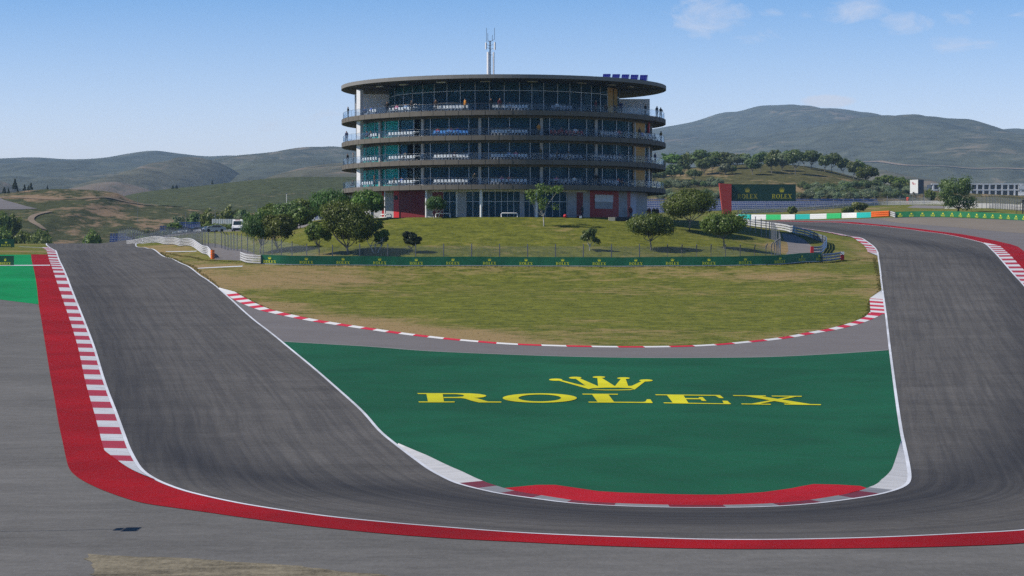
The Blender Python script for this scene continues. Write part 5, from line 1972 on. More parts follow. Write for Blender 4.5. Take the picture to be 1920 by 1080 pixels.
def make_tree(h, w, base, mat_, bark, seed, kind='round', size=.215, dens=1.0, clumps=None, stems=1, trunk=None, lean=0.0):
    """tree of height h and crown width w (metres); base = height of the crown's underside / h. Returns (trunk, crown) meshes"""
    r = np.random.default_rng(seed)
    cz, rz = h * (base + 1) / 2, h * (1 - base) / 2
    ctr = np.array([lean, 0, cz])
    n = int(1.5 * (clumps or int(26 + 10 * w)))
    pts = []
    # a few big lobes make the outline uneven; clumps sit on and in them
    nl = 5 + int(r.integers(0, 3))
    lobes = []
    for i in range(nl):
        a = 2 * math.pi * (i + r.random() * .7) / nl
        e = r.uniform(-.35, .65)
        lobes.append((np.array([math.cos(a) * .48, math.sin(a) * .48, e * .55]), r.uniform(.42, .62)))
    lobes.append((np.array([r.uniform(-.15, .15), 0, .35]), .6))
    if kind == 'feather':
        lobes = [(np.array([math.cos(2 * math.pi * i / 6) * .6, math.sin(2 * math.pi * i / 6) * .6, r.uniform(-.25, .25)]), .45) for i in range(6)] + [(np.array([0, 0, .2]), .6)]
    if kind == 'sparse':
        lobes = [(np.array([r.uniform(-.75, .75), r.uniform(-.5, .5), r.uniform(-.7, .8)]), r.uniform(.22, .36)) for i in range(11)]
    while len(pts) < n:
        lc, lr = lobes[int(r.integers(0, len(lobes)))]
        v = r.normal(size=3)
        v /= np.linalg.norm(v)
        p = lc + v * lr * r.random() ** .33
        if p[2] < -.95 or (kind == 'round' and p[2] < -.55 and r.random() < .6):
            continue
        pts.append(p)
    pts = np.array(pts)
    C = pts * np.array([w / 2, w / 2, rz]) + ctr
    cr = r.uniform(.11, .20, n) * w * (1.0 if kind != 'sparse' else .8)
    per = max(10, int(dens * (84 if size < .4 else 46)))
    if kind == 'feather':
        cm = leaf_mesh('crown', C, cr * 1.1, per, size * .9, seed, mat_, ctr, .9, 4.0, 1.2)
    else:
        cm = leaf_mesh('crown', C, cr, per, size, seed, mat_, ctr, 0, 1.35)
    mb = MB()
    tr_ = trunk or max(.06, h * .028)
    fork = h * max(.12, base * (.75 if kind != 'bush' else .2))
    for s in range(stems):
        sx = (s - (stems - 1) / 2) * .35
        p0 = Vector((sx * .5, 0, -.4))
        p1 = Vector((sx * 1.3 + r.uniform(-.05, .05), r.uniform(-.05, .05), fork * .55))
        p2 = Vector((sx * 2.0 + lean * .4 + r.uniform(-.1, .1), r.uniform(-.1, .1), fork))
        mb.tube([p0, p1, p2], tr_ * (1.0 if stems == 1 else .7), 7, 0, tr_ * .6)
        nb = 7 if stems == 1 else 4
        for k in range(nb):
            q = C[int(r.integers(0, n))]
            q = Vector(q)
            m = p2.lerp(q, .5) + Vector((r.uniform(-.12, .12) * w, r.uniform(-.12, .12) * w, -.06 * h))
            mb.tube([p2, m, q], tr_ * .48, 5, 0, tr_ * .12)
            for _ in range(2):
                q2 = Vector(C[int(r.integers(0, n))])
                if (q2 - m).length < w * .45:
                    mb.tube([m, m.lerp(q2, .55) + Vector((0, 0, .03 * h)), q2], tr_ * .26, 4, 0, tr_ * .07)
    return mb.mesh('trunk', [bark]), cm


def put_tree(meshes, loc, label, group=None, cat='tree', name='leafy_tree', sc=(1, 1, 1), rz=0.0):
    o = empty(name, loc, label, cat, group, rz)
    o.scale = sc
    link(bpy.data.objects.new('trunk', meshes[0]), o)
    link(bpy.data.objects.new('crown', meshes[1]), o)
    return o


# --- trees and bushes near the tower: (column, base row, top row, crown width px, base share, foliage, bark, kind, name, label, options)
NEAR = [
    (488, 475, 397, 62, .38, L_PINE, M_BARK, 'feather', 'feathery_tree', 'feathery green tree by the fence posts, leftmost on the mound', dict(clumps=90)),
    (521, 474, 401, 58, .24, L_DARK, M_BARK, 'round', 'leafy_tree', 'dark leafy tree right behind the feathery tree at the fence', {}),
    (598, 478, 414, 42, .40, L_OLIVE, M_BARK, 'round', 'leafy_tree', 'slender grey-stemmed tree left of the big dark tree', dict(clumps=60)),
    (651, 477, 378, 96, .30, L_DARK, M_BARK, 'round', 'leafy_tree', 'biggest dark spreading tree on the mound, behind the left of the banner', dict(clumps=170, dens=1.2)),
    (704, 474, 418, 44, .42, L_OLIVE, M_BARKW, 'sparse', 'leafy_tree', 'low branch-like tree with white forked stems beside the biggest dark tree', dict(stems=3, clumps=40)),
    (772, 474, 436, 36, .30, L_CONI, M_BARK, 'sparse', 'dark_bush', 'small dark bush behind the fence, left of the tower middle', dict(clumps=46)),
    (818, 406, 366, 33, .42, L_PINE, M_BARKW, 'feather', 'small_tree', 'small V-stemmed tree standing before the tower ground floor', dict(stems=3, clumps=50, size=.2)),
    (1020, 424, 345, 66, .34, L_OLIVE, M_BARKW, 'sparse', 'small_tree', "young open-crowned tree on the lawn in front of the tower's middle", dict(clumps=22, size=.2, trunk=.11, dens=.5)),
    (1106, 470, 431, 36, .30, L_MID, M_BARKW, 'sparse', 'small_bush', 'thin wispy bush behind the fence below the red ground-floor panel', dict(clumps=26, size=.2, dens=.5)),
    (1220, 469, 403, 74, .36, L_OLIVE, M_BARK, 'round', 'olive_tree', 'round olive tree behind the fence, right of the tower', dict(clumps=120, dens=1.2)),
    (1293, 435, 361, 94, .36, L_OLIVE, M_BARK, 'round', 'olive_tree', 'largest olive tree, left of the red sign pylon', dict(clumps=150, dens=1.3)),
    (1358, 466, 402, 74, .38, L_DARK, M_BARK, 'round', 'olive_tree', 'olive tree right of the largest one, near the curving fence', dict(clumps=120, dens=1.2)),
]
for i, (px, by, ty, wpx, bs, lf, bk, kd, nm, lb, op) in enumerate(NEAR):
    p = gp(px, by)
    if px == 818:
        q_ = tp(26.2, ang_of(px, 26.2), 0)
        p = Vector((q_.x, q_.y, H(q_.x, q_.y)))
    k = p.y / FPX
    h, w = (by - ty) * k * 1.03, wpx * k * 1.08
    put_tree(make_tree(h, w, bs - (.14 if px < 720 else .04), lf, bk, 100 + i, kd, **op), p, lb, None, 'bush' if 'bush' in nm else 'tree', nm)
# behind the mound and beside the tower: (column, top row, bottom row, width px, distance)
BACK = [(689, 358, 412, 64, 336, L_OLIVE, M_BARK, 'round', 'leafy tree partly hiding the white end wall of the tower', .22), (624, 361, 412, 76, 352, L_PINE, M_BARKD, 'feather', 'wide feathery tree left of the tower, behind the biggest dark tree', .3),
        (577, 374, 420, 62, 400, L_DARK, M_BARKD, 'round', 'dark tree beside the small blue grandstand left of the tower', .15), (548, 380, 425, 60, 372, L_MID, M_BARKD, 'round', 'bushy tree in the middle of the group left of the tower', .15), (512, 383, 425, 62, 395, L_DARK, M_BARKD, 'round', 'bushy tree behind the feathery tree, left of the group by the tower', .15),
        (563, 392, 428, 50, 362, L_OLIVE, M_BARKD, 'round', 'olive-green bushy tree filling the gap in the group left of the tower', .12), (637, 390, 430, 52, 345, L_DARK, M_BARKD, 'round', 'dark bushy tree right behind the biggest spreading tree', .12),
        (540, 405, 440, 40, 352, L_DARK, M_BARKD, 'round', 'low dark tree behind the one at the fence, left of the mound slope', .12), (600, 380, 412, 40, 420, L_PINE, M_BARKD, 'round', 'dark shrub-like tree above the small blue grandstand', .12)]
for i, (px, ty, by, wpx, d, lf, bk, kd, lb, bs) in enumerate(BACK):
    b = at(px, by, d)
    t = at(px, ty, d)
    g = min(H(b.x, b.y), b.z)
    h = t.z - g
    put_tree(make_tree(h, wpx * d / FPX, max(bs, 1 - (t.z - b.z) / h), lf, bk, 200 + i, kd, clumps=100, size=.3), Vector((b.x, d, g)), lb)
# the loose tree behind the right-hand banner
p = gp(1791, 404, 500)
put_tree(make_tree(8.0, 9.4, .08, L_MID, M_BARKD, 301, 'sparse', clumps=92, size=.30, dens=.6, trunk=.28), Vector((p.x + 2.6, p.y + 10, H(p.x + 2.6, p.y + 10))), 'wide loose-crowned tree behind the right-hand green banner', None, 'tree', 'leafy_tree')
for px, by, ty, w, lb, s in ((1486, 405, 387, 17, 'small dark round tree below the green billboard', 31), (1590, 409, 389, 23, 'smaller of the two round trees behind the coloured barrier blocks', 32), (1611, 408, 380, 30, 'larger of the two round trees behind the coloured barrier blocks', 33)):
    p = gp(px, by - 1.5, 500)
    d = 545
    q = at(px, by - 2, d)
    h = (at(px, ty, d).z - H(q.x, d))
    put_tree(make_tree(h, w * d / FPX, .26, L_DARK, M_BARK, 300 + s, 'round', clumps=70, size=.3, dens=.9), Vector((q.x, d, H(q.x, d))), lb, 'round trees behind the coloured barrier', 'tree', 'round_tree')

# --- masters for trees farther off; copies share their meshes
FAR = {}
for nm, lf, bk, kd, bs, w in (('mid', L_MID, M_BARK, 'round', .30, .82), ('mid_b', L_MID, M_BARK, 'round', .36, .95), ('olive', L_OLIVE, M_BARK, 'round', .28, .9), ('grey', L_GREY, M_BARK, 'round', .2, .95), ('dark', L_DARK, M_BARKD, 'round', .2, .9), ('bush', L_GREY, M_BARKD, 'bush', .02, 1.25), ('bush_b', L_MID, M_BARKD, 'bush', .02, 1.3), ('hedge', L_LIGHT, M_BARKD, 'bush', .02, 1.6)):
    FAR[nm] = [make_tree(8.0, 8.0 * w, bs, lf, bk, 400 + len(FAR) * 7 + v, 'round' if kd == 'bush' else kd, size=.60, dens=.75, clumps=60, trunk=.2) for v in range(2)]


def far_tree(kind, loc, h, wratio, label, group, cat='tree', name='round_tree'):
    ms = FAR[kind][rnd.randrange(2)]
    s = h / 8.0
    put_tree(ms, loc, label, group, cat, name, (s * wratio, s * wratio, s), rnd.uniform(0, 6.28))


# trees of the wooded hill: (column, top row, base row, width px, kind)
HT = []
for X, t, b, w, k in ((140, 245, 420, 110, 'dark'), (310, 185, 410, 250, 'olive'), (320, 360, 605, 200, 'mid'), (452, 290, 515, 150, 'mid'), (512, 180, 390, 140, 'dark'), (545, 225, 400, 130, 'grey'), (692, 150, 400, 220, 'mid'), (640, 240, 400, 150, 'olive'), (722, 300, 500, 150, 'grey'),
                      (605, 440, 610, 170, 'mid_b'), (745, 265, 505, 190, 'mid'), (852, 230, 475, 140, 'mid'), (900, 130, 320, 170, 'dark'), (975, 255, 430, 225, 'mid'), (1052, 130, 300, 185, 'mid_b'), (1030, 350, 505, 160, 'grey'), (1180, 228, 415, 170, 'grey'), (1130, 370, 490, 90, 'dark'),
                      (1270, 150, 300, 150, 'dark'), (1322, 215, 400, 130, 'grey'), (1410, 268, 505, 190, 'mid'), (1520, 200, 465, 140, 'mid_b'), (1675, 215, 485, 170, 'mid'), (1712, 150, 350, 165, 'dark'), (1820, 200, 445, 160, 'grey'), (1895, 135, 330, 170, 'mid'), (180, 400, 605, 110, 'mid'), (60, 320, 560, 120, 'dark'), (60, 430, 620, 100, 'mid')):
    HT.append((1220 + X / 7.385, 260 + t / 7.385, 260 + b / 7.385, w / 7.385, k))
for X, t, b, w, k in ((45, 220, 450, 150, 'grey'), (200, 102, 320, 205, 'mid'), (230, 180, 500, 180, 'mid_b'), (350, 190, 395, 120, 'mid'), (452, 158, 425, 235, 'mid'), (640, 225, 460, 160, 'mid'), (735, 215, 475, 190, 'mid_b'), (890, 268, 500, 165, 'mid'), (1040, 305, 560, 150, 'mid'), (1095, 310, 570, 170, 'dark'),
                      (1222, 383, 640, 245, 'dark'), (1470, 508, 660, 170, 'dark'), (1560, 515, 680, 130, 'dark'), (1700, 535, 720, 190, 'dark'), (1365, 560, 720, 130, 'mid'), (1640, 600, 760, 150, 'mid'), (1790, 610, 760, 110, 'dark')):
    HT.append((1460 + X / 7.385, 260 + t / 7.385, 260 + b / 7.385, w / 7.385, k))
KW_ = {'mid': 'green', 'mid_b': 'green', 'olive': 'yellow-green', 'grey': 'pale grey-green', 'dark': 'dark green'}
for px, t, b, w, k in HT:
    p = hill_at('wooded_hill', px, b)
    kk = p.y / FPX
    h = (b - t) * kk
    seg = 'beside the tower' if px < 1320 else ('above the red sign pylon' if px < 1400 else ('above the green billboard' if px < 1500 else ('along the sloping right crest' if px < 1640 else 'behind the white marshal box')))
    row = 'crest' if b < 316 else 'slope'
    if px > 1640:
        row = 'foot'
    far_tree(k, Vector((p.x, p.y, p.z - .2)), h * 1.06, max(.85, min(1.9, 1.22 * (w * kk) / (h * .9))), f'{KW_[k]} tree on the {row} of the wooded hill, {seg}', f'{KW_[k]} trees on the hill {row} {seg}')
p = at(1744, 352, 700)
far_tree('dark', Vector((p.x, 700, H(p.x, 700) - .3)), p.z - H(p.x, 700), .62, 'dark tree between the marshal box and the white-framed building', None)
# bushes at the foot of that hill
br = random.Random(5)
for x0, y0, x1, y1, n, seg in ((1246, 352, 1350, 350, 15, 'upper row beside the tower'), (1236, 373, 1352, 372, 15, 'lower row beside the tower'), (1505, 357, 1560, 359, 8, 'upper row right of the billboard'), (1525, 364, 1640, 368, 20, 'middle row right of the billboard'), (1495, 373, 1640, 375, 16, 'lower row right of the billboard'),
                             (1580, 355, 1650, 352, 14, 'upper row before the hill crest end'), (1640, 360, 1704, 364, 14, 'row beside the marshal box'), (1655, 371, 1704, 374, 8, 'row behind the marshal in orange')):
    for i in range(n):
        t = (i + br.uniform(-.3, .3)) / max(1, n - 1)
        px, py = x0 + (x1 - x0) * t, y0 + (y1 - y0) * t + br.uniform(-2.5, 2.5)
        p = hill_at('wooded_hill', px, py)
        k = br.choice(('bush', 'bush', 'bush_b'))
        far_tree(k, Vector((p.x, p.y, p.z - .15)), br.uniform(2.0, 3.5), br.uniform(.85, 1.1), f"round {'grey-green' if k == 'bush' else 'green'} bush in the {seg} at the hill foot", f"{'grey-green' if k == 'bush' else 'green'} bushes, {seg}", 'bush', 'round_bush')

# trees in the valley on the left: (column, top row, base row, width px, distance, kind, label)
for px, t, b, w, d, k, lb in ((249, 432, 449, 21, 500, 'dark', 'dark tree right of the leftmost blue grandstand, first of the valley row'), (265, 434, 448, 14, 505, 'mid', 'small tree second in the valley row right of the leftmost grandstand'), (277, 430, 447, 15, 510, 'dark', 'dark tree third in the valley row right of the leftmost grandstand'),
                              (290, 431, 448, 20, 505, 'mid', 'green tree fourth in the valley row right of the leftmost grandstand'), (305, 433, 446, 16, 515, 'dark', 'tree fifth in the valley row, left of the pair of blue grandstands'), (270, 441, 451, 30, 480, 'hedge', 'light green low hedge along the fence beside the leftmost grandstand'), (328, 416, 446, 33, 520, 'dark', 'dark tree between the two middle blue grandstands'),
                              (337, 405, 428, 30, 600, 'grey', 'pale grey-green tree behind the middle blue grandstands'), (366, 395, 424, 24, 600, 'mid', 'tall green tree left of the lamp mast by the parked cars'), (391, 392, 424, 36, 590, 'dark', 'big dark tree behind the parked silver cars'), (391, 415, 430, 26, 530, 'dark', 'dark low round tree right behind the parked cars'),
                              (430, 386, 418, 33, 610, 'dark', 'dark tree above the white panel wall'), (456, 388, 416, 25, 600, 'mid', 'green tree behind the white van'), (410, 400, 420, 22, 640, 'mid', 'green tree farther back between the two dark valley trees'), (449, 402, 424, 16, 560, 'grey', 'pale shrub-like tree above the roof of the white van'),
                              (173, 432, 457, 26, 560, 'dark', 'lone dark tree beyond the crest of the left straight'), (5, 398, 425, 18, 600, 'dark', 'big tree at the left edge below the hillside road'), (24, 402, 426, 24, 610, 'dark', 'dark tree right of the biggest one below the hillside road'), (7, 426, 458, 24, 560, 'dark', 'dark tree above the left green board'), (40, 433, 458, 15, 560, 'dark', 'small dark tree between the left green board and the tree pair'),
                              (58, 430, 458, 22, 575, 'mid', 'green tree left in the pair at the crest of the straight'), (80, 429, 459, 30, 560, 'dark', 'dark tree right in the pair at the crest of the straight'), (72, 439, 459, 16, 550, 'hedge', 'light green bush in front of the tree pair at the crest')):
    q = at(px, b, d)
    g = min(q.z, max(H(q.x, d), q.z - 5))
    z = at(px, t, d).z
    h = z - g
    far_tree(k, Vector((q.x, d, g - .1)), h, max(.6, (w * d / FPX) / (h * (.9 if k != 'hedge' else 1.6))), lb, 'trees in the valley on the left', 'hedge' if 'hedge' in lb else 'tree')
# hedge between the cars and the van
q = on(417, 500)
for i, px in enumerate((406, 413, 420, 427, 433)):
    q = on(px, 505)
    far_tree('hedge', q, at(px, 419.5 + (i % 2), 505).z - q.z, 1.1, 'light green bush of the hedge between the silver cars and the white van', 'hedge bushes by the van', 'bush', 'hedge_bush')


# conifers on the left skyline
def conifer(seed, pts_n=70):
    r = np.random.default_rng(seed)
    C, R_ = [], []
    for i in range(pts_n):
        z = r.uniform(.28, 1.0) ** .9
        rad = (1.02 - z) * .36 * (.6 + .4 * r.random())
        a = r.uniform(0, 6.28)
        C.append((rad * math.cos(a) * 10, rad * math.sin(a) * 10, z * 10))
        R_.append((1.05 - z) * .9 + .25)
    cm = leaf_mesh('crown', np.array(C), np.array(R_), 26, .55, seed, L_CONI, np.array([0, 0, 5]), 0, 1.6, .6)
    mb = MB()
    mb.tube([(0, 0, -.6), (0, 0, 5), (0, 0, 9.8)], .22, 6, 0, .05)
    return mb.mesh('trunk', [M_BARKD]), cm


CO = [conifer(501), conifer(502)]
for px, t, b, wr, hn, lb in ((8, 350, 366, 1.1, 'near_hillside', 'short dark conifer at the far left on the hillside skyline'), (16, 352, 365, .9, 'near_hillside', 'pale thin conifer left of the tallest one on the skyline'), (28, 335, 363, .85, 'near_hillside', 'tallest conifer on the left skyline'), (33, 352, 362, 1.0, 'near_hillside', 'small conifer at the foot of the tallest one'),
                             (46, 345, 361, .9, 'near_hillside', 'left conifer of the tight skyline group right of the tallest'), (53, 347, 360, .9, 'near_hillside', 'middle conifer of the tight skyline group'), (58, 342, 360, 1.0, 'near_hillside', 'right conifer of the tight skyline group'), (89, 347, 357, .8, 'near_hillside', 'faint lone conifer at the start of the bare hillside'),
                             (324, 347, 356, 1.5, 'green_hill', 'squat dark conifer on the green hill ridge'), (331, 346, 356, 1.4, 'green_hill', 'twin of the squat conifer, right one on the green hill ridge'), (398, 337, 348, .9, 'green_hill', 'slim lone conifer on the green hill ridge')):
    p = hill_at(hn, px, b)
    h = (b - t) * p.y / FPX
    s = h / 10
    put_tree(CO[rnd.randrange(2)], Vector((p.x, p.y, p.z - .2)), lb, 'conifers on the left skyline', 'tree', 'conifer_tree', (s * wr, s * wr, s), rnd.uniform(0, 6))

# ------------------------------------------------------------------ barriers, banners, fences
M_RAILW = simple('white_guardrail', (.55, .55, .56), .45, .10, 1.2)
M_RAILB = simple('galvanised_guardrail', (.30, .34, .42), .4, .12, 1.2, metal=.4)
M_POST = simple('fence_post_metal', (.13, .14, .17), .5, .1, 2, metal=.3)
M_POSTL = simple('pale_fence_post', (.22, .24, .28), .5, .1, 2, metal=.3)
M_WIRE = simple('fence_wire', (.24, .26, .29), .5, .1, 2, metal=.3)
M_BANNER = simple('green_banner', (.010, .150, .068), .55, .22, .9, sc=(1.5, 1.5, .5), bmp=.05)
M_BANNERD = simple('dark_green_board', (.007, .050, .030), .5, .12, .7)
M_LOGO = simple('yellow_print', (.78, .80, .04), .6, .06, 2)
M_LOGOD = simple('gold_print', (.40, .36, .04), .6, .06, 2)
M_ORANGEP = simple('orange_plastic', (.85, .16, .015), .5, .10, 1.5)
M_TEALP = simple('teal_block_cover', (.012, .46, .42), .55, .06, 1.5)
M_GRNP = simple('green_block_cover', (.03, .52, .16), .55, .06, 1.5)
M_WHTP = simple('white_block_cover', (.80, .80, .80), .55, .05, 1.5)

# serif capitals and a crown as outlines in a unit box
GLY = {
    'R': (.86, [[(.0, .93), (.50, .93), (.50, 1), (.0, 1)], [(.12, .06), (.30, .06), (.30, .94), (.12, .94)], [(.0, 0), (.42, 0), (.42, .07), (.0, .07)],
                [(.48, 1), (.66, .96), (.74, .86), (.74, .66), (.66, .54), (.48, .48), (.29, .48), (.29, .56), (.46, .56), (.55, .62), (.57, .72), (.57, .80), (.53, .90), (.46, .93)], [(.40, .50), (.56, .50), (.74, .08), (.86, .07), (.86, 0), (.64, 0)]]),
    'L': (.70, [[(.0, .93), (.44, .93), (.44, 1), (.0, 1)], [(.12, .0), (.31, .0), (.31, .94), (.12, .94)], [(.0, 0), (.68, 0), (.68, .08), (.0, .08)], [(.60, .07), (.68, .07), (.70, .32), (.65, .32)]]),
    'E': (.74, [[(.0, .93), (.68, .93), (.68, 1), (.0, 1)], [(.12, .0), (.31, .0), (.31, .94), (.12, .94)], [(.0, 0), (.72, 0), (.72, .08), (.0, .08)], [(.66, .06), (.72, .06), (.74, .30), (.69, .30)], [(.62, .94), (.68, .94), (.68, .74), (.64, .74)], [(.30, .47), (.52, .47), (.52, .55), (.30, .55)], [(.49, .36), (.54, .36), (.54, .66), (.49, .66)]]),
    'X': (.92, [[(.0, .93), (.42, .93), (.42, 1), (.0, 1)], [(.54, .93), (.90, .93), (.90, 1), (.54, 1)], [(.0, 0), (.36, 0), (.36, .07), (.0, .07)], [(.48, 0), (.92, 0), (.92, .07), (.48, .07)], [(.10, .95), (.30, .95), (.82, .04), (.60, .04)], [(.70, .95), (.79, .95), (.24, .04), (.14, .04)]]),
}
CROWN = [[(.18, .10), (.82, .10), (.97, .74), (.70, .34), (.76, .92), (.56, .38), (.50, 1.0), (.44, .38), (.24, .92), (.30, .34), (.03, .74)]]


def logo(mb, fn, s0, width, h_text, z_text, h_crown, z_crown, w_crown, mi=0):
    """the word ROLEX centred at s0, a five-pointed crown above it; fn(s, z, lift) -> point"""
    adv = [.86, .90, .70, .74, .92]
    tot = sum(adv) + .12 * 4
    x = s0 - width / 2
    k = width / tot
    lift = 0
    for ch, a in zip('ROLEX', adv):
        if ch == 'O':
            n = 20
            o1 = [(x + k * (.45 + .45 * math.cos(2 * math.pi * i / n)), z_text + h_text * (.5 + .52 * math.sin(2 * math.pi * i / n))) for i in range(n)]
            o2 = [(x + k * (.45 + .24 * math.cos(2 * math.pi * i / n)), z_text + h_text * (.5 + .44 * math.sin(2 * math.pi * i / n))) for i in range(n)]
            mb.add([fn(p, q, 0) for p, q in o1 + o2], [(i, (i + 1) % n, n + (i + 1) % n, n + i) for i in range(n)], mi)
        else:
            for poly in GLY[ch][1]:
                lift += .0006
                mb.flat([(x + p * k, z_text + q * h_text) for p, q in poly], lambda p, q: fn(p, q, lift), mi)
        x += (a + .12) * k
    for poly in CROWN:
        mb.flat([(s0 + (p - .5) * w_crown, z_crown + q * h_crown) for p, q in poly], lambda p, q: fn(p, q, 0), mi)


class Path:
    """a line over the ground with arc length"""

    def __init__(self, pts, step=.6):
        self.p = smooth([tuple(q)[:2] for q in pts], step)
        self.s = np.r_[0, np.cumsum(np.linalg.norm(np.diff(self.p, axis=0), axis=1))]
        self.z = Hv(self.p)
        self.L = self.s[-1]

    def at(self, s, z=0.0, off=0.0):
        x, y = np.interp(s, self.s, self.p[:, 0]), np.interp(s, self.s, self.p[:, 1])
        e = .3
        tx = np.interp(s + e, self.s, self.p[:, 0]) - np.interp(s - e, self.s, self.p[:, 0])
        ty = np.interp(s + e, self.s, self.p[:, 1]) - np.interp(s - e, self.s, self.p[:, 1])
        l = math.hypot(tx, ty) or 1
        return Vector((x + ty / l * off, y - tx / l * off, np.interp(s, self.s, self.z) + z))

    def dir(self, s):
        a, b = self.at(s - .3), self.at(s + .3)
        return math.atan2(b.y - a.y, b.x - a.x)


def sweep(mb, path, profile, s0, s1, step=.6, mi=0, org=Vector((0, 0, 0)), closed=True):
    """profile: (off, z) points; off > 0 to the right of the path (towards the camera when it runs left to right)"""
    n = max(2, int((s1 - s0) / step) + 1)
    vs, fs = [], []
    m = len(profile)
    for i in range(n):
        s = s0 + (s1 - s0) * i / (n - 1)
        for o, z in profile:
            vs.append(path.at(s, z, o) - org)
    for i in range(n - 1):
        for k in range(m if closed else m - 1):
            q = (k + 1) % m
            fs.append((i * m + k, i * m + q, (i + 1) * m + q, (i + 1) * m + k))
    if closed:
        fs += [tuple(range(m)), tuple(range((n - 1) * m, n * m))[::-1]]
    mb.add(vs, fs, mi)


def guardrail(name, pts, label, mat_, h=1.2, beams=3, side=1, post=2.4, mat_post=None, s1=None):
    pa = Path(pts)
    org = pa.at(0)
    o = empty(name, org, label, 'guardrail')
    bh = h / beams
    for k in range(beams):
        z = .06 + k * bh
        d = side * .09
        prof = [(d, z + .02), (d * 1.9, z + bh * .22), (d, z + bh * .38), (d * 1.9, z + bh * .56), (d, z + bh * .74), (d * .6, z + bh * .74), (d * .6, z + .02)]
        mb = MB()
        sweep(mb, pa, prof, 0, pa.L, 1.0, 0, org)
        mb.build('rail_beam', mat_, o)
    n = max(2, int(pa.L / post))
    for i in range(n + 1):
        mb = MB()
        p = pa.at(pa.L * i / n, 0, -side * .06) - org
        mb.box((p.x, p.y, p.z + (h - .2) / 2), (.11, .11, h + .16), 0, pa.dir(pa.L * i / n))
        mb.build('post', mat_post or M_POST, o)
    return o, pa


def banner(pts, label, spacing, first, h=1.2, base_white=True, wlogo=1.75, mat_=None, name='sponsor_barrier'):
    pa = Path(pts)
    org = pa.at(0)
    o = empty(name, org, label, 'barrier')
    mb = MB()
    n = int(pa.L / .6)
    # the cloth: slightly rippled
    vs, fs = [], []
    rows = 5
    rr_ = random.Random(3)
    for i in range(n + 1):
        s = pa.L * i / n
        for k in range(rows):
            t = k / (rows - 1)
            rip = .025 * math.sin(s * 2.1 + t * 2.4 + 1.3 * math.sin(s * .37)) * math.sin(math.pi * t)
            vs.append(pa.at(s, .10 + (h - .10) * t, .13 + rip) - org)
    for i in range(n):
        for k in range(rows - 1):
            fs.append((i * rows + k, (i + 1) * rows + k, (i + 1) * rows + k + 1, i * rows + k + 1))
    mb.add(vs, fs, 0, True)
    sweep(mb, pa, [(-.10, h), (.10, h), (.10, .02), (-.10, .02)], 0, pa.L, 1.0, 0, org)
    mb.build('banner_cloth', mat_ or M_BANNER, o)
    if base_white:
        mb = MB()
        sweep(mb, pa, [(.06, .0), (.17, .0), (.17, .085), (.06, .085)], 0, pa.L, 1.0, 0, org)
        mb.build('base_rail', M_RAILW, o)
    s = first
    while s < pa.L - .8:
        mb = MB()
        logo(mb, lambda a, z, l: pa.at(a, z, .185 + l) - org, s, wlogo, .36, .17, .46, .60, .50)
        mb.build('lettering', M_LOGO, o, False)
        s += spacing
    return o, pa


# long green banner in the middle
BPX = [(490, 495), (540, 496.5), (620, 497.3), (720, 498), (840, 498.5), (960, 499), (1080, 499.3), (1200, 499.3), (1310, 498.7), (1400, 497.3), (1470, 495), (1541, 491)]
bo, bpath = banner(G(BPX), 'long dark green banner barrier with yellow crowns and lettering across the infield', 4.75, 1.2)
# white ribbed guardrail sections on the left
guardrail('guardrail', G([(452, 489), (462, 493), (476, 494.8), (489.5, 495.4)]), 'short white ribbed guardrail at the left end of the long green banner', M_RAILW, 1.2, 4)
WB = [tuple(on(238, 456)[:2]), tuple(on(252, 450)[:2]), tuple(on(271, 438)[:2]), tuple(on(312, 406)[:2]), tuple(on(345, 372)[:2]), tuple(gp(372, 470)[:2]), tuple(gp(388, 477.5)[:2]), tuple(gp(396.5, 485)[:2])]
guardrail('guardrail', WB, 'long curving white ribbed guardrail inside the left straight', M_RAILW, 1.25, 5, 1)
p = gp(398.5, 486)
o = empty('barrier_end', p, 'orange stacked end marker of the curving white guardrail', 'barrier end')
for k in range(4):
    mb = MB()
    mb.tube([(0, 0, .02 + k * .32), (0, 0, .30 + k * .32)], .27, 10)
    mb.build('orange_ring', M_ORANGEP, o)
# guardrails on the right
guardrail('guardrail', G([(1524, 477), (1541, 474.5), (1547.5, 466), (1547.5, 457), (1538, 453.5), (1526, 449)]) , 'galvanised guardrail bending round the end of the right service road', M_RAILB, 1.15, 3)
guardrail('guardrail', G([(1527, 449), (1515, 444.5), (1503, 441.5), (1490, 438), (1477, 434.5), (1450, 430), (1420, 426), (1394, 422)]), 'white then shaded guardrail between service road and right-hand bend', M_RAILW, 1.2, 3, -1)
guardrail('guardrail', G([(1542, 491.5), (1560, 490), (1577, 487)]), 'short blue-grey guardrail at the right end of the long green banner', M_RAILB, 1.15, 3)
for px, py, lb in ((1522.5, 477.5, 'red end cap of the guardrail bending round the service road'), (1579.5, 487.5, 'red and white end cap right of the long green banner')):
    p = gp(px, py)
    o = empty('barrier_end', p, lb, 'barrier end')
    mb = MB(); mb.box((0, 0, .36), (.42, .5, .72), 0); mb.build('red_cap', M_REDL, o)
    mb = MB(); mb.box((.02, 0, .93), (.40, .48, .42), 0); mb.build('white_cap' if px > 1550 else 'red_cap', M_WHTP if px > 1550 else M_REDL, o)

# catch fence
FP = [tuple(on(222, 490)[:2]), tuple(on(271, 462)[:2]), tuple(on(312, 428)[:2]), tuple(on(351, 390)[:2])] + G([(386, 461.5), (415, 465.5), (445, 470.5), (470, 475), (490, 479)]) + \
    [tuple(bpath.at(s, 0, -1.5)[:2]) for s in np.linspace(6, bpath.L - 12, 9)] + G([(1462, 480)])
FP2 = G([(1463, 480), (1462, 468), (1455, 457), (1444, 448), (1428, 441), (1410, 434), (1395, 428), (1382, 423.5)])


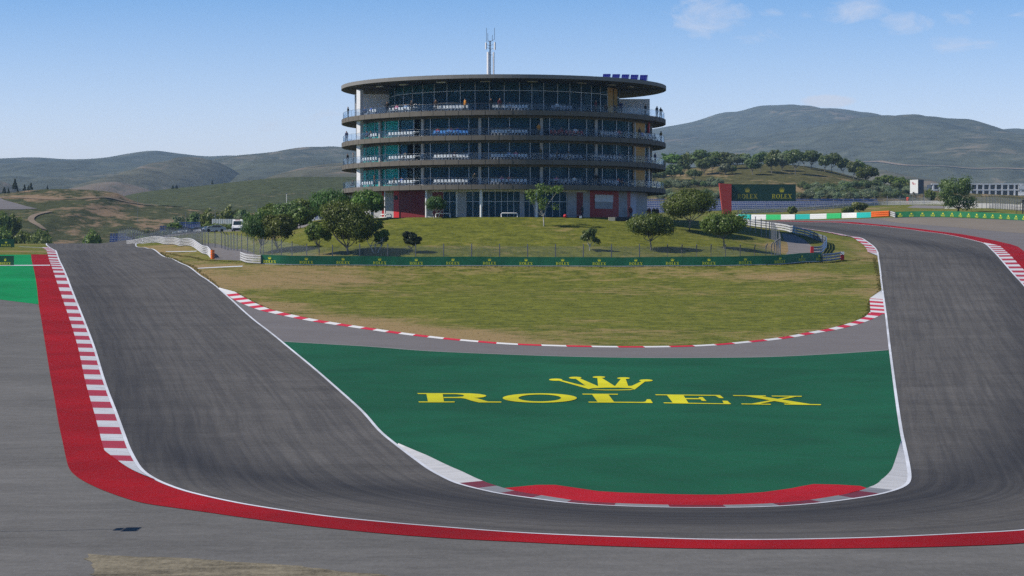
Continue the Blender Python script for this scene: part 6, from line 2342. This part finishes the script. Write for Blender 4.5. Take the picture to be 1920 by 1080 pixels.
def catch_fence(pts, label, space_fn, htot, bend=True, mat_=None, wires=True, name='catch_fence', vert=True, bow=.28):
    pa = Path(pts)
    org = pa.at(0)
    o = empty(name, org, label, 'fence')
    s = 0.0
    cnt = 0
    while s <= pa.L and cnt < 100:
        p = pa.at(s) - org
        sp, b, hh = space_fn(s / pa.L)
        mb = MB()
        d = pa.dir(s)
        nx_, ny_ = math.sin(d), -math.cos(d)
        if b:
            mb.tube([(p.x, p.y, p.z - .3), (p.x, p.y, p.z + hh - .35), (p.x + nx_ * bow, p.y + ny_ * bow, p.z + hh)], .075, 6)
        else:
            mb.tube([(p.x, p.y, p.z - .3), (p.x, p.y, p.z + hh)], .065, 6)
        mb.build('fence_post', mat_ or M_POST, o)
        s += sp
        cnt += 1
    if wires:
        mb = MB()
        n = int(pa.L / 1.2)
        hh = htot
        for z in np.arange(.12, hh - .3, .14):
            vs = []
            for i in range(n + 1):
                q = pa.at(pa.L * i / n, z, .05) - org
                vs += [q + Vector((0, 0, -.011)), q + Vector((0, 0, .011))]
            mb.add(vs, [(2 * i, 2 * i + 2, 2 * i + 3, 2 * i + 1) for i in range(n)])
        m = int(pa.L / .16)
        for i in range(m if vert else 0):
            q = pa.at(pa.L * i / m, 0, .055) - org
            q2 = pa.at(pa.L * i / m + .02, 0, .055) - org
            mb.add([q + Vector((0, 0, .08)), q2 + Vector((0, 0, .08)), q2 + Vector((0, 0, hh - .38)), q + Vector((0, 0, hh - .38))], [(0, 1, 2, 3)])
        mb.build('wire_mesh', M_WIRE, o, False)
    return o


catch_fence(FP, 'long catch fence with bent-top posts behind the banner and the white guardrail', lambda t: (2.6, True, 2.75) if t < .50 else ((3.9, True, 2.6) if t < .60 else (3.65, False, 2.55) if t < .90 else (1.9, True, 2.5)), 2.55)
catch_fence(FP2, 'dense pale-post catch fence curving away beside the right service road', lambda t: (3.2, False, 2.5), 2.5, True, M_POSTL, wires=False)

# coloured barrier blocks on the outside of the right-hand bend
BL = [(1381, 1387, M_WHTP, 'short white'), (1387.3, 1411, M_TEALP, 'teal'), (1411.3, 1439, M_WHTP, 'white'), (1439.3, 1466, M_GRNP, 'green'), (1466.3, 1494, M_WHTP, 'white'), (1494.3, 1522, M_TEALP, 'teal'), (1522.3, 1552, M_WHTP, 'white'), (1552.3, 1580, M_GRNP, 'green'), (1580.3, 1610, M_WHTP, 'white'), (1610.3, 1636, M_TEALP, 'teal')]
BLB = {'short white': 'short white barrier block at the left end beside the red pylon', 1387.3: 'teal barrier block at the left end, beside the short white one', 1411.3: 'white barrier block between the leftmost teal and green ones', 1439.3: 'green barrier block under the left half of the billboard', 1466.3: 'white barrier block under the right half of the billboard',
       1494.3: 'teal barrier block in the middle of the row', 1522.3: 'white barrier block right of the middle teal one', 1552.3: 'green barrier block left of the two round trees', 1580.3: 'white barrier block below the two round trees', 1610.3: 'teal barrier block joining the orange one'}
bp = Path([tuple(on(px, d)[:2]) for px, d in ((1370, 541), (1440, 534), (1520, 526), (1590, 519), (1620, 513), (1640, 510), (1680, 507))], .3)


def s_at_px(pa, px):
    u = (px - 960) / FPX
    i = int(np.argmin(np.abs(pa.p[:, 0] / pa.p[:, 1] - u)))
    return pa.s[i]


for x0, x1, mt, c in BL:
    s0, s1 = s_at_px(bp, x0), s_at_px(bp, x1)
    org = bp.at((s0 + s1) / 2)
    lb = BLB.get(c) or BLB[x0]
    o = empty('barrier_block', org, lb, 'barrier', 'coloured barrier blocks on the bend')
    mb = MB()
    sweep(mb, bp, [(-.6, .0), (.6, .0), (.6, 1.08), (.52, 1.16), (-.52, 1.16), (-.6, 1.08)], s0, s1 - .03, .5, 0, org)
    mb.build('block_cover', mt, o)
    mb = MB()
    for z in (.33, .80):
        sweep(mb, bp, [(.60, z), (.615, z), (.615, z + .05), (.60, z + .05)], s0 + .05, s1 - .08, .5, 0, org)
    mb.build('strap', mt, o)
s0, s1 = s_at_px(bp, 1636.5), s_at_px(bp, 1668)
org = bp.at((s0 + s1) / 2)
o = empty('barrier_block', org, 'orange rounded barrier block left of the right-hand banner', 'barrier')
for k in range(3):
    mb = MB()
    sweep(mb, bp, [(-.55, .02 + k * .43), (.55, .02 + k * .43), (.66, .12 + k * .43), (.66, .33 + k * .43), (.55, .42 + k * .43), (-.55, .42 + k * .43)], s0, s1, .5, 0, org)
    mb.build('orange_layer', M_ORANGEP, o)
guardrail('guardrail', [tuple(bp.at(s1 + .2)[:2]), tuple(gp(1679, 408.6)[:2])], 'stub of white guardrail between the orange block and the right-hand banner', M_RAILW, 1.2, 3)
banner(G([(1678.5, 408.5), (1700, 407.6), (1730, 407), (1762, 407), (1790, 407.5), (1850, 410), (1920, 413.6), (1990, 418), (2060, 423)]), 'bright green banner barrier with yellow lettering at the right edge, outside the bend', 2.45, 1.1, 1.28, False, 1.0, simple('bright_green_banner', (.012, .17, .062), .55, .18, .9, bmp=.04))

# low left boards with the same print
for px0, px1, yt, yb, d, lb in ((-24, 27, 448, 463.5, 395, 'upper green advertising board at the left edge, on the grass'), (-22, 26, 479.5, 498.5, 316, 'lower green advertising board at the left edge, by the bright green run-off')):
    a, b = at(px0, yb, d), at(px1, yb, d)
    h = at(px0, yt, d).z - a.z
    zg = H((a.x + b.x) / 2, d)
    o = empty('sign_board', ((a.x + b.x) / 2, d, zg), lb, 'sign', 'green boards at the left edge')
    w = b.x - a.x
    mb = MB(); mb.box((0, 0, h / 2 + (a.z - zg)), (w, .12, h), 0); mb.build('board', simple('mid_green_board', (.008, .075, .035), .5, .12, .7), o)
    mb = MB()
    for sx in (-w * .4, w * .4):
        mb.box((sx, .12, h / 2 - .1 + (a.z - zg) / 2), (.08, .08, h), 0)
    mb.build('support', M_POST, o)
    mb = MB()
    z0_ = a.z - zg
    cx = at(11.5 if yt < 460 else 10, yb, d).x - (a.x + b.x) / 2
    logo(mb, lambda s, z, l: Vector((s, -.066 - l, z)), cx, w * (.36 if yt < 460 else .42), h * .24, z0_ + h * .12, h * .38, z0_ + h * .44, w * .10)
    mb.build('lettering', M_LOGO, o, False)

# red pylon with the billboard over the track
D_ = 482.0
a, b = at(1371, 376.8, D_), at(1491.5, 376.8, D_)
t = at(1371, 345.6, D_)
gz = H(a.x - 1.2, D_)
o = empty('billboard', (a.x - 1.2, D_, gz), 'dark green billboard with two gold crowns on a red wedge-shaped pylon', 'billboard')
mb = MB()
pyl = [(at(x, y, D_).x - (a.x - 1.2), at(x, y, D_).z - gz) for x, y in ((1356.5, 406), (1370.8, 406), (1370.8, 345.2), (1348, 343.8))]
pyl[0], pyl[1] = (pyl[0][0], -.3), (pyl[1][0], -.3)
mb.prism(pyl, lambda p, q, t_: Vector((p, t_, q)), -.9, .9)
mb.build('pylon', simple('red_pylon', (.42, .045, .035), .5, .08, .6), o)
mb = MB()
w, h = b.x - a.x, t.z - a.z
mb.box((1.2 + w / 2 + .02, 0, a.z - gz + h / 2), (w, 1.0, h), 0)
mb.build('board', M_BANNERD, o)
for pxc, mt in ((1401, M_LOGOD), (1465.5, simple('bright_gold_print', (.55, .50, .03), .6, .06, 2))):
    mb = MB()
    cx = at(pxc, 360, D_).x - (a.x - 1.2)
    logo(mb, lambda s, z, l: Vector((s, -.506 - l, z)), cx, 37.5 * D_ / FPX, 8.2 * D_ / FPX, at(0, 372.3, D_).z - gz, 12.0 * D_ / FPX, at(0, 361.8, D_).z - gz, 10.5 * D_ / FPX)
    mb.build('lettering', mt, o, False)

# ------------------------------------------------------------------ grandstands
M_SEAT = simple('blue_seat', (.06, .11, .28), .45, .22, .25)
M_STEP = simple('stand_concrete', (.46, .49, .56), .8, .12, .5)


def grandstand(c, width, rows, zrise, depth, label, rz=0.0, seat=.62, aisles=(), group='grandstands with blue seats', deep=3.0):
    o = empty('grandstand', c, label, 'grandstand', group, rz)
    mb = MB()
    for k in range(rows):
        mb.box((0, k * depth + depth / 2, (k * zrise - deep) / 2), (width, depth - .004, k * zrise + deep), 0)
    mb.build('terraces', M_STEP, o)
    n = int(width / seat)
    for k in range(rows):
        m2 = MB()
        z = k * zrise
        for i in range(n):
            x = -width / 2 + seat * (i + .5)
            if any(abs(x - q) < .7 for q in aisles):
                continue
            m2.box((x, k * depth + .50, z + .46), (seat * .84, .06, .28), 0)
            m2.box((x, k * depth + .30, z + .33), (seat * .86, .38, .05), 0)
        m2.build('seat_row', M_SEAT, o)
    return o


ga, gb_ = at(1200, 404, 616), at(1655, 404, 616)
grandstand(Vector(((ga.x + gb_.x) / 2, 616, ga.z - .4)), gb_.x - ga.x, 10, .50, .92, 'long blue grandstand behind the red pylon and billboard', 0, .60, (), deep=6)
for px, yb, wpx, d, rows, rz, lb in ((228, 456, 46, 530, 5, .12, 'leftmost small blue grandstand at the crest of the left straight'), (310, 437.5, 22, 560, 4, .12, 'small blue grandstand left of the dark valley tree'), (354, 433, 42, 575, 5, .1, 'blue grandstand left of the parked silver cars'), (438, 421, 14, 640, 4, .1, 'tiny blue grandstand end above the white van')):
    p = at(px, yb, d)
    grandstand(p, wpx * d / FPX, rows, .42, .8, lb, rz, .62, (), deep=6)
p = at(590, 413, 432)
grandstand(p, 4.6, 7, .36, .9, 'blue grandstand beside the trees left of the tower', -.25, .62, (), deep=5)
p = at(583, 413.5, 428)
o = empty('white_fence', p, 'short row of white posts at the foot of the blue grandstand left of the tower', 'fence')
for i in range(5):
    mb = MB(); mb.box((-1.6 + i * .75, 0, .45), (.28, .2, 1.1), 0); mb.build('white_post', M_WHTP, o)

# ------------------------------------------------------------------ buildings and structures on the right
D_ = 975.0
a, b = at(1746, 368.5, D_), at(1985, 368.5, D_)
top = at(1746, 344.5, D_).z
o = empty('office_building', ((a.x + b.x) / 2, D_, a.z), 'long low building with a white grid of frames and dark windows at the right edge', 'building')
w, h = b.x - a.x, top - a.z
mb = MB(); mb.box((0, 6, h / 2 - 4.0), (w - .4, 11, h - .4 + 8.0), 0); mb.build('wall', simple('dark_facade', (.045, .055, .075), .35, .2, .3), o)
mb = MB()
for z in (0, h * .49, h - .3):
    mb.box((0, .2, z + .15), (w, .9, .50), 0)
mb.build('floor_band', M_WHTP, o)
bay_ = 11.7 * D_ / FPX
x0_ = at(1750, 368, D_).x - (a.x + b.x) / 2
i = 0
while x0_ + i * bay_ < w / 2:
    for z0_, z1_ in ((.31, h * .49), (h * .49 + .31, h - .3)):
        mb = MB()
        mb.box((x0_ + (i + .5) * bay_, .45, (z0_ + z1_) / 2), (bay_ - .70, .1, z1_ - z0_ - .22), 0)
        mb.build('window', simple('tinted_window', (.03, .045, .06), .12, .3, .2), o)
    mb = MB()
    mb.box((x0_ + i * bay_, .2, h * .5), (.66, .86, h - .1), 0)
    mb.build('mullion', M_WHTP, o)
    i += 1
for z in (h * .62, h * .13):
    mb = MB(); mb.box((at(1914.5, 350, D_).x - (a.x + b.x) / 2 + .2, -.45, z + .6), (3.0, .3, 1.6), 0); mb.build('white_panel', M_WHTP, o)
mb = MB(); mb.box((at(1912, 350, D_).x - (a.x + b.x) / 2 + 3, -1.2, -.25), (12, 1.2, .8), 0); mb.build('canopy', M_WHTP, o)

# marshal box on stilts
p = gp(1719, 383, 560)
D_ = p.y
k = D_ / FPX
zb, zt = at(1719, 362.5, D_).z - p.z, at(1719, 337.3, D_).z - p.z
o = empty('marshal_box', p, 'white and dark marshal box on steel stilts, right of the orange marshal', 'cabin')
s = 13.2 * k * 1.37
mb = MB()
rz = math.radians(45)
cz_ = (zb + zt) / 2
mb.box((0, 0, cz_), (s, s, zt - zb), 0, rz)
mb.build('cabin', simple('cabin_grey', (.72, .72, .72), .6, .05), o)
mb = MB()
nrm = Vector((math.cos(rz), -math.sin(rz), 0))   # right-hand visible face
c_ = nrm * (s / 2 + .02)
mb.box((c_.x, c_.y, cz_), (.03, s + .06, zt - zb + .06), 0, -rz)
mb.build('dark_panel', simple('cabin_dark', (.035, .045, .085), .5, .1), o)
nl = Vector((-math.cos(rz), -math.sin(rz), 0))
tl = Vector((math.cos(rz), -math.sin(rz), 0))    # along the left face towards the camera edge


def on_face(u, z):
    q = nl * (s / 2 + .03) + tl * u
    return Vector((q.x, q.y, z))


mb = MB()
zt_ = zt
for poly in ([(-.62, zt - .75), (-.30, zt - .55), (-.20, zt - .80), (-.50, zt - 1.0)], [(-.42, zt - .95), (-.16, zt - .85), (-.10, zt - 1.35), (-.30, zt - 1.30)]):
    mb.flat(poly, lambda u, z: on_face(u, z))
mb.build('emblem', simple('emblem_red', (.42, .03, .05), .6), o, False)
mb = MB()
for poly in ([(.05, zt - .98), (.52, zt - .98), (.52, zt - 1.12), (.05, zt - 1.12)], [(.05, zt - 1.2), (.45, zt - 1.2), (.45, zt - 1.3), (.05, zt - 1.3)]):
    mb.flat(poly, lambda u, z: on_face(u, z))
mb.build('emblem_text', simple('emblem_pink', (.70, .25, .27), .6), o, False)
for sx, sy in ((-1, 0), (0, -1), (1, 0), (0, 1)):
    mb = MB()
    q = s * .68
    mb.tube([(sx * q, sy * q, -.4), (sx * q, sy * q, zb + .02)], .09, 6)
    mb.build('leg', M_POST, o)
mb = MB()
mb.box((0, 0, zb - .25), (s * 1.05, s * 1.05, .12), 0, rz)
for u in (-.6, .6):
    mb.tube([(-s * .68, 0, .2), (0, -s * .68, zb - .3)], .05, 5)
mb.build('platform', M_POSTL, o)
mb = MB()
for i in range(6):
    mb.box((-s * .30, -s * .60, .2 + i * .4), (.8, .5, .06), 0, rz)
mb.build('stair', M_POST, o)
mb = MB(); mb.box((-s * .42, -s * .42, zb + .12), (.5, .1, .42), 0, -rz); mb.build('window', M_DARK, o)
# white guardrail along the slope below the grandstand and past the box
WR = [tuple(on(px, d)[:2]) for px, d in ((1392, 590), (1440, 594), (1500, 600), (1560, 606), (1640, 612), (1700, 610), (1740, 606), (1775, 600), (1830, 590))]
guardrail('guardrail', WR, 'long white guardrail rising below the long blue grandstand', M_RAILW, 1.05, 3, 1, 4.0)
catch_fence([tuple(on(px, d)[:2]) for px, d in ((1384, 580), (1400, 582), (1433, 586), (1480, 592), (1540, 600), (1640, 609), (1700, 607), (1745, 603))], 'sparse fence with pale posts along the guardrail below the long grandstand', lambda t: (3.2, False, 2.3) if t < .5 else (3.4, False, 2.6), 2.3, False, M_POSTL)
p = gp(1702, 383, 560)
add_person(p, 3.0, 'standing', 'bright orange', 'person in bright orange overalls standing beside the white marshal box', None, scale=15.2 * p.y / FPX / 1.72, trous='bright orange')
# pale concrete wall and fence at the far right
pa = Path([tuple(on(px, d)[:2]) for px, d in ((1772, 556), (1836, 545), (1870, 534), (1905, 520), (1960, 505))])
org = pa.at(0)
o = empty('concrete_wall', org, 'pale concrete wall falling to the right behind the right-hand banner', 'wall')
mb = MB(); sweep(mb, pa, [(-.15, -.3), (.15, -.3), (.15, 1.15), (-.15, 1.15)], 0, pa.L, 1.0, 0, org); mb.build('wall_body', simple('pale_wall', (.46, .45, .44), .8, .12, .6), o)
catch_fence([tuple(on(px, d)[:2]) for px, d in ((1830, 540), (1850, 536), (1875, 526), (1900, 514), (1930, 503))], 'open fence of dark bent posts before the pale concrete wall', lambda t: (2.1, True, 3.1), 3.0, True)
p = on(1916.5, 496)
o = empty('camera_tower', p, 'black camera stand with a railed platform at the right edge', 'camera stand')
mb = MB()
for x in (-1.3, .5):
    mb.tube([(x, 0, -.3), (x, 0, 2.3)], .05, 5)
for z in (.6, 1.4, 2.3):
    mb.tube([(-1.3, 0, z), (.5, 0, z)], .04, 5)
mb.build('platform_rail', M_DARK, o)
mb = MB(); mb.tube([(.1, 0, -.2), (.1, 0, 2.6)], .14, 7); mb.build('camera_column', M_DARK, o)
mb = MB(); mb.box((.1, -.2, 2.75), (.4, .9, .4), 0); mb.tube([(.1, -.65, 2.75), (.1, -.95, 2.75)], .14, 8); mb.build('camera_body', M_DARK, o)
mb = MB(); mb.box((-.12, -.1, 2.1), (.14, .3, .34), 0); mb.build('monitor', M_WHTP, o)

# ------------------------------------------------------------------ vehicles and masts on the left
M_TYRE = simple('tyre_rubber', (.012, .012, .013), .8, .1, 5)
M_SCREEN = simple('dark_windscreen', (.02, .035, .045), .08, .1, 1)
M_LAMP = simple('headlight_lens', (.6, .62, .65), .15, .05, 3)


def side_prism(mb, prof, w, mi=0):
    mb.prism(prof, lambda a, b, t: Vector((t, a, b)), -w / 2, w / 2, mi)


p = on(446.5, 486)
o = empty('delivery_van', p, 'tall white delivery van facing the camera behind the fence', 'van', None, .0)
mb = MB(); side_prism(mb, [(-2.6, .45), (-2.65, .95), (-2.45, 1.25), (-1.75, 1.45), (-1.05, 2.45), (-.6, 2.72), (2.7, 2.72), (2.8, .45)], 2.06); mb.build('body', simple('van_white', (.80, .80, .81), .35, .04), o)
mb = MB(); mb.flat([(-.86, 0), (.86, 0), (.78, 1), (-.78, 1)], lambda a, b: Vector((a, -1.70 + b * .56, 1.53 + b * .82)) + Vector((0, -.03, .02))); mb.build('windscreen', M_SCREEN, o, False)
mb = MB(); mb.box((0, -2.64, .70), (1.5, .06, .34), 0); mb.build('grille', M_DARK, o)
mb = MB(); mb.box((0, -2.66, .45), (1.95, .16, .22), 0); mb.build('bumper', M_DARK, o)
for sx in (-.78, .78):
    mb = MB(); mb.box((sx, -2.52, 1.05), (.32, .12, .26), 0); mb.build('headlight', M_LAMP, o)
    mb = MB(); mb.box((sx * 1.47, -1.55, 1.62), (.2, .12, .36), 0); mb.build('mirror', M_DARK, o)
    for sy in (-1.75, 1.75):
        mb = MB(); mb.tube([(sx * 1.06, sy, .36), (sx * 1.34, sy, .36)], .36, 14); mb.build('wheel', M_TYRE, o)
mb = MB(); mb.box((0, -1.0, 2.62), (1.0, .04, .12), 0); mb.build('roof_sign', simple('van_red', (.45, .05, .04), .5), o)


def make_car(name, mt, loc, label, rz):
    o = empty(name, loc, label, 'car', 'parked cars by the access road', rz)
    mb = MB()
    mb.prism([(-2.2, .3), (-2.22, .62), (-1.9, .78), (-1.05, .88), (-.45, 1.38), (.85, 1.42), (1.75, 1.02), (2.15, .95), (2.2, .35)], lambda a, b, t: Vector((a, t, b)), -.86, .86)
    mb.build('body', mt, o)
    for s in (-1, 1):
        mb = MB()
        mb.flat([(-.90, .92), (-.42, 1.30), (.80, 1.33), (1.45, 1.02), (1.2, .92)], lambda a, b: Vector((a, s * .868, b)))
        mb.build('side_window', M_SCREEN, o, False)
        for x in (-1.38, 1.35):
            mb = MB(); mb.tube([(x, s * .70, .31), (x, s * .89, .31)], .31, 14); mb.build('wheel', M_TYRE, o)
    mb = MB(); mb.flat([(-.74, 0), (.74, 0), (.68, 1), (-.68, 1)], lambda a, b: Vector((-1.03 + b * .55 - .02, a, .90 + b * .46 + .02))); mb.build('windscreen', M_SCREEN, o, False)
    for s in (-.6, .6):
        mb = MB(); mb.box((-2.17, s, .64), (.1, .3, .14), 0); mb.build('headlight', M_LAMP, o)
    return o


SIL = simple('silver_paint', (.34, .37, .42), .3, .05, 2, metal=.3)
BLU = simple('bluegrey_paint', (.20, .26, .34), .3, .05, 2, metal=.3)
WHI = simple('white_car_paint', (.62, .64, .66), .3, .05, 2)
for px, d, mt, lb, rz in ((404, 478, SIL, 'silver car in profile, nearest the hedge in the parked row', .1), (392, 484, WHI, 'pale car second from the hedge in the parked row', .5), (383, 490, SIL, 'silver car third from the hedge, nose turned towards the fence', .7), (366, 494, BLU, 'blue-grey car fourth from the hedge behind the fence', .5), (354, 500, SIL, 'silver car fifth from the hedge behind the fence', .6), (343, 506, BLU, 'blue-grey car at the far end of the parked row', .6)):
    p = on(px, d)
    make_car('parked_car', mt, p, lb, rz)

# white panel wall behind the van
p0, p1 = at(397, 422, 545), at(438, 421, 545)
o = empty('panel_wall', ((p0.x + p1.x) / 2, 545, min(H(p0.x, 545), p0.z - .5)), 'white wall of upright panels behind the white van', 'wall')
w = p1.x - p0.x
zt_ = at(400, 410.5, 545).z - o.location.z
for i in range(10):
    mb = MB(); mb.box((-w / 2 + w * (i + .5) / 10, (i % 2) * .02, zt_ / 2), (w / 10 - .09, .12, zt_ - .02 * (i % 3)), 0); mb.build('panel', M_WHTP, o)


def light_mast(px, yb, yt, d, label, arm=None, r=.055, mt=None, name='lamp_mast'):
    b = at(px, yb, d)
    z = min(b.z, max(H(b.x, d), b.z - 6))
    o = empty(name, (b.x, d, z), label, 'mast', 'thin masts on the left')
    h = at(px, yt, d).z - z
    mb = MB(); mb.tube([(0, 0, -.4), (0, 0, h)], r, 6, 0, r * .7); mb.build('pole', mt or M_POSTL, o)
    mb = MB()
    if arm:
        mb.tube([(0, 0, h - .05), (arm, 0, h + .06)], .04, 5)
        mb.box((arm, 0, h + .06), (.55, .22, .1), 0)
    else:
        mb.box((0, 0, h + .04), (.3, .2, .14), 0)
    mb.build('lamp_head', M_POSTL, o)
    return o


light_mast(348.5, 434, 399, 560, 'thin lamp mast left of the blue grandstand by the cars')
light_mast(373.5, 434, 403, 560, 'thin lamp mast at the right end of the blue grandstand by the cars')
light_mast(403.5, 436, 389, 500, 'lamp mast with a side arm above the parked silver car', -1.1)
light_mast(333, 440, 425, 520, 'short thin mast beside the dark valley tree')
light_mast(537.5, 400, 363, 520, 'white instrument mast rising above the trees left of the tower', None, .09, M_WHTP, 'instrument_mast')
light_mast(531, 405, 385, 480, 'thin lamp mast in the trees left of the tower')
light_mast(480.5, 400, 384, 640, 'short pale mast at the edge of the bare slope')
light_mast(160, 456, 442, 520, 'thin mast beside the lone tree at the crest')
light_mast(258, 380, 367, 760, 'pale mast pair at the foot of the green hill', .8)

# pale hillside road on the left
hx = []
for px, py in ((-40, 371), (0, 371.5), (8, 376), (30, 382), (55, 389), (70, 392.5), (40, 393.5), (0, 394), (-40, 394)):
    p = hill_at('near_hillside', px, py)
    hx.append((p.x, p.y))
b_ = resample(np.array(hx), 6.0, True)
cx_, cy_ = b_[:, 0].mean(), b_[:, 1].mean()
xs_, ys_ = np.meshgrid(np.arange(b_[:, 0].min(), b_[:, 0].max(), 5), np.arange(b_[:, 1].min(), b_[:, 1].max(), 5))
r_ = delaunay_2d_cdt([Vector(q) for q in b_] + [Vector((x, y)) for x, y in zip(xs_.ravel(), ys_.ravel())], [], [list(range(len(b_)))], 1, 1e-3)
structure(put_mesh('hillside_road', [(v.x, v.y, hz('near_hillside', v.x, v.y) + .15) for v in r_[0]], r_[2], M_SERV))

# trackside sign just outside the picture on the left; its shadow falls on the run-off
p = gp(240, 993)
L_ = 6.2 / math.tan(SUN_EL)
bx, by = p.x + math.sin(SUN_AZ) * L_, p.y + math.cos(SUN_AZ) * L_
o = empty('trackside_sign', (bx, by, H(bx, by)), 'tall trackside sign on a slim pole beside the run-off', 'sign')
mb = MB(); mb.tube([(0, 0, -.3), (0, 0, 6.4)], .035, 8); mb.build('pole', M_POST, o)
mb = MB(); mb.box((0, -.06, 6.35), (.06, 1.5, .55), 0); mb.build('sign_plate', M_WHTP, o)
mb = MB(); mb.box((0, .05, 5.85), (.06, 1.0, .26), 0); mb.build('lower_plate', M_WHTP, o)

# ------------------------------------------------------------------ the air between the camera and the hills
if HAZE > 0:
    mb = MB()
    mb.box((0, 500, 240), (30000, 31000, 520), 0)
    hm = bpy.data.materials.new('haze_air')
    hm.use_nodes = True
    nt = hm.node_tree
    nt.nodes.clear()
    out = N_(nt, 'ShaderNodeOutputMaterial')
    pv = N_(nt, 'ShaderNodeVolumePrincipled')
    pv.inputs['Color'].default_value = (.44, .69, 1.0, 1)
    pv.inputs['Density'].default_value = HAZE
    pv.inputs['Anisotropy'].default_value = 0.0
    nt.links.new(pv.outputs[0], out.inputs['Volume'])
    ho = mb.build('haze', hm)
    ho['kind'] = 'stuff'
